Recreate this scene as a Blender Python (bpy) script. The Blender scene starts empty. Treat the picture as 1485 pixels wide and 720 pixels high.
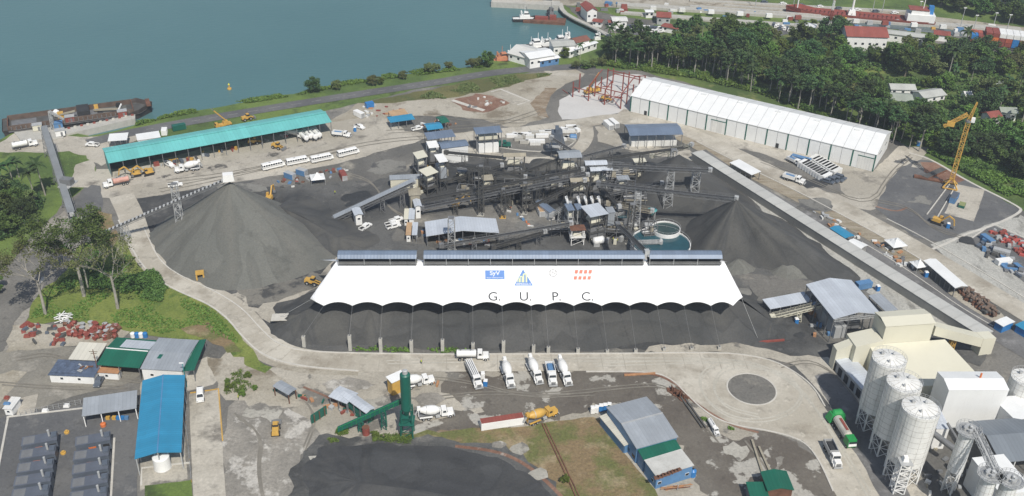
import bpy, bmesh, math, random
from mathutils import Vector, Matrix, noise
R_ = math.radians
random.seed(7)
scene = bpy.context.scene
COL = scene.collection
# ---------------------------------------------------------------- camera
IW, IH = 1485, 720
FPX, HCAM = 1440.0, 200.0
CX, CY = 742.5, 360.0
NADX, NADY = 680.0, 2700.0
_n = Vector((NADX-CX, -(NADY-CY), FPX)).normalized()
_up = -_n
_f = Vector((0, 0, 1)); _y = (_f - _up*_f.dot(_up)).normalized()
_x = _y.cross(_up)
if _x.x < 0: _x = -_x
RW = Matrix((_x, _y, _up))            # (right, up, forward) of the camera -> world
cam_d = bpy.data.cameras.new('camera'); cam = bpy.data.objects.new('camera', cam_d); COL.objects.link(cam)
rgt, upv, fwd = RW @ Vector((1,0,0)), RW @ Vector((0,1,0)), RW @ Vector((0,0,1))
m3 = Matrix((rgt, upv, -fwd)).transposed()
cam.matrix_world = Matrix.Translation((0, 0, HCAM)) @ m3.to_4x4()
cam_d.sensor_width = 36; cam_d.lens = 36*FPX/IW; cam_d.clip_start = 1; cam_d.clip_end = 20000
scene.camera = cam
# ---------------------------------------------------------------- light
SUN_EL, SUN_AZ = 51.0, -19.0          # shadows fall away from the camera, turned 19 deg to the left
world = bpy.data.worlds.new('World'); scene.world = world; world.use_nodes = True
nt = world.node_tree; bg = nt.nodes['Background']
sky = nt.nodes.new('ShaderNodeTexSky'); sky.sky_type = 'NISHITA'; sky.sun_disc = False
sky.sun_elevation = R_(SUN_EL)
sh = Vector((math.sin(R_(SUN_AZ)), math.cos(R_(SUN_AZ)), 0))   # direction the shadows run
tosun = Vector((-sh.x*math.cos(R_(SUN_EL)), -sh.y*math.cos(R_(SUN_EL)), math.sin(R_(SUN_EL))))
sky.sun_rotation = math.atan2(tosun.x, tosun.y)
sky.air_density = 1.2; sky.dust_density = 1.5
nt.links.new(sky.outputs[0], bg.inputs[0]); bg.inputs[1].default_value = 0.088
sd = bpy.data.lights.new('sun', 'SUN'); sd.energy = 4.2; sd.angle = R_(0.6); sd.color = (1.0, 0.95, 0.87)
sun = bpy.data.objects.new('sun', sd); COL.objects.link(sun)
sun.rotation_euler = tosun.to_track_quat('Z', 'Y').to_euler(); sun.location = (0, 0, 300)
vs = scene.view_settings
vs.view_transform = 'Standard'; vs.look = 'None'; vs.gamma = 1; vs.exposure = 0.12; vs.use_curve_mapping = False
scene.render.resolution_x = 1024; scene.render.resolution_y = 496
# ---------------------------------------------------------------- survey: photograph point at height z -> place
def P(px, py, z=0.0):
    d = RW @ Vector((px-CX, CY-py, FPX)); t = (z-HCAM)/d.z
    return Vector((d.x*t, d.y*t, z))
# ---------------------------------------------------------------- materials
MC = {}
def _nt(name):
    m = bpy.data.materials.new(name); m.use_nodes = True
    t = m.node_tree; return m, t, t.nodes['Principled BSDF']
def lk(t, a, b): t.links.new(a, b)
def noi(t, vec, s, det=4, rough=.55):
    n = t.nodes.new('ShaderNodeTexNoise'); n.inputs['Scale'].default_value = s; n.inputs['Detail'].default_value = det
    n.inputs['Roughness'].default_value = rough; lk(t, vec, n.inputs['Vector']); return n.outputs['Fac']
def ramp(t, fac, a, b, c0=(0,0,0,1), c1=(1,1,1,1)):
    r = t.nodes.new('ShaderNodeValToRGB'); r.color_ramp.elements[0].position = a; r.color_ramp.elements[1].position = b
    r.color_ramp.elements[0].color = c0; r.color_ramp.elements[1].color = c1; lk(t, fac, r.inputs[0]); return r.outputs[0]
def mixc(t, fac, a, b, mode='MIX'):
    n = t.nodes.new('ShaderNodeMix'); n.data_type = 'RGBA'; n.blend_type = mode
    for s, v in ((0, fac), (6, a), (7, b)):
        if hasattr(v, 'is_linked') or hasattr(v, 'links'): lk(t, v, n.inputs[s])
        else: n.inputs[s].default_value = v if s == 0 else (*v[:3], 1)
    return n.outputs[2]
def math_(t, op, a, b=None):
    n = t.nodes.new('ShaderNodeMath'); n.operation = op
    for i, v in enumerate((a, b)):
        if v is None: continue
        if isinstance(v, (int, float)): n.inputs[i].default_value = v
        else: lk(t, v, n.inputs[i])
    return n.outputs[0]
def bump(t, b, h, strength, dist=1.0):
    n = t.nodes.new('ShaderNodeBump'); n.inputs['Strength'].default_value = strength; n.inputs['Distance'].default_value = dist
    lk(t, h, n.inputs['Height']); lk(t, n.outputs[0], b.inputs['Normal'])
def coords(t, kind='Object'):
    return t.nodes.new('ShaderNodeTexCoord').outputs[kind]
def paint(name, col, rough=.55, var=.18, scale=.35, dirt=.25, seam=None, metal=0.0, rib=None):
    """paint, metal sheet, plaster: base colour broken by stains; seam=(axis, spacing)"""
    if name in MC: return MC[name]
    m, t, b = _nt(name); v = coords(t)
    f1 = noi(t, v, scale, 5); f2 = noi(t, v, scale*6, 3)
    lo = tuple(c*(1-var) for c in col); hi = tuple(min(.9, c*(1+var*.6)) for c in col)
    c = mixc(t, ramp(t, f1, .32, .68), lo, hi)
    mp = t.nodes.new('ShaderNodeMapping'); mp.inputs['Scale'].default_value = (1, 1, .12); lk(t, v, mp.inputs[0])
    sk = noi(t, mp.outputs[0], 1.4, 5, .65); c = mixc(t, math_(t, 'MULTIPLY', ramp(t, sk, .55, .72), min(.5, dirt*1.3)), c, (col[0]*.55+.03, col[1]*.5+.02, col[2]*.45+.015))
    dk = tuple(c_*.62+.02 for c_ in col)
    c = mixc(t, math_(t, 'MULTIPLY', ramp(t, f2, .5, .8), dirt), c, dk)
    if seam:
        sp = t.nodes.new('ShaderNodeSeparateXYZ'); lk(t, v, sp.inputs[0])
        fr = math_(t, 'FRACT', math_(t, 'DIVIDE', sp.outputs[seam[0]], seam[1]))
        ln = math_(t, 'LESS_THAN', fr, .13)
        fl = t.nodes.new('ShaderNodeTexWhiteNoise'); fl.noise_dimensions = '1D'
        lk(t, math_(t, 'FLOOR', math_(t, 'DIVIDE', sp.outputs[seam[0]], seam[1]*2)), fl.inputs['W'])
        c = mixc(t, math_(t, 'MULTIPLY', fl.outputs['Value'], .42), c, tuple(x*.72 for x in col))
        c = mixc(t, math_(t, 'MULTIPLY', ln, .22), c, tuple(x*.45 for x in col))
        bump(t, b, math_(t, 'SINE', math_(t, 'MULTIPLY', sp.outputs[seam[0]], 6.283/seam[1])), .12, .08)
    lk(t, c, b.inputs['Base Color']); b.inputs['Roughness'].default_value = rough; b.inputs['Metallic'].default_value = metal
    MC[name] = m; return m
def soil(name, a, bcol, ccol=None, s1=.02, s2=.11, lo=.42, hi=.58, cl=.55, ch=.66, bstr=.35, rough=.95, fine=.22, stretch=None):
    """ground: two tones in big patches, a third in smaller ragged ones, grain on top"""
    if name in MC: return MC[name]
    m, t, b = _nt(name); v = coords(t)
    if stretch:
        mp = t.nodes.new('ShaderNodeMapping'); mp.inputs['Rotation'].default_value = (0, 0, stretch[0]); mp.inputs['Scale'].default_value = (1, stretch[1], 1)
        lk(t, v, mp.inputs[0]); v2 = mp.outputs[0]
    else: v2 = v
    c = mixc(t, ramp(t, noi(t, v2, s1, 6, .6), lo, hi), a, bcol)
    if ccol: c = mixc(t, ramp(t, noi(t, v2, s2, 6, .62), cl, ch), c, ccol)
    st = noi(t, v2, s2*3.2, 8, .68); tr = noi(t, v, s1*9, 7, .7)
    c = mixc(t, math_(t, 'MULTIPLY', ramp(t, st, .56, .63), .42), c, tuple(x*.55 for x in a))
    c = mixc(t, math_(t, 'MULTIPLY', ramp(t, tr, .58, .66), .35), c, tuple(min(.8, x*1.35+.02) for x in bcol))
    g = noi(t, v, 1.3, 6, .7)
    c = mixc(t, fine, c, mixc(t, ramp(t, g, .3, .7), (.03,.03,.03), (.8,.8,.78)), 'OVERLAY')
    lk(t, c, b.inputs['Base Color']); b.inputs['Roughness'].default_value = rough
    bump(t, b, g, bstr, .35)
    MC[name] = m; return m
def heap(name, a, bcol, ccol):
    """stockpile: size-sorted slide marks run down the slope (mesh attribute), damp and dry patches"""
    m, t, b = _nt(name); v = coords(t); at = t.nodes.new('ShaderNodeAttribute'); at.attribute_name = 'slide'
    c = mixc(t, ramp(t, noi(t, v, .03, 6, .6), .42, .60), a, bcol)
    c = mixc(t, math_(t, 'MULTIPLY', ramp(t, at.outputs['Fac'], .50, .70), .42), c, ccol)
    c = mixc(t, math_(t, 'MULTIPLY', ramp(t, at.outputs['Fac'], .46, .32), .32), c, tuple(x*.62 for x in a))
    c = mixc(t, math_(t, 'MULTIPLY', ramp(t, noi(t, v, .09, 7, .66), .56, .64), .5), c, tuple(x*.6 for x in a))
    g = noi(t, v, 1.6, 6, .75); c = mixc(t, .25, c, mixc(t, ramp(t, g, .3, .7), (.03,.03,.03), (.8,.8,.78)), 'OVERLAY')
    lk(t, c, b.inputs['Base Color']); b.inputs['Roughness'].default_value = .95; bump(t, b, g, .4, .4); MC[name] = m; return m
def leafmat(name, a, bcol):
    if name in MC: return MC[name]
    m, t, b = _nt(name)
    oi = t.nodes.new('ShaderNodeObjectInfo'); v = coords(t)
    c = mixc(t, ramp(t, noi(t, v, .45, 3), .35, .65), a, bcol)
    hs = t.nodes.new('ShaderNodeHueSaturation')
    lk(t, math_(t, 'ADD', math_(t, 'MULTIPLY', oi.outputs['Random'], .06), .47), hs.inputs['Hue'])
    lk(t, math_(t, 'ADD', math_(t, 'MULTIPLY', oi.outputs['Random'], .7), .65), hs.inputs['Value'])
    lk(t, c, hs.inputs['Color']); lk(t, hs.outputs[0], b.inputs['Base Color'])
    b.inputs['Roughness'].default_value = .6
    b.inputs['Specular IOR Level'].default_value = .25
    MC[name] = m; return m
# setting
CONC = soil('concrete_ground', (.345,.318,.265), (.45,.42,.36), (.19,.175,.15), s1=.03, s2=.08, cl=.56, ch=.67, fine=.2, bstr=.15)
ROAD = soil('road_concrete', (.39,.36,.30), (.49,.46,.395), (.28,.25,.20), s1=.05, s2=.07, cl=.5, ch=.68, fine=.12, bstr=.12)
YARD = soil('yard_gravel', (.115,.112,.103), (.18,.172,.155), (.30,.28,.235), s1=.018, s2=.05, cl=.58, ch=.68, fine=.3)
MUD = soil('wet_mud', (.115,.100,.082), (.15,.135,.112), (.38,.365,.325), s1=.04, s2=.07, cl=.55, ch=.575, fine=.22, rough=.7)
LYARD = soil('pale_yard', (.41,.38,.32), (.32,.295,.245), (.17,.16,.14), s1=.05, s2=.075, cl=.555, ch=.60, fine=.25)
DARK = soil('dark_fines', (.052,.053,.053), (.11,.11,.105), (.19,.182,.165), s1=.03, s2=.09, cl=.58, ch=.70, fine=.3)
MOTT = soil('mottled_spoil', (.30,.28,.245), (.20,.188,.165), (.46,.44,.40), s1=.05, s2=.12, cl=.54, ch=.60, fine=.3)
ASPH = soil('asphalt', (.10,.102,.105), (.135,.136,.135), (.22,.215,.20), s1=.04, s2=.12, cl=.6, ch=.75, fine=.2, bstr=.15)
LANE = soil('lane_asphalt', (.12,.118,.115), (.17,.168,.165), (.24,.235,.23), s1=.05, s2=.2, cl=.55, ch=.7, fine=.15, bstr=.1)
DIRT = soil('pale_dirt', (.31,.28,.22), (.40,.37,.31), (.20,.17,.125), s1=.03, s2=.07, cl=.54, ch=.64, fine=.25)
BROWN = soil('brown_soil', (.21,.155,.10), (.29,.235,.17), (.37,.34,.29), s1=.06, s2=.2, cl=.55, ch=.7, fine=.3, stretch=(R_(30), 4))
LATER = soil('red_soil', (.17,.085,.055), (.25,.15,.105), (.34,.30,.26), s1=.08, s2=.2, cl=.58, ch=.7, fine=.3)
SLOPE = soil('eroded_slope', (.34,.335,.305), (.43,.425,.39), (.21,.205,.185), s1=.06, s2=.16, cl=.54, ch=.66, fine=.3, bstr=.8, stretch=(R_(35), .3))
GRASS = soil('grass', (.075,.125,.028), (.13,.19,.04), (.055,.085,.022), s1=.03, s2=.09, fine=.3, bstr=.7)
LUSH = soil('lush_grass', (.135,.18,.034), (.19,.225,.05), (.085,.14,.025), s1=.06, s2=.12, cl=.55, ch=.65, fine=.3, bstr=.8)
DRY = soil('dry_grass', (.22,.16,.085), (.13,.14,.045), (.34,.27,.17), s1=.06, s2=.08, lo=.46, hi=.56, cl=.52, ch=.66, fine=.35, bstr=.8)
REED = soil('tall_grass', (.10,.105,.035), (.16,.15,.055), (.07,.10,.03), s1=.04, s2=.1, fine=.35, bstr=.9)
SHADEG = soil('forest_floor', (.06,.10,.022), (.12,.17,.038), (.19,.20,.07), s1=.03, s2=.07, fine=.3)
SAND = heap('basalt_sand', (.132,.135,.122), (.160,.160,.143), (.195,.188,.165))
BSAND = heap('bottom_sand', (.052,.054,.057), (.072,.074,.075), (.12,.118,.112))
DARK2 = soil('black_fines', (.030,.033,.036), (.05,.052,.054), (.12,.118,.11), s1=.04, s2=.09, cl=.58, ch=.68, fine=.3)
SAND2 = heap('dark_basalt_sand', (.058,.060,.060), (.082,.082,.079), (.15,.145,.128))
# things
WHITE = paint('white_paint', (.78,.78,.76), .4, .06, .3, .12)
OFFW = paint('offwhite_sheet', (.70,.70,.67), .5, .08, .3, .2, seam=(0, 1.2))
WSHEET = paint('white_sheet', (.74,.75,.74), .45, .05, .2, .10)
TEAL = paint('teal_sheet', (.15,.49,.475), .45, .16, .06, .3, seam=(0, 1.6))
TEALD = paint('teal_wall', (.03,.26,.25), .5, .12, .2, .2)
BLUE = paint('blue_sheet', (.035,.25,.43), .45, .12, .15, .25, seam=(1, .9))
BLUEP = paint('blue_paint', (.03,.18,.45), .4, .1, .5, .1)
SKYB = paint('light_blue_paint', (.10,.22,.40), .5, .15, .3, .25)
GREEN = paint('green_sheet', (.01,.12,.075), .5, .12, .2, .2, seam=(0, 1.0))
GREENP = paint('green_paint', (.01,.11,.08), .45, .15, .5, .2)
LGREEN = paint('bright_green', (.02,.28,.07), .45, .1, .5, .2)
GALV = paint('galvanised_sheet', (.36,.39,.42), .42, .14, .12, .3, seam=(0, 1.1), metal=.15)
GALVY = paint('galvanised_sheet_cross', (.38,.41,.44), .42, .14, .12, .3, seam=(1, 1.1), metal=.15)
GALVB = paint('blue_galvanised_sheet', (.17,.22,.30), .45, .14, .12, .3, seam=(0, 1.1), metal=.1)
GALVL = paint('bright_galvanised_sheet', (.55,.59,.64), .4, .12, .15, .25, seam=(0, 1.1), metal=.1)
DUSTY = paint('dusty_sheet', (.33,.30,.23), .8, .15, .3, .3, seam=(0, .9))
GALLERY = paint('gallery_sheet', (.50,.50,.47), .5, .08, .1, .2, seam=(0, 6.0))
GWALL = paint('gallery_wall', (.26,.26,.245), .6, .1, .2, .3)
CREAM = paint('cream_sheet', (.61,.59,.48), .5, .04, .1, .08)
STEEL = paint('grey_steel', (.17,.175,.18), .5, .2, .5, .35)
DSTEEL = paint('dusty_steel', (.085,.085,.08), .7, .3, .4, .5)
LSTEEL = paint('light_steel', (.40,.41,.41), .45, .15, .4, .3)
RUST = paint('rusty_steel', (.16,.075,.045), .85, .4, .4, .6)
REDP = paint('red_primer', (.25,.065,.048), .6, .2, .5, .2)
REDROOF = paint('red_roof', (.27,.075,.055), .6, .15, .2, .2, seam=(0, 1.0))
ORANGE = paint('orange_paint', (.62,.17,.05), .5, .1, .5, .2)
YELLOW = paint('yellow_paint', (.56,.34,.075), .5, .15, .5, .25)
BLACK = paint('black_rubber', (.02,.02,.02), .8, .2, 1, .1)
GLASS = paint('dark_glass', (.02,.028,.035), .12, .1, 1, 0)
DARKIN = paint('dark_interior', (.03,.032,.034), .9, .3, .4, .3)
GENS = paint('slate_paint', (.10,.12,.15), .5, .12, .4, .25)
GENR = paint('slate_roof', (.11,.125,.155), .5, .15, .4, .35)
CONCB = paint('concrete_block', (.42,.41,.37), .85, .12, .5, .4)
KERB = paint('kerb_concrete', (.52,.50,.45), .85, .12, .3, .4)
BRICKP = paint('orange_brown', (.42,.22,.11), .8, .2, .5, .3)
TANB = paint('tan_paint', (.45,.30,.17), .7, .15, .4, .3)
FLESH = paint('skin', (.30,.17,.11), .6, .05, 1, 0)
VEST = paint('hi_vis_vest', (.55,.65,.05), .7, .05, 1, 0)
JEANS = paint('dark_trousers', (.03,.04,.07), .8, .1, 1, 0)
BARK = paint('bark', (.20,.17,.13), .9, .3, .8, .3)
PBARK = paint('pale_bark', (.33,.31,.27), .85, .25, .6, .35)
DRUM = paint('mixer_drum', (.74,.74,.72), .4, .06, 1, .15)
TARP = paint('blue_tarp', (.09,.12,.18), .6, .3, .6, .5)
LEAF = leafmat('leaf_mid', (.045,.085,.02), (.09,.145,.032))
LEAFD = leafmat('leaf_dark', (.032,.062,.02), (.058,.10,.03))
LEAFL = leafmat('leaf_light', (.07,.12,.02), (.12,.18,.035))
LEAFP = leafmat('leaf_palm', (.028,.062,.018), (.055,.10,.03))
LEAFO = leafmat('leaf_olive', (.085,.115,.035), (.135,.155,.055))
def tentmat():
    m, t, b = _nt('tent_fabric'); v = coords(t)
    c = mixc(t, ramp(t, noi(t, v, .05, 5), .3, .7), (.84,.85,.86), (.90,.90,.90))
    sp = t.nodes.new('ShaderNodeSeparateXYZ'); lk(t, v, sp.inputs[0])
    # grime washed down from the discharge point over the ridge
    d = t.nodes.new('ShaderNodeVectorMath'); d.operation = 'DISTANCE'; lk(t, v, d.inputs[0]); q = P(852, 383, 18)-P(760, 440, 0); d.inputs[1].default_value = q
    c = mixc(t, math_(t, 'MULTIPLY', math_(t, 'LESS_THAN', math_(t, 'ADD', d.outputs['Value'], math_(t, 'MULTIPLY', noi(t, v, .6, 5), 7.0)), 6.0), .35), c, (.42,.38,.28))
    lk(t, c, b.inputs['Base Color']); b.inputs['Roughness'].default_value = .5
    q2 = t.nodes.new('ShaderNodeVectorMath'); q2.operation = 'DOT_PRODUCT'; lk(t, v, q2.inputs[0]); w_ = P(1049,379,21)-P(488,379,21); w_.normalize(); q2.inputs[1].default_value = w_
    ln = math_(t, 'LESS_THAN', math_(t, 'FRACT', math_(t, 'DIVIDE', q2.outputs['Value'], 10.0)), .025)
    c = mixc(t, math_(t, 'MULTIPLY', ln, .5), c, (.62,.63,.64)); c = mixc(t, math_(t, 'MULTIPLY', ramp(t, noi(t, v, .35, 6, .7), .58, .75), .25), c, (.55,.54,.50)); lk(t, c, b.inputs['Base Color'])
    bump(t, b, noi(t, v, .12, 4), .35, 2.5)
    return m
TENT = tentmat()
def watermat():
    m, t, b = _nt('lake_water'); v = coords(t)
    c = mixc(t, ramp(t, noi(t, v, .006, 4), .35, .65), (.066,.148,.158), (.080,.168,.176))
    lk(t, c, b.inputs['Base Color']); b.inputs['Roughness'].default_value = .28; b.inputs['IOR'].default_value = 1.33
    mp = t.nodes.new('ShaderNodeMapping'); mp.inputs['Scale'].default_value = (.35, 1, 1); lk(t, v, mp.inputs[0])
    bump(t, b, noi(t, mp.outputs[0], .5, 6, .6), .35, .5)
    return m
WATER = watermat()
POOL = paint('pond_water', (.02,.075,.095), .15, .2, .3, .2)
POOLG = paint('green_pond_water', (.035,.065,.06), .15, .2, .3, .2)
# ---------------------------------------------------------------- mesh collecting
class MB:
    def __init__(s): s.v = []; s.f = []
    def add(s, vs_, fs):
        o = len(s.v); s.v += [tuple(v) for v in vs_]; s.f += [tuple(i+o for i in f) for f in fs]; return s
    def box(s, cx, cy, cz, sx, sy, sz, tx=1.0, ty=1.0, rz=0.0, ox=0.0):
        """cz = bottom; tx, ty = taper of the top; ox = shift of the top"""
        c, q = math.cos(rz), math.sin(rz); vv = []
        for (z, kx, ky, o) in ((cz, 1, 1, 0), (cz+sz, tx, ty, ox)):
            for (a, b) in ((-1,-1), (1,-1), (1,1), (-1,1)):
                x, y = a*sx/2*kx+o, b*sy/2*ky; vv.append((cx+x*c-y*q, cy+x*q+y*c, z))
        return s.add(vv, [(3,2,1,0), (4,5,6,7), (0,1,5,4), (1,2,6,5), (2,3,7,6), (3,0,4,7)])
    def tube(s, a, b, r0, r1=None, n=8, cap=True):
        a, b = Vector(a), Vector(b); r1 = r0 if r1 is None else r1
        d = (b-a)
        if d.length < 1e-6: return s
        d.normalize(); u = d.cross(Vector((0,0,1)))
        if u.length < 1e-3: u = Vector((1,0,0))
        u.normalize(); w = d.cross(u); vv = []
        for (p, r) in ((a, r0), (b, r1)):
            for i in range(n):
                t = 2*math.pi*(i+.5)/n; vv.append(p+u*math.cos(t)*r+w*math.sin(t)*r)
        fs = [(i, (i+1) % n, n+(i+1) % n, n+i) for i in range(n)]
        if cap: fs += [tuple(range(n-1, -1, -1)), tuple(range(n, 2*n))]
        return s.add(vv, fs)
    def bar(s, a, b, w): return s.tube(a, b, w*.7071, n=4)
    def lathe(s, o, axis, prof, n=14):
        """prof = [(distance along the axis, radius)]"""
        o = Vector(o); d = Vector(axis).normalized(); u = d.cross(Vector((0,0,1)))
        if u.length < 1e-3: u = Vector((1,0,0))
        u.normalize(); w = d.cross(u); vv = []
        for (t, r) in prof:
            for i in range(n):
                a = 2*math.pi*i/n; vv.append(o+d*t+u*math.cos(a)*r+w*math.sin(a)*r)
        fs = []
        for k in range(len(prof)-1):
            for i in range(n): fs.append((k*n+i, k*n+(i+1) % n, (k+1)*n+(i+1) % n, (k+1)*n+i))
        fs += [tuple(range(n-1, -1, -1)), tuple(range((len(prof)-1)*n, len(prof)*n))]
        return s.add(vv, fs)
    def lattice(s, a, b, w0, w1, n, t=.12, up=None):
        """four chords with zigzag lacing from a to b"""
        a, b = Vector(a), Vector(b); d = (b-a).normalized(); u = d.cross(Vector((0,0,1)))
        if u.length < 1e-2: u = Vector((1,0,0))
        u.normalize(); w = d.cross(u)
        def ring(k):
            f = k/n; c = a.lerp(b, f); h = (w0+(w1-w0)*f)/2
            return [c+u*h+w*h, c-u*h+w*h, c-u*h-w*h, c+u*h-w*h]
        r0 = ring(0); rn = ring(n)
        for i in range(4): s.bar(r0[i], rn[i], t*1.5)
        for k in range(n):
            p, q = ring(k), ring(k+1)
            for i in range(4):
                j = (i+1) % 4
                s.bar(p[i], q[j], t) if k % 2 else s.bar(p[j], q[i], t)
                s.bar(q[i], q[j], t*.8)
        return s
    def build(s, name, m, parent=None, smooth=False, **kw):
        me = bpy.data.meshes.new(name); me.from_pydata(s.v, [], s.f); me.update()
        if smooth:
            for p in me.polygons: p.use_smooth = True
        return obj(name, me, m, parent, **kw)
def obj(name, me, m, parent=None, **kw):
    o = bpy.data.objects.new(name, me); COL.objects.link(o)
    if m: me.materials.append(m)
    if parent: o.parent = parent
    for k, v in kw.items(): o[k] = v
    return o
def thing(name, label, cat, loc=(0,0,0), rz=0.0, group=None):
    o = bpy.data.objects.new(name, None); COL.objects.link(o); o.location = loc; o.rotation_euler = (0, 0, rz)
    o['label'] = label; o['category'] = cat; o.empty_display_size = .5
    if group: o['group'] = group
    return o
def tag(o, label, cat, group=None):
    o['label'] = label; o['category'] = cat
    if group: o['group'] = group
    return o
KIDS = {}
def dup(root, loc, rz, label=None, group=None, sc=None):
    def cp(o, par):
        c = o.copy(); COL.objects.link(c)
        if par: c.parent = par
        for k in o.children: cp(k, c)
        return c
    r = cp(root, None); r.location = loc; r.rotation_euler = (0, 0, rz)
    if sc: r.scale = (sc,)*3 if isinstance(sc, (int, float)) else sc
    if label: r['label'] = label
    if group: r['group'] = group
    return r
class Kind:
    """first placement moves the prototype itself, later ones copy it"""
    def __init__(s, root, group=None): s.r = root; s.first = True; s.g = group
    def put(s, loc, rz, label=None, group=None, sc=None):
        g = group or s.g
        if s.first:
            s.first = False; s.r.location = loc; s.r.rotation_euler = (0, 0, rz)
            if sc: s.pending = sc
            if label: s.r['label'] = label
            if g: s.r['group'] = g
            s.base = dup(s.r, (0,0,0), 0) if False else s.r
            if sc: s.r.scale = (sc,)*3 if isinstance(sc, (int, float)) else sc
            return s.r
        return dup(s.r, loc, rz, label, g, sc or 1.0)
    def px(s, rear, front, label=None, group=None, z=.1, sc=None):
        a, b = P(*rear), P(*front); c = (a+b)/2
        return s.put((c.x, c.y, z), math.atan2(b.y-a.y, b.x-a.x), label, group, (sc or 1)*1.15)
# ---------------------------------------------------------------- ground sheets
LZ = .03
LC = {}
def lz(layer):
    LC[layer] = LC.get(layer, 0)+1; return layer*LZ+(LC[layer] % 28)*.001
def jag(pts, amp, step, closed=True):
    out = []
    n = len(pts)
    for i in range(n if closed else n-1):
        a, b = pts[i], pts[(i+1) % n]; L = (b-a).length; k = max(1, int(L/step)); nrm = Vector((-(b-a).y, (b-a).x, 0))
        if nrm.length > 0: nrm.normalize()
        for j in range(k):
            p = a.lerp(b, j/k)
            if amp:
                q = noise.noise(Vector((p.x*.11, p.y*.11, 3.1)))+.6*noise.noise(Vector((p.x*.4, p.y*.4, 9.1)))
                p = p+nrm*amp*q*1.6
            out.append(p)
    return out
def smooth_pts(pts, it=2, closed=True):
    for _ in range(it):
        o = []; n = len(pts)
        for i in range(n if closed else n-1):
            a, b = pts[i], pts[(i+1) % n]; o += [a.lerp(b, .25), a.lerp(b, .75)]
        pts = o if closed else [pts[0]]+o+[pts[-1]]
    return pts
def sheet(name, px, layer, m, amp=1.2, step=3.0, sm=0, kind='structure'):
    pts = [P(x, y) for x, y in px]
    if sm: pts = smooth_pts(pts, sm)
    pts = jag(pts, amp, step)
    z = lz(layer)
    me = bpy.data.meshes.new(name); bm = bmesh.new()
    f = bm.faces.new([bm.verts.new((p.x, p.y, z)) for p in pts])
    if f.normal.z < 0: f.normal_flip()
    bmesh.ops.triangulate(bm, faces=bm.faces[:]); bmesh.ops.recalc_face_normals(bm, faces=bm.faces[:])
    for f in bm.faces:
        if f.normal.z < 0: f.normal_flip()
    bm.to_mesh(me); bm.free()
    return obj(name, me, m, None, kind=kind)
def band_pts(px, w, sm=2):
    pts = [P(x, y) for x, y in px]; pts = smooth_pts(pts, sm, False); L = []; Rr = []
    n = len(pts)
    for i, p in enumerate(pts):
        d = (pts[min(i+1, n-1)]-pts[max(i-1, 0)]); d.normalize(); nr = Vector((-d.y, d.x, 0)); L.append(p+nr*w/2); Rr.append(p-nr*w/2)
    return L, Rr
def band(name, px, w, layer, m, sm=2, kind='structure', h=0.0):
    L, Rr = band_pts(px, w, sm); z = lz(layer); mb = MB(); n = len(L)
    vv = [(p.x, p.y, z+h) for p in L]+[(p.x, p.y, z+h) for p in Rr]
    fs = [(i, n+i, n+i+1, i+1) for i in range(n-1)]
    if h:
        vv += [(p.x, p.y, 0) for p in L]+[(p.x, p.y, 0) for p in Rr]
        fs += [(i+1, 2*n+i+1, 2*n+i, i) for i in range(n-1)]+[(n+i, 3*n+i, 3*n+i+1, n+i+1) for i in range(n-1)]
        fs += [(0, 2*n, 3*n, n), (n-1, 2*n-1, 4*n-1, 3*n-1)]
    mb.add(vv, fs)
    o = mb.build(name, m)
    if kind: o['kind'] = kind
    return o
# ================================================================ SETTING
# water as one sheet to the horizon, land as a raised body with a bank
mb = MB(); mb.add([(-6000,-500,-2.2),(6000,-500,-2.2),(6000,9000,-2.2),(-6000,9000,-2.2)], [(0,1,2,3)])
mb.build('lake_water', WATER, kind='structure')
shore = [(-900,330),(-60,205),(0,203),(20,192),(95,190),(130,197),(170,190),(200,180),(240,169),(330,153),(440,133),(540,114),(620,104),(690,97),(712,88),(735,90),(800,80),
         (845,68),(872,55),(880,50),(868,42),(845,34),(832,26),(820,18),(812,10),(800,9)]
pts = jag([P(x, y) for x, y in shore], .8, 5, False)
pts += [P(740, 6), P(716, 5), P(716, -3), P(725, -12), Vector((-60, 1400, 0)), Vector((-60, 4500, 0)), Vector((5000, 4500, 0)), Vector((5000, -400, 0)), Vector((-5000, -400, 0)), Vector((-5000, 420, 0))]
me = bpy.data.meshes.new('land'); bm = bmesh.new()
tv = [bm.verts.new((p.x, p.y, 0)) for p in pts]; bv = [bm.verts.new((p.x, p.y, -6)) for p in pts]
f = bm.faces.new(tv); n = len(pts)
for i in range(n): bm.faces.new((tv[i], bv[i], bv[(i+1) % n], tv[(i+1) % n]))
bmesh.ops.triangulate(bm, faces=[f]); bmesh.ops.recalc_face_normals(bm, faces=bm.faces[:])
bm.to_mesh(me); bm.free(); obj('land', me, GRASS, kind='structure')

# layers of ground cover, lowest first
sheet('forest_ground', [(870,66),(960,40),(1100,30),(1300,40),(1700,60),(1900,330),(1485,300),(1350,225),(1180,170),(960,112),(900,98)], 1, SHADEG, 3, 8)
sheet('yard_ground', [(-300,1000),(-150,470),(0,395),(60,330),(100,290),(138,262),(140,238),(100,212),(120,200),(160,206),(230,205),(360,185),(480,160),(560,140),(640,124),(760,106),(830,98),(925,103),(980,116),(1300,204),(1345,228),(1400,262),(1478,305),(1540,320),(1700,420),(1900,800),(1700,1100)], 1, YARD, 1.5, 5)
sheet('dock_ground', [(0,208),(22,193),(70,196),(118,199),(215,192),(218,200),(165,212),(150,240),(100,220),(60,222),(0,222)], 2, CONC, .8)
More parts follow.
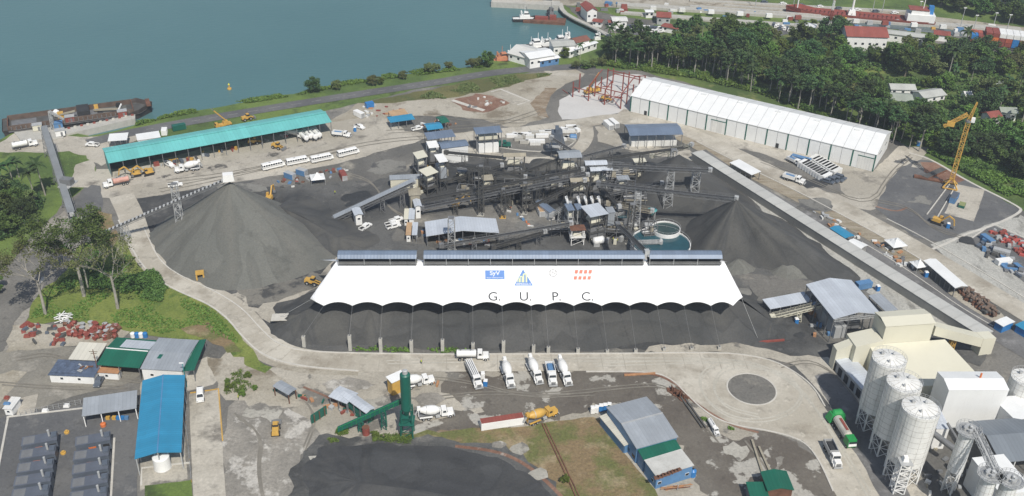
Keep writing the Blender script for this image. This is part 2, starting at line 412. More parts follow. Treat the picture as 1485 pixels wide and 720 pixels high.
# pale dirt and concrete areas of the north yard
sheet('dirt_ground', [(470,180),(520,150),(600,140),(690,126),(760,110),(835,100),(850,108),(815,132),(795,150),(795,170),(740,188),(620,200),(560,210),(500,196)], 2, DIRT, 1.5)
sheet('apron_ground', [(118,282),(140,246),(170,246),(300,215),(480,178),(540,170),(600,178),(640,195),(600,207),(560,218),(500,236),(400,256),(330,266),(230,284),(180,290)], 3, CONC, .8)
sheet('gravel_ground', [(560,170),(640,168),(700,175),(740,185),(640,196),(590,190)], 3, YARD, 1.5)
sheet('concrete_ground', [(840,130),(868,108),(925,108),(990,126),(920,160),(862,172),(812,174),(803,162),(810,145)], 3, paint('fresh_concrete', (.52,.51,.49), .85, .06, .1, .2), .5)
sheet('gravel_ground', [(800,180),(790,160),(800,138),(820,122),(852,112),(872,106),(900,106),(860,122),(835,132),(812,146),(808,162),(816,176)], 4, YARD, .6)
sheet('soil_ground', [(655,148),(690,136),(745,148),(700,165),(672,160)], 4, LATER, 1.2)
sheet('soil_ground', [(712,136),(735,131),(768,146),(744,152)], 4, CONC, .3)
sheet('soil_ground', [(768,150),(790,128),(806,128),(800,150),(803,172),(780,168)], 3, BROWN, 1.2)
band('kerb_strip', [(712,134),(726,130),(768,147),(750,153)], 1.2, 5, KERB, 0)
band('kerb_strip', [(656,146),(702,161)], 2.5, 5, KERB, 0)
sheet('warehouse_apron', [(905,158),(918,162),(1266,250),(1304,212),(1350,214),(1322,250),(1286,300),(1262,306),(1180,288),(1060,242),(960,192),(880,176)], 3, CONC, .5)
sheet('gravel_ground', [(1062,215),(1100,222),(1215,262),(1225,282),(1180,280),(1120,252),(1070,232)], 4, YARD, 1.5)
sheet('storage_ground', [(1300,246),(1335,232),(1360,236),(1478,304),(1476,316),(1440,330),(1400,338),(1370,352),(1330,345),(1268,302)], 3, ASPH, .8)
sheet('slab_ground', [(1388,268),(1428,276),(1412,322),(1370,310)], 4, CONC, .3)
sheet('slab_ground', [(1325,236),(1348,238),(1345,246),(1322,243)], 4, CONC, .3)
band('red_soil_strip', [(1270,300),(1300,308),(1315,302)], 1.0, 4, LATER)
band('kerb_strip', [(1318,222),(1352,232),(1400,262),(1478,300),(1482,308),(1440,328),(1400,340),(1372,354),(1352,362)], 1.2, 5, KERB)
sheet('soil_ground', [(1335,236),(1360,236),(1400,262),(1380,266),(1340,250)], 4, LATER, .8)
sheet('embankment_ground', [(1350,356),(1400,338),(1480,312),(1560,350),(1620,560),(1485,470),(1420,410),(1368,370)], 3, SLOPE, 1)
sheet('storage_ground', [(1405,350),(1438,326),(1560,380),(1580,470),(1485,410)], 4, ASPH, .5)
band('kerb_strip', [(1403,350),(1440,325),(1560,378)], .8, 5, KERB, 0)
# north road and the perimeter road
band('north_road', [(640,205),(700,196),(780,189),(850,178),(885,172),(930,173),(980,184),(1029,205),(1096,238),(1163,271),(1229,305),(1296,341),(1363,380),(1429,420),(1520,475)], 10, 5, ROAD)
band('road_edge', [(1010,206),(1080,242),(1150,275),(1220,312),(1290,350),(1360,392),(1430,434)], .5, 6, KERB, 2, h=.12)
band('road_edge', [(1286,318),(1330,340),(1400,380),(1485,432)], .5, 6, KERB, 2, h=.12)
band('dirt_verge', [(985,198),(1030,222),(1096,256),(1163,290),(1229,324),(1296,362),(1350,394)], 7, 4, soil('verge_soil', (.25,.215,.15), (.32,.28,.215), (.17,.12,.085), s1=.07, s2=.15, stretch=(R_(55), 6)))
band('loop_road', [(650,212),(690,222),(750,232),(800,234),(838,220),(852,200),(850,184)], 6.5, 4, ROAD)
band('kerb_strip', [(700,208),(730,216),(790,222),(826,214),(838,200),(832,186)], .5, 6, KERB, 2, h=.1)
sheet('concrete_ground', [(862,184),(880,180),(905,205),(960,215),(1000,215),(1010,232),(960,228),(900,215),(870,206)], 4, CONC, 1)
band('gallery_verge', [(1000,226),(1060,272),(1130,320),(1200,366),(1290,428),(1390,492)], 13, 3, SLOPE)
band('gallery_road', [(1012,220),(1060,254),(1110,284),(1163,312),(1229,348),(1296,386),(1363,428),(1440,474),(1520,520)], 9, 5, LANE)
band('gallery_road', [(1300,392),(1363,432),(1440,482),(1520,530)], 8, 4, LANE)
band('kerb_strip', [(1250,352),(1300,382),(1350,416),(1392,446),(1440,474)], .4, 6, KERB, 2, h=.12)
sheet('soil_ground', [(1372,424),(1396,420),(1450,452),(1462,466),(1440,466),(1392,440)], 6, DIRT, .6)
band('shore_road', [(128,208),(165,198),(240,183),(340,166),(470,145),(560,131),(640,119),(700,108),(760,101),(822,98),(862,96)], 8, 5, ASPH)
for (a, b) in (((132,203),(560,127)), ((560,127),(760,98))): pass
mb = MB(); L, Rr = band_pts([(165,198),(240,183),(340,166),(470,145),(560,131),(640,119),(700,108),(760,101)], 0.0)
for i in range(0, len(L)-1):
    a, b = L[i], L[i+1]; k = int((b-a).length/6)
    for j in range(k):
        p, q = a.lerp(b, j/k), a.lerp(b, (j+.5)/k); d = (q-p).normalized(); nn = Vector((-d.y, d.x, 0))*.11
        mb.add([(v.x, v.y, 6*LZ) for v in (p-nn, q-nn, q+nn, p+nn)], [(0,1,2,3)])
mb.build('lane_marking', paint('worn_marking', (.34,.34,.32), .8, .2, .3, .4), kind='structure')
sheet('grass_verge', [(520,150),(560,142),(640,128),(700,116),(760,108),(800,106),(760,112),(690,128),(640,140),(600,146),(560,150)], 2, REED, 1)
sheet('reed_ground', [(590,146),(640,125),(700,114),(760,107),(806,106),(770,116),(700,134),(640,144)], 3, REED, 1.2)
sheet('slab_ground', [(787,103),(808,104),(848,108),(845,112),(800,110)], 3, CONC, .3)
# plant ground, dark with fines
sheet('plant_ground', [(200,290),(260,278),(330,268),(390,262),(500,240),(590,225),(660,228),(740,234),(820,240),(900,222),(980,228),(1020,240),(1110,305),(1200,370),(1260,420),(1240,440),(1160,440),(1180,490),(1140,520),(1080,508),(900,508),(700,512),(500,508),(430,505),(390,480),(375,455),(330,430),(250,400),(212,370)], 3, DARK, 2)
sheet('fines_ground', [(600,262),(650,236),(740,234),(830,240),(900,246),(940,262),(950,300),(920,335),(840,345),(790,330),(700,300),(640,298),(600,300)], 3, DARK2, 3)
sheet('work_ground', [(590,300),(660,292),(780,300),(820,330),(780,352),(700,356),(600,356),(570,350)], 4, YARD, 2)
sheet('work_ground', [(330,430),(400,395),(470,400),(480,380),(500,366),(470,400),(440,430),(400,440),(390,470),(370,455)], 4, LYARD, 2)
sheet('work_ground', [(480,240),(560,226),(600,224),(590,250),(540,262),(500,262),(400,270),(340,272)], 4, YARD, 2)
sheet('work_ground', [(1050,395),(1140,400),(1200,420),(1160,438),(1100,440),(1085,410)], 4, YARD, 2)
sheet('work_ground', [(1085,430),(1115,440),(1120,455),(1170,460),(1200,500),(1280,560),(1200,600),(1150,540),(1130,520),(1165,500),(1120,470)], 4, DARK, 1.5)
sheet('work_ground', [(960,500),(1080,500),(1145,515),(1240,520),(1300,600),(1180,540),(1100,518),(1000,512),(930,512)], 4, LYARD, 1.5)
sheet('plant_concrete', [(1150,528),(1200,518),(1260,560),(1340,700),(1380,760),(1300,760),(1235,640),(1190,570)], 5, CONC, .5)
sheet('plant_concrete', [(1180,545),(1205,540),(1250,590),(1330,740),(1290,740),(1230,640)], 6, LANE, .6)
sheet('wet_ground', [(1290,600),(1420,560),(1600,560),(1600,800),(1340,800)], 4, YARD, 1)
sheet('wet_ground', [(1340,480),(1400,470),(1440,500),(1420,530),(1350,520)], 6, DARK, 1.5)
# lower yard
sheet('heap_margin', [(420,690),(438,655),(462,634),(540,634),(640,636),(700,644),(750,660),(790,686),(822,715),(860,760),(420,760)], 6, DARK, 2.2, 2)
sheet('lower_yard', [(370,530),(460,535),(600,530),(860,534),(960,538),(1000,560),(1040,610),(1110,630),(1200,720),(1240,800),(900,800),(700,640),(430,650),(380,600),(345,560)], 2, LYARD, 1)
sheet('wet_lane', [(640,560),(730,540),(820,535),(950,540),(985,560),(1000,590),(1060,640),(1150,700),(1180,760),(1040,760),(990,640),(930,590),(860,585),(800,615),(690,625),(640,605),(700,600),(660,580)], 3, MUD, 3, 2)
sheet('wet_lane', [(590,530),(740,532),(860,534),(950,538),(940,546),(800,540),(700,542),(600,538)], 4, MUD, 1.6, 2)
sheet('wet_yard', [(600,610),(640,606),(700,600),(770,606),(760,622),(640,628),(600,632)], 4, MUD, 2, 2)
sheet('wet_yard', [(1060,640),(1110,628),(1160,640),(1200,690),(1240,780),(1120,780),(1100,700)], 4, MUD, 1.5, 2)
sheet('spoil_ground', [(330,590),(370,565),(410,590),(450,610),(470,640),(440,660),(430,690),(450,740),(320,760),(322,640)], 3, MOTT, 2)
sheet('spoil_ground', [(340,500),(385,530),(420,560),(440,590),(380,590),(330,570),(300,540)], 3, DIRT, 2)
sheet('perimeter_ground', [(820,512),(1045,512),(1088,517),(1125,524),(1155,543),(1180,564),(1191,587),(1228,637),(1270,695),(1310,760),(1240,760),(1207,712),(1190,671),(1171,643),(1143,631),(1100,622),(1076,619),(1045,610),(1021,595),(997,573),(978,552),(948,540),(850,539)], 5, ROAD, .2, 4, 1)
band('perimeter_road', [(176,284),(190,312),(200,345),(216,378),(245,402),(290,422),(330,440),(358,466),(378,492),(408,514),(460,524),(560,527),(700,526),(900,525)], 9.5, 4, ROAD)
band('road_edge', [(208,330),(218,352),(232,380),(262,402),(310,422),(352,448),(378,478),(402,500),(440,511),(560,514),(700,515),(860,514),(1040,512),(1085,516),(1125,525),(1160,545),(1182,565),(1196,590)], .5, 6, KERB, 2, h=.15)
band('road_edge', [(172,320),(190,360),(212,394),(250,420),(300,440),(330,462),(352,490),(380,516),(430,532),(520,539)], .6, 6, KERB, 2, h=.12)
band('dirt_verge', [(300,440),(330,462),(350,492),(380,522),(440,538),(520,540)], 3.5, 3, DIRT)
band('road_edge', [(850,540),(948,540),(976,552),(996,573),(1020,596),(1044,611),(1076,620),(1100,623),(1142,632),(1170,644),(1190,672),(1208,713)], .5, 6, KERB, 2, h=.15)
E_ = P(1090, 565)
ring = [(E_.x+7.9*math.cos(a*math.pi/24), E_.y+7.9*math.sin(a*math.pi/24)) for a in range(48)]
ri = [(E_.x+7.4*math.cos(a*math.pi/24), E_.y+7.4*math.sin(a*math.pi/24)) for a in range(48)]
mb = MB(); n = 48
mb.add([(x, y, .25) for x, y in ring]+[(x, y, .25) for x, y in ri]+[(x, y, 0) for x, y in ring], [(i, (i+1) % n, n+(i+1) % n, n+i) for i in range(n)]+[(2*n+i, 2*n+(i+1) % n, (i+1) % n, i) for i in range(n)])
mb.build('roundabout_kerb', KERB, kind='structure')
mb = MB(); mb.add([(x, y, .18) for x, y in ri], [tuple(range(48))]); mb.build('roundabout_island', YARD, kind='structure')
TIRE = soil('tyre_track', (.40,.38,.325), (.47,.45,.39), None, s1=.08, s2=.2, fine=.1)
for px in ([(1045,512+10),(1010,545),(1022,580),(1060,606),(1110,610),(1150,595),(1165,570),(1145,545),(1100,530),(1050,530),(1030,560),(1050,590),(1100,602)],
           [(860,528),(960,524),(1060,522),(1120,534),(1165,565),(1200,620),(1240,690),(1270,740)], [(560,524),(700,521),(860,520),(980,520),(1080,522),(1130,540),(1175,580),(1215,640),(1260,710)]):
    for off in (0, 1): band('tyre_track', [(x+off*2, y+off*4.5) for x, y in px], .55, 6, TIRE)
# left: dirt yard, asphalt, meadow
sheet('dirt_ground', [(-80,520),(0,430),(60,330),(100,300),(150,330),(170,350),(120,370),(70,400),(40,465),(20,500),(0,520)], 2, MOTT, 1.5)
sheet('dark_ground', [(-60,440),(0,402),(60,350),(110,345),(90,380),(60,410),(30,460),(0,520),(-60,560)], 3, YARD, 1.5)
sheet('asphalt_road', [(128,268),(146,270),(148,296),(144,318),(122,318),(100,300)], 3, ASPH, .6)
sheet('stained_ground', [(180,262),(260,248),(330,236),(420,216),(470,204),(475,210),(420,224),(330,244),(260,258),(190,270)], 4, soil('oil_stained', (.33,.305,.26), (.40,.37,.315), (.10,.095,.085), s1=.05, s2=.09, cl=.53, ch=.58), 1.5)
sheet('stained_ground', [(330,418),(360,402),(400,392),(450,388),(470,400),(440,425),(400,436),(370,450)], 5, soil('streaky_fines', (.19,.18,.155), (.13,.125,.112), (.06,.06,.058), s1=.05, s2=.1, cl=.52, ch=.58), 3)
sheet('dock_slab', [(110,240),(134,232),(142,262),(128,272),(100,272)], 4, CONC, .6)
sheet('garden_ground', [(60,222),(98,222),(128,226),(120,240),(102,262),(70,270),(0,280),(-200,360),(-200,240),(0,222)], 3, GRASS, 1)
sheet('meadow', [(36,468),(58,424),(96,392),(110,360),(150,340),(186,350),(200,375),(222,402),(262,424),(312,446),(335,470),(352,494),(372,516),(396,534),(384,542),(352,530),(330,505),(305,492),(240,492),(180,484),(110,468),(60,472)], 3, LUSH, 1)
sheet('worn_grass', [(262,478),(300,470),(330,488),(350,510),(330,512),(300,492)], 4, DRY, 2)
sheet('lawn', [(1380,140),(1420,140),(1410,156),(1384,158)], 2, LUSH, 1)
sheet('lawn', [(1250,96),(1300,98),(1296,108),(1252,106)], 2, LUSH, 1)
sheet('lawn', [(1420,110),(1485,112),(1500,124),(1430,124)], 2, LUSH, 1)
sheet('lawn', [(1330,160),(1400,158),(1400,172),(1350,176)], 2, LUSH, 1)
sheet('lawn', [(1410,188),(1470,180),(1478,196),(1430,204)], 2, LUSH, 1)
sheet('lawn', [(1040,76),(1080,78),(1070,96),(1044,92)], 2, LUSH, 1)
sheet('worn_grass', [(140,305),(160,312),(175,345),(165,360),(145,348)], 3, DRY, 1)
sheet('scrap_ground', [(20,470),(60,470),(110,466),(190,482),(170,500),(60,506),(10,512)], 4, DIRT, 1)
sheet('dirt_ground', [(-40,520),(60,500),(160,500),(210,540),(170,560),(120,570),(60,590),(0,590),(-60,640)], 3, soil('brown_gravel', (.24,.225,.19), (.19,.18,.155), (.31,.29,.25), s1=.05, s2=.1), 1.5)
sheet('concrete_ground', [(254,540),(300,518),(330,525),(310,560),(272,568),(262,556)], 4, CONC, .6)
sheet('dirt_ground', [(300,520),(350,520),(380,560),(372,580),(330,580),(318,566)], 4, DIRT, 1.5)
sheet('asphalt_ground', [(-40,640),(10,602),(60,597),(118,588),(200,590),(200,720),(200,800),(-40,800)], 5, ASPH, .3)
sheet('shed_floor', [(204,660),(204,556),(262,550),(272,700),(280,800),(200,800)], 6, LYARD, .2)
sheet('grass_plot', [(210,705),(278,697),(282,760),(212,760)], 7, GRASS, .4)
sheet('concrete_strip', [(274,572),(318,566),(322,640),(330,760),(282,760)], 6, CONC, .1)
band('yellow_kerb', [(276,571),(317,565),(323,640)], .35, 7, YELLOW, 0, h=.15)
for x0, x1 in ((0, 0),):
    band('kerb_strip', [(10,606),(60,600),(120,593)], .6, 6, KERB, 0, h=.12)
    band('kerb_strip', [(12,606),(-6,700)], .6, 6, KERB, 0, h=.12)
    band('kerb_strip', [(44,640),(28,740)], .6, 6, KERB, 0, h=.1)
    band('kerb_strip', [(166,636),(160,740)], .6, 6, KERB, 0, h=.1)
    band('kerb_strip', [(205,705),(206,680),(276,672)], .6, 7, KERB, 0, h=.12)
sheet('soil_ground', [(-40,560),(20,536),(38,540),(14,575),(-20,600)], 4, DIRT, 1)
sheet('slab_ground', [(30,578),(55,572),(50,598),(24,604)], 5, CONC, .2)
# lower dry meadow on its bench
sheet('dry_meadow', [(570,640),(620,626),(700,622),(770,616),(860,606),(874,612),(900,650),(940,700),(970,760),(860,790),(800,725),(770,690),(700,665),(640,650)], 5, DRY, 1)
sheet('grass_verge', [(460,640),(520,636),(570,630),(640,620),(700,622),(640,640),(560,652),(480,650)], 4, BROWN, 1)
band('red_soil_strip', [(660,648),(720,655),(760,672),(800,705),(830,740)], 1.2, 6, LATER)
for i_, (cx_, cy_, a_, b_) in enumerate(((752,652,12,4),(724,645,9,3),(455,690,14,26),(430,640,22,16),(385,600,26,14),(350,650,16,34),(780,690,16,9),(500,560,40,10),(560,585,34,10),(620,580,24,8),(1070,655,20,12),(1130,680,10,20))):
    sheet('rubble_patch', [(cx_+a_*math.cos(k*.7)*(1+.25*math.sin(k*2.3+i_)), cy_+b_*math.sin(k*.7)*(1+.3*math.cos(k*1.7+i_))) for k in range(9)], 7, MOTT if i_ % 2 else soil('white_rubble', (.40,.385,.34), (.31,.295,.255), (.18,.17,.15), s1=.08, s2=.15, cl=.52, ch=.58), 1.6, 1.5)
for i_, (cx_, cy_, a_, b_) in enumerate(((560,245,30,10),(520,290,30,10),(350,275,30,6),(470,340,26,10),(1060,425,40,8),(1140,480,30,12),(1180,300,30,12),(900,235,26,6),(960,250,20,6),(600,335,18,8),(780,330,26,8),(1400,350,14,6),(1330,290,16,7),(1180,268,16,6))):
    sheet('spilled_fines', [(cx_+a_*math.cos(k*.7)*(1+.3*math.sin(k*2.3+i_)), cy_+b_*math.sin(k*.7)*(1+.3*math.cos(k*1.7+i_))) for k in range(9)], 7, DARK2 if i_ % 2 else soil('grey_dust', (.21,.205,.185), (.15,.147,.135), (.08,.08,.078), s1=.06, s2=.12, cl=.52, ch=.6), 2.0, 1.5)
band('red_soil_strip', [(905,543),(950,542),(985,560),(1006,585),(1060,618),(1100,628)], .9, 6, LATER)
band('red_soil_strip', [(440,562),(480,578),(512,600)], .8, 5, LATER)
# far shore: lawns, lock, fields
sheet('quay_ground', [(820,8),(850,14),(880,20),(900,26),(960,30),(940,40),(905,50),(880,48),(866,40),(842,30)], 2, YARD, 1)
sheet('quay_ground', [(716,4),(812,8),(900,12),(1100,22),(1300,42),(1500,66),(1700,90),(1700,66),(1300,18),(1000,-4),(800,-10),(716,-3)], 3, DIRT, .5)
sheet('car_park', [(888,40),(925,34),(965,40),(950,50),(910,52)], 4, ASPH, .5)
sheet('car_park', [(1085,50),(1140,40),(1150,48),(1100,62)], 3, ASPH, .5)
sheet('lock_water', [(990,17),(1110,24),(1250,38),(1500,64),(1500,56),(1250,30),(1110,15),(990,9)], 4, paint('lock_basin', (.09,.13,.14), .25, .1, .2, .1), .2)
sheet('field', [(1060,-20),(1700,-20),(1700,60),(1430,45),(1340,32),(1220,12),(1120,4),(1060,-4)], 2, GRASS, 2)
band('quay_wall', [(812,6),(816,18),(832,28),(852,37),(872,47),(884,54)], 3, 5, CONCB, 1, h=.6)
sheet('lawn', [(870,52),(905,50),(900,70),(870,90),(800,96),(770,96),(800,84)], 2, GRASS, 1)
sheet('quay_ground', [(1340,60),(1380,52),(1700,80),(1700,100),(1400,72)], 4, YARD, .5)

JOINT = paint('joint_dirt', (.36,.335,.28), .9, .2, .3, .4)
def joints(px, w, step, layer=7):
    L, Rr = band_pts(px, w, 2); mb = MB(); acc = 0; z = layer*LZ+.004
    for i in range(1, len(L)):
        acc += ((L[i]+Rr[i])/2-(L[i-1]+Rr[i-1])/2).length
        if acc > step:
            acc = 0; a, b = L[i], Rr[i]; d = Vector((-(b-a).y, (b-a).x, 0)).normalized()*.09; mb.add([(p.x, p.y, z) for p in (a-d, b-d, b+d, a+d)], [(0,1,2,3)])
    mb.build('road_joint', JOINT, kind='structure')
joints([(300,440),(330,448),(358,470),(378,494),(408,515),(460,524),(560,527),(700,526),(860,525),(980,524),(1080,524)], 8.5, 3)
joints([(640,205),(700,196),(780,189),(850,178),(885,172),(930,173),(980,184),(1029,205),(1096,238),(1163,271),(1229,305),(1296,341),(1363,380),(1429,420)], 9, 3)
joints([(298,571),(301,640),(306,760)], 8.0, 5)
RUT = paint('damp_rut', (.20,.185,.155), .8, .3, .2, .5)
for px, w in (([(640,575),(700,568),(800,572),(900,560),(960,556),(990,580),(1040,640)], .5), ([(600,545),(680,552),(760,575),(860,570)], .5), ([(340,600),(380,630),(372,680),(384,740)], .6), ([(420,560),(460,600),(440,650)], .5), ([(500,250),(540,262),(560,300),(600,320)], .6), ([(500,215),(420,232),(340,250),(240,262)], .5), ([(230,275),(330,255),(450,225),(540,204),(640,196)], .5),
              ([(20,520),(80,510),(130,545),(200,552)], .6), ([(0,555),(60,560),(120,562),(180,560)], .6), ([(1130,530),(1180,520),(1230,560),(1290,660)], .5), ([(1270,290),(1320,300),(1350,330),(1400,345)], .5), ([(1100,232),(1180,262),(1260,300),(1290,250),(1320,225)], .5), ([(1080,640),(1120,690),(1150,760)], .6), ([(560,190),(640,185),(720,180),(780,160)], .5), ([(620,165),(700,175),(760,175)], .5)):
    for o in (0, 1): band('wheel_rut', [(x+o*3, y+o*4) for x, y in px], w, 7, RUT)
# ---------------------------------------------------------------- stockpiles
def pile(name, out_px, ridge, m, rings=30, amp=.7, pw=1.08, label=None, seed=0, z0=.06, res=2.0):
    base = jag(smooth_pts([P(x, y) for x, y in out_px], 2), 1.0, res)
    rg = [P(x, y, h) for x, y, h in ridge]
    def near(p):
        best = None
        if len(rg) == 1: return rg[0]
        for a, b in zip(rg[:-1], rg[1:]):
            d = (b-a); t = max(0, min(1, ((p.x-a.x)*d.x+(p.y-a.y)*d.y)/(d.x*d.x+d.y*d.y))); q = a+d*t
            D = (Vector((q.x, q.y, 0))-Vector((p.x, p.y, 0))).length
            if best is None or D < best[0]: best = (D, q)
        return best[1]
    N = len(base); sl = []; vv = []; nr = [near(p) for p in base]
    for _ in range(6):
        nr = [(nr[i-1]+nr[i]*2+nr[(i+1) % N])/4 for i in range(N)] if len(rg) > 1 else nr
    for k in range(rings+1):
        t = k/rings
        for i, p in enumerate(base):
            q = nr[i]; x = q.x+(p.x-q.x)*t; y = q.y+(p.y-q.y)*t
            hh = q.z*(1-t)**pw
            ang = math.atan2(y-q.y, x-q.x)
            nz = noise.noise(Vector((x*.07+seed, y*.07, 1)))*1.6+noise.noise(Vector((x*.25, y*.25, 5+seed)))*.5
            gul = noise.noise(Vector((ang*9+seed, t*.8, 7)))*.55
            z = hh+(nz+gul)*amp*min(1, t*4)*min(1, (1-t)*2.5)
            vv.append((x, y, max(z0, z) if k < rings else z0)); sl.append(.5+.5*noise.noise(Vector((math.cos(ang)*7+seed, math.sin(ang)*7, t*1.3+seed)))+.25*noise.noise(Vector((math.cos(ang)*22, math.sin(ang)*22+seed, t*2.2)))+.2*noise.noise(Vector((x*.06, y*.06, 2+seed))))
    fs = [(k*N+i, k*N+(i+1) % N, (k+1)*N+(i+1) % N, (k+1)*N+i) for k in range(rings) for i in range(N)]
    mb = MB(); mb.add(vv, fs); o = mb.build(name, m, smooth=True); at_ = o.data.attributes.new('slide', 'FLOAT', 'POINT'); at_.data.foreach_set('value', sl)
    bm = bmesh.new(); bm.from_mesh(o.data); bmesh.ops.remove_doubles(bm, verts=bm.verts, dist=.02); bmesh.ops.recalc_face_normals(bm, faces=bm.faces[:]); bm.to_mesh(o.data); bm.free()
    return tag(o, label, 'stockpile')
pile('sand_pile', [(217,352),(214,338),(235,318),(280,300),(330,286),(400,286),(440,312),(480,348),(494,372),(472,390),(430,405),(380,418),(330,425),(280,412),(240,388)],
     [(333,264,21)], SAND, label='tall cone of grey crushed stone beneath the long inclined conveyor beside the curved road', amp=.45)
pile('sand_pile', [(390,300),(420,280),(455,285),(500,320),(560,345),(540,362),(490,375),(440,370),(400,345)], [(405,300,8),(440,315,6.5),(490,345,4)], SAND2,
     label='low dark gravel ridge adjoining the tall grey cone on its right side', seed=4, amp=.8)
pile('sand_pile', [(905,275),(925,255),(945,240),(985,230),(1010,236),(1060,268),(1100,300),(1100,330),(1040,345),(980,345),(935,322),(912,300)],
     [(985,224,18),(1000,250,13),(1040,290,9)], SAND2, label='dark gravel pile with a pointed top at the upper end of the long pale gallery', seed=9, amp=.9)
pile('sand_pile', [(1004,378),(1000,360),(989,343),(984,327),(1015,311),(1060,298),(1110,305),(1150,325),(1200,366),(1252,404),(1240,416),(1200,410),(1150,402),(1100,388),(1050,388),(1022,390)],
     [(1068,290,20)], SAND2, label='large dark gravel cone to the right of the round water tanks', seed=14, amp=.8)
pile('sand_pile', [(1040,388),(1060,372),(1090,376),(1100,390),(1080,400),(1050,400)], [(1070,376,3.5)], SAND, label='small grey gravel heap beside the yellow hopper right of the white tent', seed=17, amp=.3, rings=10)
pile('sand_pile', [(1115,392),(1140,375),(1170,380),(1200,395),(1190,404),(1150,406),(1120,404)], [(1140,378,4),(1170,388,3)], SAND, label='small grey gravel heap at the foot of the large right cone', seed=18, amp=.3, rings=10)
pile('sand_pile', [(387,470),(394,486),(420,500),(460,504),(520,501),(600,505),(700,509),(840,511),(900,503),(960,497),(1010,502),(1060,499),(1110,504),(1150,494),(1166,474),(1140,456),(1100,436),(1060,420),(1000,408),(600,408),(480,412),(430,432),(400,450)],
     [(440,452,5),(500,410,11.5),(600,404,12.8),(700,407,12),(800,403,13),(900,406,12),(1035,408,12),(1085,440,6),(1120,468,3)], SAND2, label='long dark sand pile stretching beneath the white tensioned tent', seed=22, amp=2.3, rings=44)
pile('sand_pile', [(430,682),(445,660),(468,644),(540,642),(620,645),(690,652),(740,668),(775,690),(805,715),(840,760),(700,830),(520,830),(455,770),(440,715)],
     [(520,700,4.0),(620,712,5),(720,735,4.0)], BSAND, label='broad dark sand heap at the bottom edge below the dry grass bench', seed=30, amp=1.0, pw=1.0)
pile('sand_pile', [(700,258),(720,248),(760,250),(790,252),(800,266),(760,272),(715,270)], [(750,252,4)], SAND2, label='low black heap under the conveyors behind the crushing plant', seed=31, amp=.4, rings=10)
pile('sand_pile', [(762,236),(780,230),(808,232),(818,244),(790,250),(766,248)], [(790,230,4)], SAND2, label='low black heap beside the tan roofed screen house', seed=33, amp=.4, rings=10)
# broken windrows on the dry bench edge
# ================================================================ BUILDINGS
def frame(A, B, C, z):
    """eave corner A, eave corner B, a point C on the opposite eave -> origin, angle, length, depth"""
    a, b, c = P(*A, z), P(*B, z), P(*C, z); d = (b-a); d.z = 0; L = d.length; d.normalize(); w = (c-a); W = -w.x*d.y+w.y*d.x
    if W < 0: a, b = b, a; d = -d; W = -W
    return Vector((a.x, a.y, 0)), math.atan2(d.y, d.x), L, W
def roof_mb(L, W, h, rise, axis='x', th=.18, x0=0.0, flip=False):
    mb = MB()
    if axis == 'x':   pr = [(0, h), (W/2, h+rise), (W, h)]
    elif axis == 'y': pr = [(0, h), (L/2, h+rise), (L, h)]
    elif axis == 'mx': pr = [(0, h), (W, h+rise)]      # single pitch, high at the back
    else: pr = [(0, h), (L, h+rise)]                   # 'my'
    e = L if axis in ('x', 'mx') else W
    vv = []
    for s in (0, e):
        for (a, z) in pr: vv.append((s, a, z) if axis in ('x', 'mx') else (a, s, z))
        for (a, z) in pr: vv.append((s, a, z-th) if axis in ('x', 'mx') else (a, s, z-th))
    k = len(pr); fs = []
    for i in range(k-1):
        fs += [(i, i+1, 2*k+i+1, 2*k+i), (k+i, 3*k+i, 3*k+i+1, k+i+1)]
    fs += [tuple(range(k))+tuple(range(2*k-1, k-1, -1)), tuple(range(2*k, 3*k))+tuple(range(4*k-1, 3*k-1, -1)), (0, 2*k, 3*k, k), (k-1, 2*k-1, 4*k-1, 3*k-1)]
    mb.add([(x+x0, y, z) for x, y, z in vv], fs); return mb
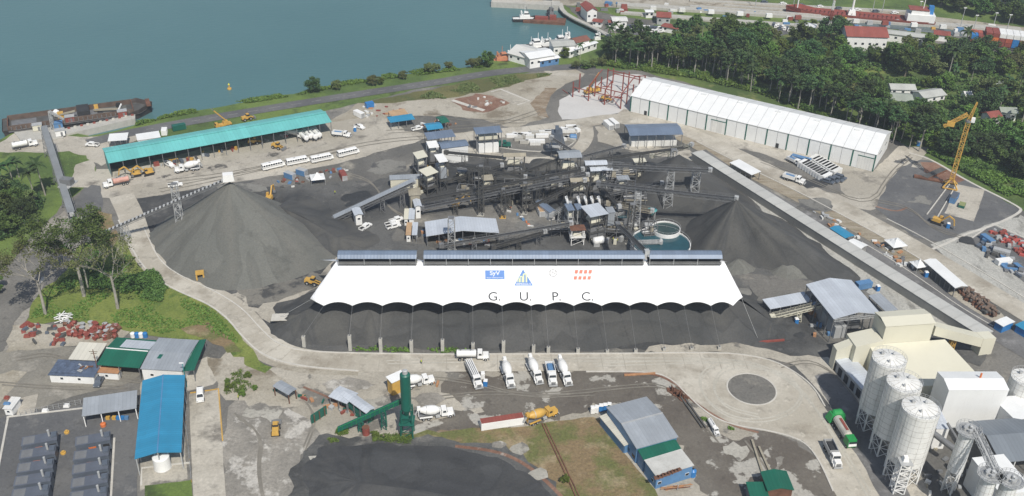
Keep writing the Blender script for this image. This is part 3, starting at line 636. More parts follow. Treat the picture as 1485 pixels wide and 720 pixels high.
def shed(name, label, cat, A, B, C, h, roof, wall=None, rise=.6, axis='x', sides='fblr', group=None, bays=None, win=None, door=None, frame_m=STEEL, base=0.0, inset=.35, th=.18, inner=True, ridgecap=False, gable=True):
    """roof + walls on the named sides (f front, b back, l left, r right) + posts on the open ones"""
    o, an, L, W = frame(A, B, C, h); t = thing(name, label, cat, (o.x, o.y, base), an, group); hh = h-base
    roof_mb(L, W, hh, rise, axis).build('roof', roof, t)
    i = inset; w = .12
    if wall and sides:
        top = hh-.2
        S = {'f': (L/2, i, L-2*i, w), 'b': (L/2, W-i, L-2*i, w), 'l': (i, W/2, w, W-2*i-.3), 'r': (L-i, W/2, w, W-2*i-.3)}
        for s in sides:
            cx, cy, sx, sy = S[s]; ex = 0
            if axis == 'mx' and s == 'b': ex = rise
            if axis == 'my' and s == 'r': ex = rise
            mb = MB(); mb.box(cx, cy, 0, sx, sy, top+ex)
            if gable and ((axis == 'x' and s in 'lr') or (axis == 'y' and s in 'fb')):
                if s in 'lr':
                    x = cx; mb.add([(x-w/2, i+.2, top), (x-w/2, W-i-.2, top), (x-w/2, W/2, top+rise), (x+w/2, i+.2, top), (x+w/2, W-i-.2, top), (x+w/2, W/2, top+rise)], [(0,2,1), (3,4,5), (0,3,5,2), (1,2,5,4)])
                else:
                    y = cy; mb.add([(i+.2, y-w/2, top), (L-i-.2, y-w/2, top), (L/2, y-w/2, top+rise), (i+.2, y+w/2, top), (L-i-.2, y+w/2, top), (L/2, y+w/2, top+rise)], [(0,1,2), (3,5,4), (0,2,5,3), (1,4,5,2)])
            mb.build('wall', wall, t)
    nb = bays or max(1, int(L/6)); opn = [s for s in 'fb' if s not in (sides if wall else '')]
    for s in opn:
        for k in range(nb+1):
            x = i+(L-2*i)*k/nb; y = i if s == 'f' else W-i
            hz = hh-.18+(rise*(2*x/L if x < L/2 else 2-2*x/L)*.9 if axis == 'y' else 0)+(rise*.95 if axis == 'mx' and s == 'b' else 0)+(rise*x/L*.95 if axis == 'my' else 0)
            MB().box(x, y, 0, .25, .25, hz).build('post', frame_m, t)
    if inner and opn and L > 14:      # roof trusses seen under the eave
        mb = MB()
        for k in range(nb+1):
            x = i+(L-2*i)*k/nb
            mb.bar((x, i, hh-.5), (x, W-i, hh-.5), .16)
        mb.build('roof_beam', frame_m, t)
    if win:
        for (s, u, z, ww, wh) in win:
            y = i-w/2-.03 if s == 'f' else None
            if s == 'f': f = MB().box(L*u, i-w/2-.02, z, ww, .08, wh).build('window', WHITE, t); MB().box(L*u, i-w/2-.07, z+.08, ww-.16, .06, wh-.16).build('pane', GLASS, f)
            elif s == 'r': f = MB().box(L-i+w/2+.02, W*u, z, .08, ww, wh).build('window', WHITE, t); MB().box(L-i+w/2+.07, W*u, z+.08, .06, ww-.16, wh-.16).build('pane', GLASS, f)
            elif s == 'l': f = MB().box(i-w/2-.02, W*u, z, .08, ww, wh).build('window', WHITE, t); MB().box(i-w/2-.07, W*u, z+.08, .06, ww-.16, wh-.16).build('pane', GLASS, f)
    if door:
        for (s, u, ww, wh, m) in door:
            if s == 'f': MB().box(L*u, i-w/2-.03, .02, ww, .07, wh).build('door', m, t)
            elif s == 'l': MB().box(i-w/2-.03, W*u, .02, .07, ww, wh).build('door', m, t)
            elif s == 'r': MB().box(L-i+w/2+.03, W*u, .02, .07, ww, wh).build('door', m, t)
    if ridgecap and axis == 'x': MB().box(L/2, W/2, hh+rise+.01, L, .4, .12).build('ridge_cap', LSTEEL if roof is GALV else WHITE, t)
    if ridgecap and axis == 'y': MB().box(L/2, W/2, hh+rise+.01, .3, W, .1).build('ridge_cap', SKYB, t)
    t['_L'] = L; t['_W'] = W
    del t['_L']; del t['_W']
    return t, L, W, hh
# --- teal workshop
t, L, W, h = shed('workshop_shed', 'very long teal roofed workshop open along its front, beside the shore road', 'shed', (157,237), (481,177), (144,216), 7, TEAL, TEALD, 1.6, 'x', 'bl', bays=18)
mb = MB(); mb.box(L/2, W*.5, 7+1.6+.02, L, 1.6, .25); mb.build('ridge_vent', TEAL, t)
for k in range(18): MB().box(.35+(L-.7)*(k+.5)/18, W-.9, .2, 3.6, .1, 4).build('rear_door', DARKIN, t)
# --- white warehouse
o, an, L, W = frame((914.5,139), (1272,225), (1302,193), 8.5)
WF = Matrix.Translation(o) @ Matrix.Rotation(an, 4, 'Z')
t = thing('warehouse', 'huge white gabled warehouse with dark green posts between its white wall panels', 'warehouse', o, an)
roof_mb(L, W, 8.5, 4.2, 'x').build('roof', WSHEET, t)
mb = MB(); mb.box(L/2, .4, 0, L-.8, .15, 8.3).box(L/2, W-.4, 0, L-.8, .15, 8.3).box(.4, W/2, 0, .15, W-1.2, 8.3).box(L-.4, W/2, 0, .15, W-1.2, 8.3)
for x in (.4, L-.4): mb.add([(x-.07, .5, 8.3), (x-.07, W-.5, 8.3), (x-.07, W/2, 12.4), (x+.07, .5, 8.3), (x+.07, W-.5, 8.3), (x+.07, W/2, 12.4)], [(0,2,1), (3,4,5), (0,3,5,2), (1,2,5,4)])
mb.build('wall', WSHEET, t)
nb = 12
for k in range(nb+1):
    MB().box(.4+(L-.8)*k/nb, .27, 0, .55, .2, 8.2).build('column', GREENP, t)
for k in range(nb*2):
    x = .4+(L-.8)*(k+.5)/(nb*2)
    if k % 2: MB().box(.4+(L-.8)*k/(nb*2), .31, 0, .12, .06, 8.0).build('panel_joint', STEEL, t)
for (u, ww) in ((.385, 7.2), (.965, 7.0), (.072, 1.4), (.63, 1.4)):
    MB().box(L*u, .24, 0, ww, .1, 6 if ww > 3 else 2.3).build('door', OFFW if ww > 3 else DARKIN, t)
for (u, ww) in ((.385, 7.6), (.965, 7.4)): MB().box(L*u, .2, 6.1, ww, .12, .35).build('door_lintel', GREENP, t)
MB().box(L-.3, W*.35, 5.2, .1, 4, .6).build('vent', STEEL, t); MB().box(L-.3, W*.72, 5.2, .1, 4, .6).build('vent', STEEL, t)
for k in range(1, 24):
    x = L*k/24; mb = MB()
    for (y0, z0, y1, z1) in ((0, 8.53, W/2, 12.73), (W/2, 12.73, W, 8.53)):
        mb.add([(x-.09, y0, z0), (x+.09, y0, z0), (x+.09, y1, z1), (x-.09, y1, z1)], [(0,1,2,3)])
    mb.build('roof_seam', LSTEEL, t)
for k in range(6): MB().box(L*(.12+.155*k), W*.44, 12.1, 2.6, .8, .5).build('roof_vent', WSHEET, t)
# --- red steel skeleton carrying the warehouse on to the left
t = thing('building_skeleton', 'red steel skeleton of posts and beams standing at the left end of the white warehouse', 'steel frame', o, an)
ys = [0.4+(W-.8)*k/4 for k in range(5)]; xs = [-5.0-9.0*k for k in range(4)]; miss = {(3, 3), (3, 4), (3, 2)}
for i, x in enumerate(xs):
    for j, y in enumerate(ys):
        if (i, j) in miss or j == 2 and i > 0 and i != 2: continue
        MB().box(x, y, 0, .5, .5, 8.3+(2.2 if j in (1, 3) else 0)).build('post', REDP, t)
for i, x in enumerate(xs[:-1]):
    mb = MB().bar((x, ys[0], 8.2), (x, ys[1], 10.4), .4)
    if i != 1: mb.bar((x, ys[1], 10.4), (x, W/2, 12.3), .4)
    if i == 0: mb.bar((x, W/2, 12.3), (x, ys[3], 10.4), .4).bar((x, ys[3], 10.4), (x, ys[4], 8.2), .4)
    mb.build('rafter', REDP, t)
for j in (0, 1, 4):
    mb = MB().bar((xs[0], ys[j], 5.5), (xs[3 if j == 0 else 2], ys[j], 5.5), .35); mb.build('beam', REDP, t)
MB().bar((xs[0], ys[3], 9.8), (xs[2], ys[3], 9.8), .35).build('beam', REDP, t)
MB().bar((xs[0], ys[0], 8), (xs[1], ys[0], .5), .2).bar((xs[1], ys[0], 8), (xs[0], ys[0], .5), .2).build('brace', REDP, t)
for k in range(9):
    x = xs[0]-6-random.random()*28; y = 3+random.random()*(W-6); a = random.random()*3
    q = WF @ Vector((x, y, 0)); s = thing('steel_beam', 'loose red steel beam lying on the slab inside the unfinished skeleton', 'steel beam', (q.x, q.y, .1), an+a, 'red steel beams on the slab')
    MB().box(0, 0, 0, 4+random.random()*5, .35, .35).build('beam_web', REDP, s)
# --- lower left cluster
t, L, W, h = shed('tank_shed', 'bright blue gabled metal roof on posts beside the pale concrete strip', 'shed', (195,666), (263,656), (200,553), 6.5, BLUE, None, 1.2, 'y', bays=2, frame_m=LSTEEL, ridgecap=True)
for k in range(1, 6):
    for x in (.35, L-.35): MB().box(x, W*k/6, 0, .22, .22, 6.3).build('post', LSTEEL, t)
p = P(233, 663, 4); t = thing('storage_tank', 'white round tank poking out from under the near end of the blue roof', 'tank', (p.x, p.y, 0))
MB().lathe((0,0,0), (0,0,1), [(0,2.3),(4.2,2.3),(4.5,1.9),(4.7,.6),(4.75,.05)], 28).build('shell', WHITE, t, smooth=False); MB().tube((0,0,4.6), (0,0,5), .35, n=10).build('hatch', STEEL, t)
MB().lathe((0,0,0),(0,0,1),[(0,2.5),(.25,2.5)],28).build('plinth', CONCB, t)
t, L, W, h = shed('wash_shed', 'weathered grey lean-to roof on white posts beside the blue gabled roof', 'shed', (118.5,604), (198,592), (124,580), 4.5, GALV, CONCB, .8, 'mx', 'b', bays=3, frame_m=WHITE)
t, L, W, h = shed('site_office', 'white flat roofed cabin with two small windows under a crumpled blue tarpaulin', 'cabin', (69,544), (136,547), (84,522), 3.2, TARP, WHITE, .15, 'mx', 'fblr', win=[('f', .28, 1.4, 1, .9), ('f', .66, 1.4, 1, .9), ('r', .5, 1.4, 1, .9)], th=.1)
mb = MB(); random.seed(3); N = 14
for i in range(N+1):
    for j in range(9): x = .5+(L*.55)*i/N; y = 1+(W-2)*j/8; mb.v.append((x, y, 3.42+.35*abs(noise.noise(Vector((x*1.2, y*1.1, 2)))) + (.0 if 0 < i < N and 0 < j < 8 else -.05)))
mb.f = [(i*9+j, (i+1)*9+j, (i+1)*9+j+1, i*9+j+1) for i in range(N) for j in range(8)]; mb.build('tarpaulin', TARP, t)
for k in range(7): MB().box(L*.55+random.random()*L*.35, 1.5+random.random()*(W-3), 3.36+.05, 1.5, .5, .25, rz=random.random()*3).build('plank', random.choice([BRICKP, LSTEEL, RUST]), t)
shed('canopy', 'plain off-white sheet roof behind the cabin with the blue tarpaulin', 'canopy', (99,521), (140,523), (111,497), 4.2, paint('cream_roof', (.62,.60,.52), .5, .05, .1, .1, seam=(0, 1.5)), OFFW, .3, 'mx', 'b', bays=2)
t, L, W, h = shed('maintenance_shed', 'green sheet roof with a white ridge strip, joined to a grey roof at its right', 'shed', (140,529), (202,534), (166,489), 5, GREEN, WHITE, 1.0, 'x', 'bl', ridgecap=True)
mb = roof_mb(L*.62, W*.40, 0, 0, 'mx', .1); 
MB().add([(L*.28, W*.58, 5+1.0*.88+.05), (L, W*.58, 5+1.0*.84+.05), (L, W*.93, 5.20), (L*.28, W*.93, 5.20)], [(0,1,2,3)]).build('roof_panel', GALVL, t)
t, L, W, h = shed('maintenance_shed', 'wide grey galvanised roof over a white wall between the green roofs', 'shed', (203,535), (264,538.5), (228,490), 5, GALV, WHITE, .8, 'x', 'fbr', win=[('f', .25, 2.2, 1.1, .9)])
MB().add([(L*.27, W*.3, 5.53), (L*.36, W*.3, 5.53), (L*.38, W*.42, 5.73), (L*.29, W*.42, 5.73)], [(0,1,2,3)]).build('skylight', GREENP, t)
shed('lean_to', 'dark green sloping sheet roof at the right end of the grey galvanised roof', 'lean-to', (264.5,538.5), (282,538.5), (290,494), 4.4, GREEN, None, .5, 'my', '', bays=1)
shed('hut', 'small white hut with orange-brown roof and one window beside the dark pickup', 'hut', (140,540), (171,542), (146,531), 3, BRICKP, WHITE, .1, 'mx', 'fblr', win=[('f', .42, 1.2, 1, .9), ('r', .5, 1.2, .8, .8)])
shed('guard_hut', 'tiny white hut with red and blue goods on its roof at the left edge', 'hut', (3,593), (17,594), (8,575), 2.8, OFFW, WHITE, .1, 'mx', 'fblr', win=[('f', .5, 1.2, .9, .8)])
p = P(10, 578, 3.0); t = tag(MB().box(0,0,0,1.5,1.2,.7,.8,.8).build('crate', REDP), 'red crate lying on the tiny white hut at the left edge', 'crate'); t.location = p
p = P(10, 586, 3.0); t = tag(MB().box(0,0,0,2,1.0,.5,.8,.8).build('crate', SKYB), 'light blue bundle lying on the tiny white hut at the left edge', 'bundle'); t.location = p
# --- generator containers
def genset():
    t = thing('generator_container', '', 'generator')
    MB().box(0,0,.3,8,3.2,2.9).build('body', GENS, t); MB().box(0,0,3.2,8.1,3.3,.18).build('roof', GENR, t); MB().box(0,0,0,7.6,3.3,.3).build('skid', BLACK, t)
    MB().box(-.3,-1.64,1.6,1.7,.07,.5).build('sign', ORANGE, t); MB().tube((2.2,.4,3.38),(2.2,.4,5.2),.28,n=10).build('exhaust_stack', LSTEEL, t)
    MB().box(3.3,.2,3.38,1.2,1.8,.5).build('radiator', GENS, t); MB().box(-2.4,-.0,3.38,2.6,2.6,.06).build('roof_hatch', STEEL, t)
    MB().box(-3,-1.64,.5,.9,.05,2.0).build('door', GENR, t); MB().box(2.9,-1.64,.8,1.5,.06,1.5).build('louvre', BLACK, t)
    return t
K = Kind(genset(), 'generator containers in two rows on the asphalt')
words = ['farthest', 'second', 'third', 'fourth', 'fifth']
ys_ = [(42.5,655,81,648,0), (40.5,674,78,668,1), (36.7,694,75,688,2), (33,713,72,707,3), (29,732,69,726,4)]
for (x0,y0,x1,y1,i) in ys_: K.px((x0, y0), (x1, y1), 'slate grey generator container, %s from the top of the left row' % words[i], z=.13)
for i,(x0,y0,x1,y1) in enumerate([(119,655,158,648),(117,676,156,670),(115.5,696,155,689),(114,716,154,709),(112,736,153,729)]):
    K.px((x0, y0), (x1, y1), 'slate grey generator container, %s from the top of the right row' % words[i], z=.13)
# --- bottom centre blue offices
t, L, W, h = shed('office_building', 'blue walled building under a large grey gabled roof with pale ridge by the dry grass', 'building', (923,651), (984,634), (873,592), 6, GALV, SKYB, 1.3, 'x', 'fblr', ridgecap=True)
for k in range(6): MB().box(.28, W*(k+.5)/6, 1.2, .1, 1.6, 1.1).build('window', GLASS, t)
shed('office_annex', 'green roofed blue extension between the grey roof and the white roof', 'annex', (933,667), (990,654), (923,651), 5, GREEN, SKYB, .3, 'mx', 'fblr')
t, L, W, h = shed('office_annex', 'white flat roofed blue building at the lower end of the office row', 'annex', (952,692), (1007,675), (934,668), 5, paint('pale_roof', (.50,.50,.47), .6, .12, .3, .35), SKYB, .2, 'mx', 'fblr', win=[('f', .12, 1.5, 1.2, 1), ('f', .85, 1.5, 1.2, 1), ('l', .3, 1.5, 1, .9)])
shed('side_cabin', 'long narrow blue cabin with a cream sheet roof alongside the office building', 'cabin', (869,604), (905,647), (879,600), 3.4, paint('cream_rib', (.58,.56,.48), .6, .1, .2, .2, seam=(0, .8)), SKYB, .3, 'mx', 'fblr', win=[('l', .5, 1.3, .9, .9)])
p = P(1003, 685, .1)
t = thing('water_barrel', 'bright blue water tank standing at the right corner of the white flat roof', 'tank', P(1004, 690, .1)); MB().lathe((0,0,0),(0,0,1),[(0,1),(2,1),(2.5,.5),(2.6,.2)],14).build('shell', BLUEP, t); MB().tube((0,0,2.6),(0,0,2.75),.3,n=8).build('lid', BLACK, t)
for i in range(14):
    a, b = (955+random.random()*30, 712-random.random()*6), (975+random.random()*30, 702+random.random()*6)
    p, q = P(*a, .2), P(*b, .2); t = tag(MB().bar((0,0,0), q-p, .18).build('steel_bar', random.choice([RUST, BRICKP, LSTEEL])), 'long rusty bar in the heap in front of the white flat roofed blue building', 'bar', 'bars heaped before the blue offices'); t.location = p+Vector((0,0,.05+.18*(i % 3)))
for i in range(8):
    p = P(952+i*4.6, 694-i*1.7, 5.45); t = tag(MB().box(0,0,0,1.4,1.0,.4).build('rusty_plate', RUST), 'rusty plate lying along the front edge of the white flat roof', 'plate', 'rusty plates on the roof edge'); t.location = p; t.rotation_euler = (0,0,random.random())
# --- plain white container with red roof
def container(m, mr, L=12.2, H=2.6, W=2.44, name='shipping_container', door=LSTEEL):
    t = thing(name, '', 'container'); mb = MB(); mb.box(0,0,.12,L,W,H-.12)
    mb.build('body', m, t); MB().box(0,0,H,L-.1,W-.1,.05).build('roof', mr, t)
    mb = MB(); n = int(L/.6)
    for k in range(n):
        for s in (-1, 1): mb.box(-L/2+L*(k+.5)/n, s*(W/2+.02), .2, .25, .06, H-.35)
    mb.build('ribs', m, t)
    MB().box(L/2+.03, 0, .2, .06, W-.2, H-.3).build('door', door, t); mb = MB()
    for s in (-.6,-.2,.2,.6): mb.bar((L/2+.1, s, .2), (L/2+.1, s, H-.2), .05)
    mb.build('lock_rod', STEEL, t); MB().box(0,0,0,L,W-.4,.12).build('base_rail', STEEL, t); return t
def cont(m, mr, a, b, label, L=12.2, H=2.6, z=.12, group=None, W=2.44, door=LSTEEL):
    t = container(m, mr, L, H, W, door=door); p, q = P(*a), P(*b); c = (p+q)/2; t.location = (c.x, c.y, z); t.rotation_euler = (0,0,math.atan2(q.y-p.y, q.x-p.x)); t['label'] = label
    if group: t['group'] = group
    return t
cont(WHITE, REDROOF, (698,622), (757,613), 'long white container with a faded red roof behind the dry grass bench', 13, 2.8)
cont(SKYB, SKYB, (1240,420), (1262,416), 'blue container standing at the corner of the large blue-grey shed roof', 6.1, 2.6)
cont(REDP, REDP, (494,252), (502,266), 'dark red container standing alone right of the peaked white tent', 6.1)
cont(SKYB, SKYB, (1148,232), (1174,239), 'light blue container beyond the row of white containers near the warehouse', 9)
cont(SKYB, LSTEEL, (413,256), (429,262), 'light blue container in the scrap area below the white buses, left of two', 5)
cont(SKYB, LSTEEL, (431,252), (445,256), 'light blue container in the scrap area below the white buses, right of two', 4.5)
cont(BLUEP, BLUEP, (531,157), (541,155), 'small bright blue container on the dirt beyond the teal workshop', 4)
cont(GREENP, GREENP, (252,190), (268,187), 'dark green container on the grass behind the teal workshop', 6.1)
cont(WHITE, WHITE, (238,200), (240,190), 'white container with a rusty side behind the teal workshop', 4)
cont(WHITE, WHITE, (514,166), (528,173), 'white container with open end on the dirt beyond the teal workshop', 6)
cont(WHITE, WHITE, (876,180), (888,191), 'white container left of the large grey roofed wash building, nearer of two', 7)
cont(WHITE, WHITE, (884,178), (896,188), 'white container left of the large grey roofed wash building, against its corner', 7)
cont(WHITE, TANB, (779,300), (788,318), 'white container with a tan roof standing between the conveyors and the crusher', 8)
for i in range(9):
    f = i/8; a = (1162+f*30, 243.5+f*18.5); cont(WHITE, WHITE, a, (a[0]+7, a[1]-3.4), 'white container in the long row packed side by side in front of the warehouse', 6.1, group='white containers packed side by side', W=3.0)
for i in range(8):
    f = i/7; a = (1177+f*30, 237+f*18); cont(OFFW, OFFW, a, (a[0]+7, a[1]-3.4), 'off-white container in the second row behind the packed white containers', 6.1, group='second row of off-white containers', W=3.0)
# --- office block in the middle of the plant
t, L, W, h = shed('plant_office', 'low building with a bright blue-grey two-pitch roof in front of the long conveyors', 'building', (618,343), (724,338), (614,322), 5, GALVL, OFFW, 1.8, 'y', 'blr', bays=6)
shed('site_cabin', 'narrow white cabin with a tan roof at the far end of the cabin row', 'cabin', (585,318), (592,318), (582,303), 3.4, CREAM, WHITE, .1, 'mx', 'fblr', win=[('f', .5, 1.4, .8, .8)])
shed('site_cabin', 'white cabin under a pale blue sheet roof beside the three parked white pickups', 'cabin', (592,318), (601,318), (590,303), 3.4, GALVL, WHITE, .3, 'mx', 'fblr')
shed('site_cabin', 'white cabin with a tan roof at the near end of the cabin row', 'cabin', (588,341), (596,341), (584,323), 3.4, TANB, WHITE, .1, 'mx', 'fblr', win=[('f', .5, 1.4, .8, .8)])
shed('site_cabin', 'open blue-grey sheet roof right of the near tan roofed cabin', 'canopy', (597,341), (605,341), (593,323), 3.6, GALVL, None, .2, 'mx', '', bays=1)
def kiosk(A, B, C, h, lab, m=WHITE): return shed('control_kiosk', lab, 'kiosk', A, B, C, h, GALVL, m, .5, 'y', 'fblr', inset=.6, win=[('f', .5, h*.5, 1.2, .9)])
kiosk((514,313), (527,311), (509,303), 5, 'small cream kiosk with a pale blue gable roof at the foot of the feed conveyor')
kiosk((601,300), (612,299), (597,290), 6, 'tall narrow white kiosk with a small blue-grey gable roof above the cabin row')
shed('transformer_cabin', 'narrow white cabin with a blue gabled roof beside the tan roofed container', 'cabin', (797,309), (807,306), (786,290), 4, GALVB, WHITE, .5, 'y', 'fblr', win=[('f', .5, 1.6, .8, .8)])
# --- elevated sheet-roofed screening towers
def tower(label, A, B, C, h, roof, decks=((.62, .8), (.35, 1.0)), rise=.8, axis='x', name='screening_tower', body=None, st=DSTEEL, mach=True, extra=0.0):
    o, an, L, W = frame(A, B, C, h); t = thing(name, label, 'tower', (o.x, o.y, 0), an, None)
    roof_mb(L, W, h, rise, axis, .15).build('roof', roof, t); i = .5
    xs_ = [i, L-i] if L < 7 else [i, L/2, L-i]
    for x in xs_:
        for y in (i, W-i): MB().box(x, y, 0, .28, .28, h-.15).build('column', st, t)
    for k, (f, e) in enumerate(decks):
        z = h*f; MB().box(L/2, W/2, z, L*e, W*e, .18).build('deck', st, t)
        mb = MB(); a, b = L/2*(1-e), W/2*(1-e)
        cs = [(a, b), (L-a, b), (L-a, W-b), (a, W-b)]
        for q in range(4):
            p0, p1 = cs[q], cs[(q+1) % 4]
            for zz in (.6, 1.1): mb.bar((*p0, z+zz), (*p1, z+zz), .06)
            for g in range(4): u = g/4; X, Y = p0[0]+(p1[0]-p0[0])*u, p0[1]+(p1[1]-p0[1])*u; mb.bar((X, Y, z), (X, Y, z+1.1), .05)
        mb.build('handrail', st, t)
        if mach: 
            MB().box(L*.45, W/2, z+.3, L*.55, W*.5, min(1.9, h*.16), .9, .7, ox=.3).build('vibrating_screen', (CREAM if k == 0 else STEEL), t)
            MB().tube((L*.82, W*.3, z+.9), (L*.82, W*.7, z+.9), .35).build('motor', LSTEEL, t)
    mb = MB()
    for (p0, p1) in (((i, i), (L-i, i)), ((L-i, i), (L-i, W-i)), ((i, W-i), (i, i))):
        k = 0
        while k*h*.3 < h*.85:
            z0, z1 = k*h*.3, min(h*.95, (k+1)*h*.3); mb.bar((*p0, z0), (*p1, z1), .12); k += 1
    mb.build('bracing', st, t)
    mb = MB(); mb.lathe((L*.5, W*.5, h*.12), (0,0,1), [(0, .5), (h*.14, min(L, W)*.38), (h*.2, min(L, W)*.38)], 4); mb.build('hopper', STEEL, t)
    if body:
        z0, z1, m = body; MB().box(L/2, W/2, z0, L*.86, W*.86, z1-z0).build('cladding', m, t)
    return t
tower('tall screening tower with a wide double-pitched dusty roof, farthest of the crushing plant towers', (811.6,230), (844.6,228.5), (808,219), 16, GALV)
tower('screening tower with a narrow pale roof just behind the larger pale roofed one', (849,240), (881.5,239), (845,233), 17, GALVL)
tower('screening tower with a long pale grey roof in the middle of the crushing plant', (856.5,248.6), (889,247), (853,242), 15, GALVL)
tower('screening tower with a tan dusty roof above the row of white cyclones', (827.5,264.4), (855,263), (825,258), 13, DUSTY)
tower('screen house with a tan dusty roof standing alone between the crossing conveyors', (730,227.5), (763,227), (728,222), 12, DUSTY)
tower('broad raised platform with a bright blue-grey roof in front of the cyclones', (856.5,315.5), (883,310), (845,300), 12, GALVL, rise=.4, axis='mx', body=(2, 5, STEEL))
tower('small blue-grey roofed bin tower, left of the pair under the cyclones', (823.5,306), (834,305), (821,296), 10, GALVB, rise=.2, axis='mx', st=LSTEEL)
tower('small blue-grey roofed bin tower, right of the pair under the cyclones', (837,305), (847,304), (835,296), 10, GALVB, rise=.2, axis='mx', st=LSTEEL)
tower('steel tower with a small white roof beside the wide blue roofs', (622,215), (637,213.5), (620,206), 12, WHITE, rise=.3, axis='mx', body=(5, 9, STEEL))
tower('slender steel tower with a small white roof and grey clad waist', (637,236), (650,234), (632,225), 14, WHITE, rise=.3, axis='mx', body=(6, 10.5, GALV))
tower('crusher stand with a tilted tan roof, farther of two', (605,231), (620.6,228.6), (602,221), 11, CREAM, rise=.5, axis='my', st=STEEL)
tower('crusher stand with a tilted tan roof, nearer of two of two', (618.5,256), (636,251), (613.7,245), 10, CREAM, rise=.5, axis='my', st=DSTEEL)
tower('square tower clad in dull grey sheet at the lower end of the twin conveyors', (593,284), (611,283), (592,274), 8, DUSTY, rise=.3, axis='mx', body=(.5, 7.8, DUSTY), mach=False, decks=())
tower('narrow grey clad box tower right of the broad blue-grey roofed platform', (882,309), (893,308), (881,301), 12, GALV, rise=.2, axis='mx', body=(6, 11.8, GALV), mach=False, decks=())
tower('crusher house with a rusty red deck below the blue-grey roofed bin towers', (828,335), (850,334), (826,327), 7, RUST, rise=.1, axis='mx', st=WHITE, decks=((.5, 1.0),))
t, L, W, h = shed('bin_house', 'high blue roof on dark posts over a white walled bin, green truck beside it', 'shed', (690,195), (728.6,192), (683,187), 10, GALVB, None, .5, 'mx', '', bays=3)
MB().box(L/2, W*.5, 0, L*.75, W*.9, 4.5).build('bin_wall', WSHEET, t); MB().box(L/2, W*.5, 6.0, L*.9, W*.8, .2).build('deck', DSTEEL, t); MB().box(L/2, W*.5, 6.2, L*.7, W*.5, 1.6).build('vibrating_screen', CREAM, t)
t, L, W, h = shed('bin_house', 'blue roof on dark posts, farther of two overlapping blue roofs at the plant edge', 'shed', (620,203), (661,198), (616,194), 8, GALVB, None, .5, 'mx', '', bays=4)
MB().box(L/2, W*.5, 0, L*.9, W*.8, 3.5).build('bin_wall', WSHEET, t)
t, L, W, h = shed('bin_house', 'long blue roof over pale bin walls, nearer of two overlapping blue roofs', 'shed', (640,216), (680,211), (636,207), 8, GALVB, WSHEET, .8, 'x', 'fb')
shed('stores_shed', 'long shed with grey and teal roof sheets over cream wall by the twin conveyors', 'shed', (565,261), (613,259), (564,255.5), 4.5, GALV, CREAM, .4, 'mx', 'fblr')
MB
t, L, W, h = shed('wash_building', 'large low dark grey-blue roof on posts at the top of the loop road', 'shed', (913,197), (991,195), (898,181), 7, GALVB, None, 1.0, 'x', 'b', bays=6)
MB().box(L/2, W*.45, 0, L*.85, W*.5, 2.6).build('machine_row', OFFW, t)
# cyclones
def cyclone():
    t = thing('cyclone', '', 'cyclone'); 
    mb = MB()
    for y in (-.5, .5): mb.lathe((0,y,0), (.25,0,-1), [(-.8,.45),(0,.45),(2.2,.16)], 10)
    mb.build('cone', WHITE, t); MB().bar((0,-.8,.9), (0,.8,.9), .25).build('feed_pipe', LSTEEL, t); MB().bar((.2,-.9,-.9), (.2,.9,-.9), .2).build('support_beam', DSTEEL, t); return t
K = Kind(cyclone(), 'row of five white cyclones')
for i, x in enumerate((822, 839, 849, 858.5, 868.5)): K.put(P(x, 290, 11.5), .1, 'white twin-cone cyclone, %s from the left of the row of five' % ['first','second','third','fourth','fifth'][i], sc=1.3)
t = thing('cyclone_stand', 'long narrow steel gantry carrying the row of white cyclones', 'gantry', P(845, 292, 0)*1.0); q0 = P(816,292,9.6); q1 = P(874,291,9.6); t.location = (q0.x, q0.y, 0)
d = Vector((q1.x-q0.x, q1.y-q0.y, 0)); MB().bar((0,0,9.3), d+Vector((0,0,9.3)), 1.2).build('deck', DSTEEL, t)
for k in range(6): MB().lattice(d*(k/5), d*(k/5)+Vector((0,0,9)), 1, 1, 5, .1).build('leg', DSTEEL, t)
# water tanks (thickeners)
def thick(label, c, r, h, wm, wall, bridge=None, zb=0):
    p = P(*c, h); t = thing('settling_tank', label, 'tank', (p.x, p.y, 0)); n = 40; mb = MB()
    mb.lathe((0,0,0),(0,0,1),[(0,r),(h,r),(h,r-.3),(h-1.0,r-.3)], n); mb.f = mb.f[:-2]; mb.build('wall', wall, t)
    m2 = MB(); m2.add([((r-.31)*math.cos(2*math.pi*i/n), (r-.31)*math.sin(2*math.pi*i/n), h-.55) for i in range(n)], [tuple(range(n))]); m2.build('water', wm, t)
    mb = MB()
    for i in range(n):
        a, b = [(Vector((r*math.cos(2*math.pi*k/n), r*math.sin(2*math.pi*k/n), h+1))) for k in (i, i+1)]; mb.bar(a, b, .07)
        if i % 2 == 0: mb.bar(a-Vector((0,0,1)), a, .06)
    mb.build('railing', LSTEEL, t)
    if bridge:
        mb = MB(); x0, y0 = -r*math.cos(bridge), -r*math.sin(bridge)
        for o_ in (-.7, .7): mb.lattice((x0, y0+o_, h+.4), (0, o_, h+.4), .6, .6, 10, .1)
        mb.build('bridge', LSTEEL, t); MB().lathe((0,0,h-.5),(0,0,1),[(0,.9),(1.4,.9),(2.2,.4)],12).build('drive', LSTEEL, t)
    return t
thick('largest round tank of blue water, partly behind the tent gallery', (958,352), 11.5, 4, POOL, WHITE, .1)
thick('smaller round white walled tank of green water beside the largest one', (966,331), 5.6, 5, POOLG, WHITE)
thick('small round tank of blue water half hidden by steelwork left of the others', (903,309), 4.6, 5, POOL, STEEL, .6)
# --- covered gallery
t, L, W, h = shed('covered_gallery', 'very long pale grey covered conveyor gallery running diagonally down to the cream building', 'gallery', (1003,222), (1423,488), (1443,482), 3.6, GALLERY, GWALL, .25, 'x', 'fblr', inner=False, inset=.15)
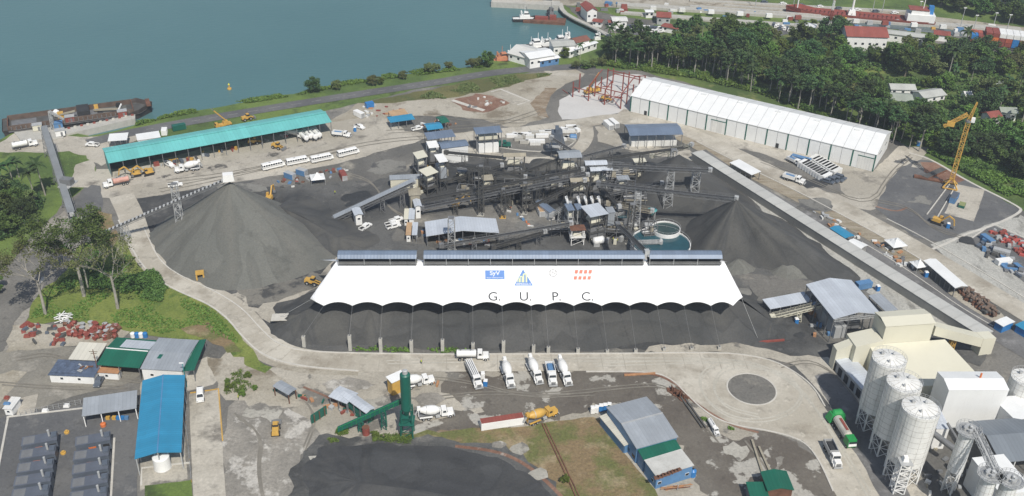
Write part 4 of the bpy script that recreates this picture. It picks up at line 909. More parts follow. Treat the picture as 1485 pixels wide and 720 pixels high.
# --- right hand sheds
t, L, W, h = shed('aggregate_shed', 'large blue-grey two-pitch metal roof on tall posts, left of the cream building', 'shed', (1209,463), (1278,456), (1164,413), 10, GALVL, None, 1.8, 'y', '', bays=3, inner=False)
for k in range(1, 5):
    for x in (.35, L-.35): MB().box(x, W*k/5, 0, .3, .3, 9.8).build('post', STEEL, t)
for y in (.4, W-.4): MB().lattice((0.3, y, 9.4), (L-.3, y, 9.4), .9, .9, 16, .1).build('truss', LSTEEL, t)
MB().box(L*.3, W*.45, 0, L*.25, W*.7, 4.5).build('machine_row', LSTEEL, t); MB().box(L*.65, W*.55, 0, L*.3, W*.6, 4.0).build('storage_bin', STEEL, t)
shed('transfer_shed', 'small bright sheet roof on posts at the left corner of the large blue-grey roof', 'shed', (1117,448.5), (1178,437), (1104.6,436), 5, GALVL, None, .5, 'mx', '', bays=4)
shed('lean_to', 'narrow blue-grey lean-to roof along the right side of the large blue-grey roof', 'lean-to', (1285,453), (1302,450), (1264,428), 5, GALV, OFFW, .3, 'my', 'f', bays=1)
shed('long_canopy', 'long bright white sheet roof open at its sides, beside the road at the right', 'canopy', (1339,378), (1385,418), (1353,372), 4.2, WSHEET, None, .5, 'x', '', bays=7)
shed('long_canopy', 'short cream-white open roof with machinery under it beside the covered gallery', 'canopy', (1058,236), (1090,254), (1070,231), 4, WSHEET, None, .3, 'mx', '', bays=4)
shed('tool_canopy', 'deep blue sheet roof just beyond the covered gallery', 'canopy', (1203,331), (1226,346), (1218,328), 3.5, BLUE, None, .4, 'x', '', bays=3)
shed('tool_canopy', 'white roofed stall just below the deep blue one beyond the covered gallery', 'canopy', (1227,352), (1248,362), (1238,346), 3.2, WSHEET, OFFW, .4, 'x', 'b', bays=3)
shed('blue_cabin', 'blue walled cabin with a white striped roof near the right edge', 'cabin', (1442,466), (1455,474), (1458,458), 3.2, WSHEET, BLUEP, .2, 'x', 'fblr')
shed('blue_cabin', 'bright blue roof cut by the right edge of the picture', 'cabin', (1472,471), (1490,482), (1488,465), 3, BLUE, BLUEP, .2, 'x', 'fblr')
shed('tool_canopy', 'blue roofed open stall with planks in front, left of its green roofed neighbour', 'canopy', (566,178), (602,173), (562,171), 4, BLUE, None, .4, 'mx', '', bays=3)
shed('tool_canopy', 'tan sheet roof directly behind the left blue roofed stall', 'canopy', (568,169), (592,165), (562,162.5), 4, TANB, None, .3, 'mx', '', bays=3)
shed('tool_canopy', 'bright blue gabled stall roof with a green roofed stall behind it', 'canopy', (620,189), (643,186), (612,180), 4, BLUE, None, .9, 'x', '', bays=2)
shed('tool_canopy', 'dark green stall roof touching the bright blue gabled one', 'canopy', (640,179), (652,177), (632,170), 4, GREEN, None, .6, 'x', '', bays=2)
shed('rest_shelter', 'white flat roof on posts standing on grass behind the left end of the teal workshop', 'shelter', (156,205), (184,203), (157,195), 4, WSHEET, None, .2, 'mx', '', bays=3)
shed('cabin_block', 'long low white cabin with dark windows on the grass behind the teal workshop', 'cabin', (199,204), (233,199), (199,195), 3.4, WSHEET, WHITE, .2, 'mx', 'fblr', win=[('f', .2, 1.3, 1.2, .9), ('f', .5, 1.3, 1.2, .9), ('f', .8, 1.3, 1.2, .9)])
def peaked(c, s, label):
    p = P(*c, 0); t = thing('peaked_tent', label, 'tent', (p.x, p.y, .1), .3); n = 6; vv = []; fs = []
    for i in range(n+1):
        for j in range(n+1):
            u, v = i/n*2-1, j/n*2-1; r = max(abs(u), abs(v)); vv.append((u*s/2, v*s/2, 2.6+2.3*(1-r)**1.8))
    for i in range(n):
        for j in range(n): a = i*(n+1)+j; fs.append((a, a+n+1, a+n+2, a+1))
    MB().add(vv, fs).build('canopy', WSHEET, t)
    for a in (-1, 1):
        for b in (-1, 1): MB().bar((a*s*.48, b*s*.48, 0), (a*s*.48, b*s*.48, 2.6), .1).build('pole', LSTEEL, t)
peaked((461,265), 6, 'white peaked tent among scrap just below the parked white buses')
peaked((1297,361), 6.5, 'larger white peaked tent beside the road on the right')
peaked((1330,392), 5, 'smaller white peaked tent left of the long bright white roof')
# --- cream batching building
o, an, L, W = frame((1284.6,474), (1357.5,469), (1264,453), 17)
t = thing('batching_building', 'large cream sheet clad building with tall block, stepped wing and sloping lower roof', 'building', o, an)
mb = roof_mb(L, W, 17, .9, 'x'); mb.build('roof', CREAM, t); MB().box(L/2, W/2, 0, L-.5, W-.5, 16.8).build('tower_block', CREAM, t)
MB().add([(-9,-1,0),(0,-1,0),(0,W-2,0),(-9,W-2,0),(-9,-1,10.5),(-1.0,-1,12),(-1.0,W-2,12),(-9,W-2,10.5),(0,-1,12),(0,W-2,12)], [(0,1,8,5,4),(3,7,6,9,2),(4,5,6,7),(5,8,9,6),(0,4,7,3)]).build('side_wing', CREAM, t)
MB().add([(-9,1,0),(-9,W-4,0),(-14,W-4,0),(-14,1,0),(-9,1,10),(-9,W-4,10),(-14,W-4,8),(-14,1,8)], [(4,5,6,7),(3,0,4,7),(1,2,6,5),(2,3,7,6)]).build('side_wing', CREAM, t)
MB().add([(-4,-18,0),(L+9,-18,0),(L+5,.2,0),(-4,.2,0),(-4,-18,7),(L+9,-18,7),(L+5,.2,10),(-4,.2,10)], [(4,5,6,7),(0,1,5,4),(1,2,6,5),(3,0,4,7)]).build('lower_block', CREAM, t)
g = thing('inclined_gallery', 'cream enclosed conveyor bridge sloping from the upper block down to the grey gallery end', 'gallery', P(1350,480,0))
a = P(1352,470,15); b = P(1421,487,7); g.location = (a.x, a.y, 0); d = Vector((b.x-a.x, b.y-a.y, 0)); u = d.normalized(); w = Vector((-u.y, u.x, 0))*1.9; e = u*5
def prism(lo, hi): return MB().add(lo+hi, [(3,2,1,0),(4,5,6,7),(0,1,5,4),(1,2,6,5),(2,3,7,6),(3,0,4,7)])
Z = Vector((0,0,1))
prism([-w+Z*11.8, d-w+Z*3.6, d+w+Z*3.6, w+Z*11.8], [-w+Z*15.2, d-w+Z*7, d+w+Z*7, w+Z*15.2]).build('gallery_body', CREAM, g)
prism([d-w*1.05, d+e-w*1.05, d+e+w*1.05, d+w*1.05], [d-w*1.05+Z*7.1, d+e-w*1.05+Z*6.6, d+e+w*1.05+Z*6.6, d+w*1.05+Z*7.1]).build('drive_house', CREAM, g)
MB().lattice(d*.5, d*.5+Z*8, 1.5, 1.5, 6, .15).build('leg', YELLOW, g)
# --- white building and neighbours on the right
t, L, W, h = shed('silo_building', 'tall white clad building with a shallow gabled roof to the right of the white silos', 'building', (1376,566), (1464,566), (1353,539), 15, WSHEET, WSHEET, .9, 'x', 'fblr', inset=.1)
MB().tube((L*.62, W*.55, 15.8), (L*.62, W*.55, 17.4), .3).build('vent_pipe', ORANGE, t)
shed('silo_building', 'smaller white gabled building at the right edge behind the grey shed', 'building', (1474,611), (1512,604), (1453,579), 9, WSHEET, WSHEET, .8, 'y', 'fblr', inset=.1)
shed('mixer_shed', 'wide slate grey two-pitch roof at the right edge with steel posts', 'shed', (1451,671), (1560,662), (1409,611), 9, paint('slate_sheet', (.19,.215,.24), .5, .08, .1, .2, seam=(0,1.2)), None, 2.2, 'x', '', bays=5, frame_m=WHITE)
shed('silo_building', 'white box building in the bottom right corner under the sloping walkway', 'building', (1452,718), (1500,712), (1416,664), 10, WSHEET, WSHEET, .2, 'mx', 'fblr', inset=.1)
shed('transfer_hut', 'white hut with a pale blue roof between the nearest fat silo and white building', 'hut', (1358,622), (1378,622), (1360,592), 8, GALVL, WHITE, .8, 'mx', 'fblr', inset=.15)
t, L, W, h = shed('workshop_row', 'low shed with a pale sheet roof and dark bays behind the fat white silos', 'shed', (1207,517), (1251,566), (1238,518), 4.2, GALVL, LSTEEL, .4, 'x', 'fblr', inner=False, inset=.25)
for k in range(5): MB().box(L*(k+.5)/5, (.1 if True else 0), 0, 2.0, .12, 3.0).build('opening', DARKIN, t)
for k in range(5): MB().box(L*(k+.5)/5, W-.1, 0, 2.0, .12, 3.0).build('opening', DARKIN, t)
# --- silos
def silo(name, label, base, r, z0, z1, legs=8, m=None, plat=False):
    p = P(*base, 0); t = thing(name, label, 'silo', (p.x, p.y, .1))
    SI = m or paint('silo_sheet', (.73,.73,.70), .55, .10, .25, .32)
    MB().lathe((0,0,0),(0,0,1),[(z0,r),(z1,r),(z1+r*.22,.25),(z1+r*.24,.1)],36).build('shell', SI, t, smooth=False)
    MB().lathe((0,0,0),(0,0,1),[(z0-r*.9,.5),(z0-.05,r*.95)],24).build('cone', LSTEEL, t)
    mb = MB(); 
    for k in range(1, int((z1-z0)/1.9)+1): mb.lathe((0,0,0),(0,0,1),[(z0+k*1.9-.04,r+.01),(z0+k*1.9-.03,r+.035),(z0+k*1.9+.03,r+.035),(z0+k*1.9+.04,r+.01)],36)
    for k in range(12): a = k*math.pi/6; mb.bar((math.cos(a)*(r+.01), math.sin(a)*(r+.01), z0), (math.cos(a)*(r+.01), math.sin(a)*(r+.01), z1), .045)
    mb.build('seam', paint('seam_grey', (.40,.39,.36), .7, .2, .5, .4), t)
    for k in range(legs):
        a = 2*math.pi*k/legs; c, s = math.cos(a)*(r-.15), math.sin(a)*(r-.15); MB().bar((c, s, 0), (c, s, z0+.1), .35).build('leg', WHITE, t)
    mb = MB()
    for k in range(legs):
        a, b = 2*math.pi*k/legs, 2*math.pi*(k+1)/legs; pa = Vector((math.cos(a)*(r-.15), math.sin(a)*(r-.15), 0)); pb = Vector((math.cos(b)*(r-.15), math.sin(b)*(r-.15), 0))
        for z in (0, z0/2): mb.bar(pa+Z*z, pb+Z*(z+z0/2), .13); mb.bar(pb+Z*z, pa+Z*(z+z0/2), .13); mb.bar(pa+Z*(z+z0/2), pb+Z*(z+z0/2), .13)
    mb.build('bracing', WHITE, t)
    mb = MB(); n = 30
    for i in range(n):
        a, b = [Vector((r*math.cos(2*math.pi*k/n), r*math.sin(2*math.pi*k/n), z1+1.1)) for k in (i, i+1)]
        mb.bar(a, b, .06); mb.bar(a-Z*.55, b-Z*.55, .04); mb.bar(a-Z*1.1, a, .05)
    mb.build('railing', LSTEEL, t)
    mb = MB(); mb.lathe((r*.3, r*.2, z1+.7),(0,0,1),[(0,.45),(.7,.45),(.9,.2)],10).box(-r*.35, r*.3, z1+.6, .8, .8, .7)
    mb.tube((-r*.2,-r*.5,z1+.5), (-r*.2,-r*.5,z1+1.4), .25); mb.build('roof_fitting', LSTEEL, t)
    mb = MB()
    for k in range(14): a = k*math.pi/7; mb.bar((math.cos(a)*r*.35, math.sin(a)*r*.35, z1+r*.15+.06), (math.cos(a)*r, math.sin(a)*r, z1+.05), .06)
    mb.build('roof_rib', paint('seam_grey', (0,0,0)), t)
    mb = MB(); a = math.pi*1.12; c, s = math.cos(a)*(r+.3), math.sin(a)*(r+.3)
    mb.bar((c, s-.25, 0), (c, s-.25, z1), .06); mb.bar((c, s+.25, 0), (c, s+.25, z1), .06)
    k = 0
    while k*.8 < z1: mb.bar((c, s-.25, k*.8), (c, s+.25, k*.8), .05); k += 1
    mb.build('ladder', LSTEEL, t)
    if plat:
        mb = MB(); mb.lathe((0,0,0),(0,0,1),[(z1+.2,r+1.3),(z1+.3,r+1.3)],20)
        for i in range(20):
            a, b = [Vector(((r+1.25)*math.cos(2*math.pi*k/20), (r+1.25)*math.sin(2*math.pi*k/20), z1+1.4)) for k in (i, i+1)]; mb.bar(a, b, .09); mb.bar(a-Z*1.1, a, .08); mb.bar(a-Z*.55, b-Z*.55, .06)
        mb.build('platform', LSTEEL, t)
        for k in range(4): a = k*1.57; MB().box(math.cos(a)*1.0, math.sin(a)*1.0, z1+.35, .8, .8, .9).build('filter', LSTEEL, t)
    return t
silo('cement_silo', 'fat white panelled silo on legs, farthest of the three in a row', (1263,616), 4.8, 7, 25)
silo('cement_silo', 'fat white panelled silo on legs, middle of the three in a row', (1283,652), 4.8, 7, 25)
silo('cement_silo', 'fat white panelled silo on legs, nearest of the three in a row', (1305,690), 5.0, 7, 25)
silo('batch_silo', 'slim white silo on dark legs with a round railed platform on top', (1374,712), 2.0, 8, 22, 4, WSHEET, True)
silo('batch_silo', 'slim white silo in the corner, left of the pair at the walkway end', (1406,770), 2.0, 6, 20, 4, WSHEET, True)
silo('batch_silo', 'slim white silo in the corner, right of the pair at the walkway end', (1434,778), 2.0, 6, 20, 4, WSHEET, True)
silo('cement_silo', 'round white silo cut off by the right edge of the picture', (1470,600), 4.5, 4, 14)
t = thing('service_walkway', 'sloping railed steel walkway linking the slim silo to the pair in the corner', 'walkway'); a = P(1413,622,22.5); b = P(1445,690,20.3); t.location = (a.x, a.y, 0)
d = b-a; mb = MB(); mb.bar(Z*a.z, Z*a.z+d, .9); mb.build('deck', LSTEEL, t); dn = Vector((-d.y, d.x, 0)).normalized()*.8; mb = MB()
for s in (-1, 1): mb.lattice(Z*(a.z+.4)+dn*s, Z*(a.z+.4)+dn*s+d, .8, .8, 12, .08)
mb.build('railing', LSTEEL, t)
t = thing('steel_stair', 'white steel stair tower standing in front of the nearest fat silo', 'stair', P(1300,712,0)); MB().lattice((0,0,0),(0,0,11),3,3,7,.18).build('frame', WHITE, t); MB().box(0,0,10.9,3.4,3.4,.2).build('platform', LSTEEL, t); MB().box(0,.4,11.1,1.6,1.6,1.4,.7,.7).build('dust_collector', WHITE, t)
for k in range(5): MB().bar((-1.3,-1+.1*k,k*2.1), (1.3,-1+.1*k,(k+1)*2.1), .5).build('stair_flight', LSTEEL, t)
for (a, b, r, lab) in (((1353,628,8),(1386,653,7),.9,'thick grey transfer pipe running from the nearest fat silo to the slim silo'), ((1374,614,10),(1390,640,8),.4,'thin grey pipe above the thick transfer pipe')):
    p, q = P(*a), P(*b); t = tag(MB().tube((0,0,0), q-p, r, n=12).build('transfer_pipe', STEEL), lab, 'pipe'); t.location = p
# ================================================================ WHITE TENT
TO = P(760, 440, 0)
A0, B0, C0 = P(488, 379, 21), P(1049, 379, 21), P(760, 443, 13)
TU = (B0-A0).normalized(); TN = TU.cross(C0-A0).normalized()
if TN.z < 0: TN = -TN
TV = TN.cross(TU)
def TP(px, py, off=.0):
    o = Vector((0,0,HCAM)); d = P(px, py, 0)-o; t = (A0-o).dot(TN)/d.dot(TN); return o+d*t+TN*off-TO
t = thing('storage_tent', 'very large white tensioned fabric roof with scalloped front edge, letters and logos', 'tent', TO)
sup = [469.5, 511, 554.5, 599, 642, 685.5, 728, 770, 791, 832, 872.5, 913, 953, 992, 1031, 1063]
mb = MB(); cols = []
def col(top, bot): cols.append((top, bot))
# left flare
col(TP(488,379), TP(450,433)); col(TP(489,379), TP(458,437)-Vector((0,0,.2)))
for a, b in zip(sup[:-1], sup[1:]):
    k = 8
    for j in range(k):
        u = j/k; x = a+(b-a)*u; lift = 4*u*(1-u)*(5.5 if b-a > 30 else 2.6)
        f = (x-sup[0])/(sup[-1]-sup[0]); col(TP(489+(1049-489)*f, 379), TP(x, 443.5-lift))
col(TP(1049,379), TP(1063,443.5)); col(TP(1049.5,379), TP(1070,436)); col(TP(1050,379), TP(1077,431))
n = 12
for (a, b) in cols:
    for j in range(n+1): mb.v.append(tuple(a.lerp(b, j/n)))
for i in range(len(cols)-1):
    for j in range(n): q = i*(n+1)+j; mb.f.append((q, q+1, q+n+2, q+n+1))
o_ = mb.build('roof_membrane', TENT, t, smooth=True)
md = o_.modifiers.new('thickness', 'SOLIDIFY'); md.thickness = .06; md.offset = -1
mb = MB(); back = Vector((-TU.y, TU.x, 0)); back = back if back.y > 0 else -back
for i, (a, b) in enumerate(cols):
    L0 = (Vector((b.x-a.x, b.y-a.y, 0))).length; 
    for j in range(5): mb.v.append(tuple(a+back*(L0*j/4)*.9+Vector((TU.x, TU.y, 0))*((b-a).dot(TU)*j/4)-Z*(8*j/4*.95)))
for i in range(len(cols)-1):
    for j in range(4): q = i*5+j; mb.f.append((q+5, q+6, q+1, q))
o_ = mb.build('rear_membrane', TENT, t, smooth=True); md = o_.modifiers.new('thickness', 'SOLIDIFY'); md.thickness = .06; md.offset = -1
mb = MB()
for a, b in zip([c[1] for c in cols][:-1], [c[1] for c in cols][1:]): mb.tube(a-TN*.08, b-TN*.08, .09, n=5)
mb.build('edge_cable', LSTEEL, t)
# anchor piers and their stay cables
piers = [(441.5,503,488),(508.3,508,487),(552.7,511,491.5),(597,510.5,494.5),(642,510.5,493),(686,512,498),(730,512,495),(773.5,511,501),(795,512.5,503.5),(838,512,506),(880.5,512,508),(921.7,511,507),(963,509,505),(1003,507.5,504.5),(1043,506.5,503)]
tops = []
for i, (x, yb, yt) in enumerate(piers):
    b = P(x, yb, 0); lo, hi = 0.2, 9
    for _ in range(24):
        m_ = (lo+hi)/2; c = RW.transposed() @ (Vector((b.x, b.y, m_))-Vector((0,0,HCAM))); py = CY-FPX*c.y/c.z
        if py > yt: lo = m_
        else: hi = m_
    h = lo; s = thing('anchor_pier', 'concrete pier anchoring a cable of the white tent beside the road, %s from the left' % ['first','second','third','fourth','fifth','sixth','seventh','eighth','ninth','tenth','eleventh','twelfth','thirteenth','fourteenth','fifteenth'][i], 'pier', (b.x, b.y, .05), 0, 'anchor piers along the front of the tent')
    MB().box(0,0,0,1.1,1.1,h).build('shaft', CONCB, s); MB().box(0,0,h,.5,.5,.3).build('cap', STEEL, s)
    sx = sup[min(i, len(sup)-1)]; e = TP(sup[i], 443.5)
    MB().tube(Vector((b.x, b.y, h+.2))-TO, e, .04, n=5).build('stay_cable', STEEL, t)
for (x, y, sx, sy) in ((407,470,452,434),):
    b = P(x, y, 0); s = thing('anchor_pier', 'leaning cream slab and short pier anchoring the left corner of the tent', 'pier', (b.x, b.y, .05))
    MB().box(0,0,0,.9,.9,2.6).build('shaft', CONCB, s); MB().box(0,0,2.6,5.5,4,.25,rz=.1).build('slab', KERB, s)
    MB().tube(Vector((b.x, b.y, 2.8))-TO, TP(sx, sy), .06, n=5).build('stay_cable', LSTEEL, t)
b = P(1100.6, 495, 0); MB().tube(b-TO, TP(1075, 432), .06, n=5).build('stay_cable', LSTEEL, t)
MR = Matrix((TU, TV, TN)).transposed()
def text(s, pxy, hpx, m, parent, bold=0.0, name='letter', off=.09, ratio=1.0):
    c = bpy.data.curves.new(name, 'FONT'); c.body = s; c.align_x = 'CENTER'; c.align_y = 'CENTER'; c.offset = bold; c.extrude = .004
    o = bpy.data.objects.new(name, c); COL.objects.link(o)
    bpy.context.view_layer.update(); me = bpy.data.meshes.new_from_object(o.evaluated_get(bpy.context.evaluated_depsgraph_get())); bpy.data.objects.remove(o)
    a = TP(pxy[0], pxy[1]-hpx/2); b = TP(pxy[0], pxy[1]+hpx/2); H = (a-b).length
    o = bpy.data.objects.new(name, me); COL.objects.link(o); me.materials.append(m); o.parent = parent
    o.matrix_local = Matrix.Translation(TP(*pxy, off)) @ MR.to_4x4() @ Matrix.Diagonal((H/.7*ratio, H/.7, 1, 1)); me.name = name; return o
def tpoly(pts, m, name='logo_panel', off=.07):
    mb = MB(); mb.add([TP(x, y, off) for x, y in pts], [tuple(range(len(pts)))]); o = mb.build(name, m, t)
    if o.data.polygons[0].normal.dot(TN) < 0: o.data.flip_normals()
    return o
LET = paint('letter_grey', (.06,.065,.07), .6, .2, .5, .1); LB = paint('logo_blue', (.13,.26,.58), .6, .08, .5, .1); LY = paint('logo_yellow', (.68,.72,.42), .6, .1, .5, .1); LG = paint('logo_grey', (.42,.42,.42), .6, .1, .5, .1); LR = paint('logo_red', (.72,.22,.15), .6, .15, .5, .1)
for s, x in (('G.', 717), ('U.', 762), ('P.', 807), ('C.', 852)): text(s, (x, 431), 12.5, LET, t, .004)
tpoly([(703.5,392.5),(731.5,392.5),(731.8,405.5),(703.8,405.5)], LB); text('SyV', (717.5, 396.8), 6.0, WSHEET, t, .012); text('Sacyr Vallehermoso', (717.5, 403.3), 1.6, WSHEET, t, .01, ratio=1.15)
tpoly([(758.5,391),(773,414.6),(745.8,414.6)], LB)
def arch(x0, x1, yb, yt, w):
    pts = []; r = (x1-x0)/2; cx = (x0+x1)/2
    pts = [(x0, yb)]+[(cx-r*math.cos(a), yt+r*.9-r*.9*math.sin(a)) for a in [k*math.pi/8 for k in range(9)]]+[(x1, yb), (x1-w, yb)]
    pts += [(cx+(r-w)*math.cos(a), yt+r*.9-(r-w)*.9*math.sin(a)) for a in [k*math.pi/8 for k in range(9)]]+[(x0+w, yb)]
    mb = MB(); n = len(pts)//2; mb.add([TP(x, y, .10) for x, y in pts], [(i, i+1, len(pts)-2-i, len(pts)-1-i) for i in range(n-1)]); mb.build('logo_arch', LY, t)
arch(758, 764.5, 410, 396.5, 2.2); arch(753.5, 758, 410, 400.5, 1.5); arch(750.2, 753.5, 410, 404, 1.2)
text('IMPREGILO', (759.3, 412.6), 2.2, WSHEET, t, .02, ratio=1.25, off=.10)
mb = MB(); c_ = TP(802, 396.5, .08); R0 = (TP(807.6,396.5)-TP(802,396.5)).length
for k in range(28): a, b = k*math.pi/14, (k+1)*math.pi/14; mb.bar(c_+(TU*math.cos(a)+TV*math.sin(a))*R0, c_+(TU*math.cos(b)+TV*math.sin(b))*R0, .2)
mb.build('logo_ring', LG, t); text('JN', (802, 396.5), 5, LG, t, .01); text('JAN DE NUL', (802, 404), 1.7, LG, t, ratio=1.2)
for k, ch in enumerate('CUSA'):
    x = 834+k*6.7
    tpoly([(x,392),(x+4.6,392),(x+3.6,397.2),(x-1,397.2)], LR); tpoly([(x-1.5,401),(x+3,401),(x+2.2,406),(x-2.3,406)], LR); text(ch, (x+1.4, 399.1), 2.6, LR, t)
# ridge conveyor gallery over the tent
def ridge(x0, x1, label):
    o, an, L, W = frame((x0, 375.5), (x1, 375.5), (x0, 364), 23.5); g = thing('ridge_gallery', label, 'gallery', o, an)
    n = 10; mb = MB(); prof = [(0, 23.5), (W*.2, 24.4), (W*.5, 24.9), (W*.8, 24.4), (W, 23.5)]
    mb.add([(x, y, z) for x in (0, L) for y, z in prof]+[(x, y, z-.12) for x in (0, L) for y, z in prof], [(i, i+5, i+6, i+1) for i in range(4)]+[(10+i, 11+i, 16+i, 15+i) for i in range(4)]+[(0,10,15,5),(4,9,19,14),(0,1,2,3,4,14,13,12,11,10),(5,15,16,17,18,19,9,8,7,6)])
    mb.build('roof', GALVB, g); MB().box(L/2, W/2, 20.9, L, W*.9, .3).build('walkway_deck', DSTEEL, g)
    k = max(2, int(L/7)); mb = MB(); m2 = MB()
    for i in range(k+1):
        for y in (.1, W-.1): mb.box(.2+(L-.4)*i/k, y, 21, .14, .14, 2.6)
        MB().lattice((.6+(L-1.2)*i/k, W/2, 0), (.6+(L-1.2)*i/k, W/2, 20.9), 1.6, 1.2, 8, .12).build('support_tower', DSTEEL, g) if i % 3 == 0 else None
    for y in (.1, W-.1):
        for z in (21.5, 22.1): m2.bar((0, y, z), (L, y, z), .08)
    mb.build('post', LSTEEL, g); m2.build('handrail', LSTEEL, g); MB().box(L/2, W/2, 21.2, L, 1.2, .35).build('conveyor_belt', BLACK, g)
ridge(489, 604, 'left length of the blue-grey roofed gallery above the white tent'); ridge(614, 935, 'long middle length of the blue-grey roofed gallery above the white tent'); ridge(942, 1048, 'right length of the blue-grey roofed gallery above the white tent')
# ================================================================ CONVEYORS
def conveyor(label, a, b, w=1.6, trestles=(), m=STEEL, hd=1.0, cover=None, tw=1.6, head=True, name='conveyor', tm=None, rail=True):
    A, B = P(*a), P(*b); t = thing(name, label, 'conveyor', (A.x, A.y, 0)); O = Vector((A.x, A.y, 0)); A = A-O; B = B-O
    d = (B-A); L = d.length; n = Vector((-d.y, d.x, 0)).normalized()*w/2; u = d.normalized(); k = max(4, int(L/2.6))
    def sl(z0, z1, ww, nm, mt):
        s = n*ww; prism([A-s+Z*z0, B-s+Z*z0, B+s+Z*z0, A+s+Z*z0], [A-s+Z*z1, B-s+Z*z1, B+s+Z*z1, A+s+Z*z1]).build(nm, mt, t)
    sl(-.05, .12, .7, 'belt', BLACK); sl(-.35, -.15, 1.0, 'deck', m)
    for s in (-1, 1):
        mb = MB(); a0, b0 = A+n*s, B+n*s; mb.bar(a0+Z*.1, b0+Z*.1, .16); mb.bar(a0-Z*hd, b0-Z*hd, .14)
        for i in range(k): p, q = a0.lerp(b0, i/k), a0.lerp(b0, (i+1)/k); mb.bar(p+Z*.1, q-Z*hd, .08) if i % 2 else mb.bar(p-Z*hd, q+Z*.1, .08)
        mb.build('side_truss', m, t)
        if not rail: continue
        mb = MB(); a0, b0 = A+n*s*1.35, B+n*s*1.35; mb.bar(a0+Z*1.1, b0+Z*1.1, .07); mb.bar(a0+Z*.6, b0+Z*.6, .05)
        for i in range(0, k+1): p = a0.lerp(b0, i/k); mb.bar(p-Z*.2, p+Z*1.1, .06)
        mb.build('handrail', m, t)
    if not rail:
        mb = MB(); K_ = int(L/1.6)
        for i in range(K_): p = A.lerp(B, (i+.5)/K_); mb.box(p.x, p.y, p.z+.1, .7, w*1.05, .35, rz=math.atan2(d.y, d.x))
        mb.build('idler_hoods', LSTEEL, t)
    if cover: sl(.9, 1.1, 1.0, 'cover', cover)
    for f in trestles:
        p = A.lerp(B, f); MB().lattice((p.x, p.y, 0), p-Z*hd, tw*1.25, tw*.8, max(3, int(p.z/2.4)), .12).build('trestle', tm or m, t)
    if head: MB().box(B.x, B.y, B.z-.6, 1.6, 1.6, 1.5, rz=math.atan2(d.y, d.x)).build('head_drum_box', LSTEEL, t)
    MB().box(A.x, A.y, max(0, A.z-.8), 1.8, 1.8, 1.6, rz=math.atan2(d.y, d.x)).build('tail_box', m, t)
    return t
t_long = conveyor('long thin inclined conveyor rising over the curved road to the tall grey cone', (128,347,2), (331,259,23), 1.5, (.25, .63,), STEEL, .8, tm=LSTEEL, tw=2.4, rail=False)
q_ = P(331, 259, 23)-t_long.location; MB().box(q_.x, q_.y, 22.2, 4.2, 3.0, 2.8, .9, .9, rz=.3).build('drive_house', WHITE, t_long)
conveyor('covered feed conveyor climbing from the small cream kiosk towards the crusher stands', (484,318,1), (600,264,11), 2.6, (.35, .6, .85), STEEL, 1.2, cover=GALV)
conveyor('dark long conveyor crossing the whole crushing plant, the farther of two parallel ones', (610,290,5), (845,246,15), 1.6, (.2,.37,.55,.75), DSTEEL, 1.2)
conveyor('dark long conveyor crossing the whole crushing plant, the nearer of two parallel ones', (612,302,4), (852,254,14), 2.0, (.2,.36,.52,.7,.88), STEEL, 1.3, tm=DSTEEL)
conveyor('conveyor running from behind the blue roofed bin house to the tan roofed screen house', (647,221,9), (731,229,10), 1.4, (.3,.7), DSTEEL, 1.0)
conveyor('descending conveyor between the slender white roofed tower and the crossing of the long conveyors', (648,237,12), (762,257,6), 1.5, (.3,.6), DSTEEL, 1.0)
conveyor('short rising conveyor between the tan roofed screen house and the farthest tower', (758,250,6), (812,230,13), 1.6, (.4,.7), DSTEEL, 1.1)
conveyor('low blue-grey conveyor passing in front of the plant office towards the crusher house', (640,356,4), (828,324,8), 1.5, (.25,.5,.75), STEEL, 1.0)
conveyor('short low conveyor meeting the blue-grey one just behind the tent gallery', (715,358,3), (790,336,6), 1.3, (.5,), DSTEEL, .9)
conveyor('high level truss conveyor reaching out over the pointed dark pile, farther of two', (884,240,20), (1030,247,21), 1.5, (.62,), STEEL, 1.3, tw=3.0, tm=LSTEEL)
conveyor('high level truss conveyor ending above the large dark cone, nearer of two', (868,266,18), (1068,288,20), 1.6, (.3,), STEEL, 1.4, tw=2.6, tm=LSTEEL)
conveyor('cream boom conveyor at the head of the pointed dark pile near the wash building', (946,226,6), (1003,210,18), 1.6, (.5,), CREAM, 1.3, tw=2.4)
conveyor('thin conveyor linking the screening towers with the cream boom conveyor', (860,232,13), (1000,213,16), 1.2, (.5,), DSTEEL, 1.0)
conveyor('blue-grey conveyor dropping from the plant onto the gallery above the white tent', (896,326,14), (938,366,25), 2.0, (.5,), STEEL, 1.3, tw=2.4)
conveyor('tan coloured conveyor sagging over the far round tanks', (882,295,10), (946,306,8), 1.4, (.5,), DUSTY, 1.0)
conveyor('dark inclined belt at the back of the plant beside the farthest screening tower', (832,220,8), (800,200,12), 1.4, (.5,), STEEL, 1.0)
conveyor('short cross conveyor between the screening towers and the blue-grey roofed platform', (870,270,12), (898,300,12), 1.3, (.5,), DSTEEL, 1.0)
conveyor('short steep conveyor between the two crusher stands and the slender tower', (605,262,2), (640,240,10), 1.2, (.5,), DSTEEL, .9)
t = conveyor('grey covered conveyor running steeply down from the dock past the palms', (64,186,13), (104,311,3), 2.7, (.02,.45,.8), STEEL, 1.8, cover=paint('belt_cover', (.20,.215,.225), .6, .15, .2, .3), tw=3)
q_ = P(97, 262, 8)-t.location; MB().box(q_.x, q_.y, 6.2, 7, 5, .25, rz=1.4).build('platform', LSTEEL, t); MB().box(q_.x, q_.y, 6.4, 3, 4.6, 2.6, rz=1.4).build('drive_house', STEEL, t)
conveyor('pale conveyor under the small bright roof at the left of the large blue-grey shed', (1120,460,2), (1200,440,7), 1.4, (.5,), CREAM, .9)
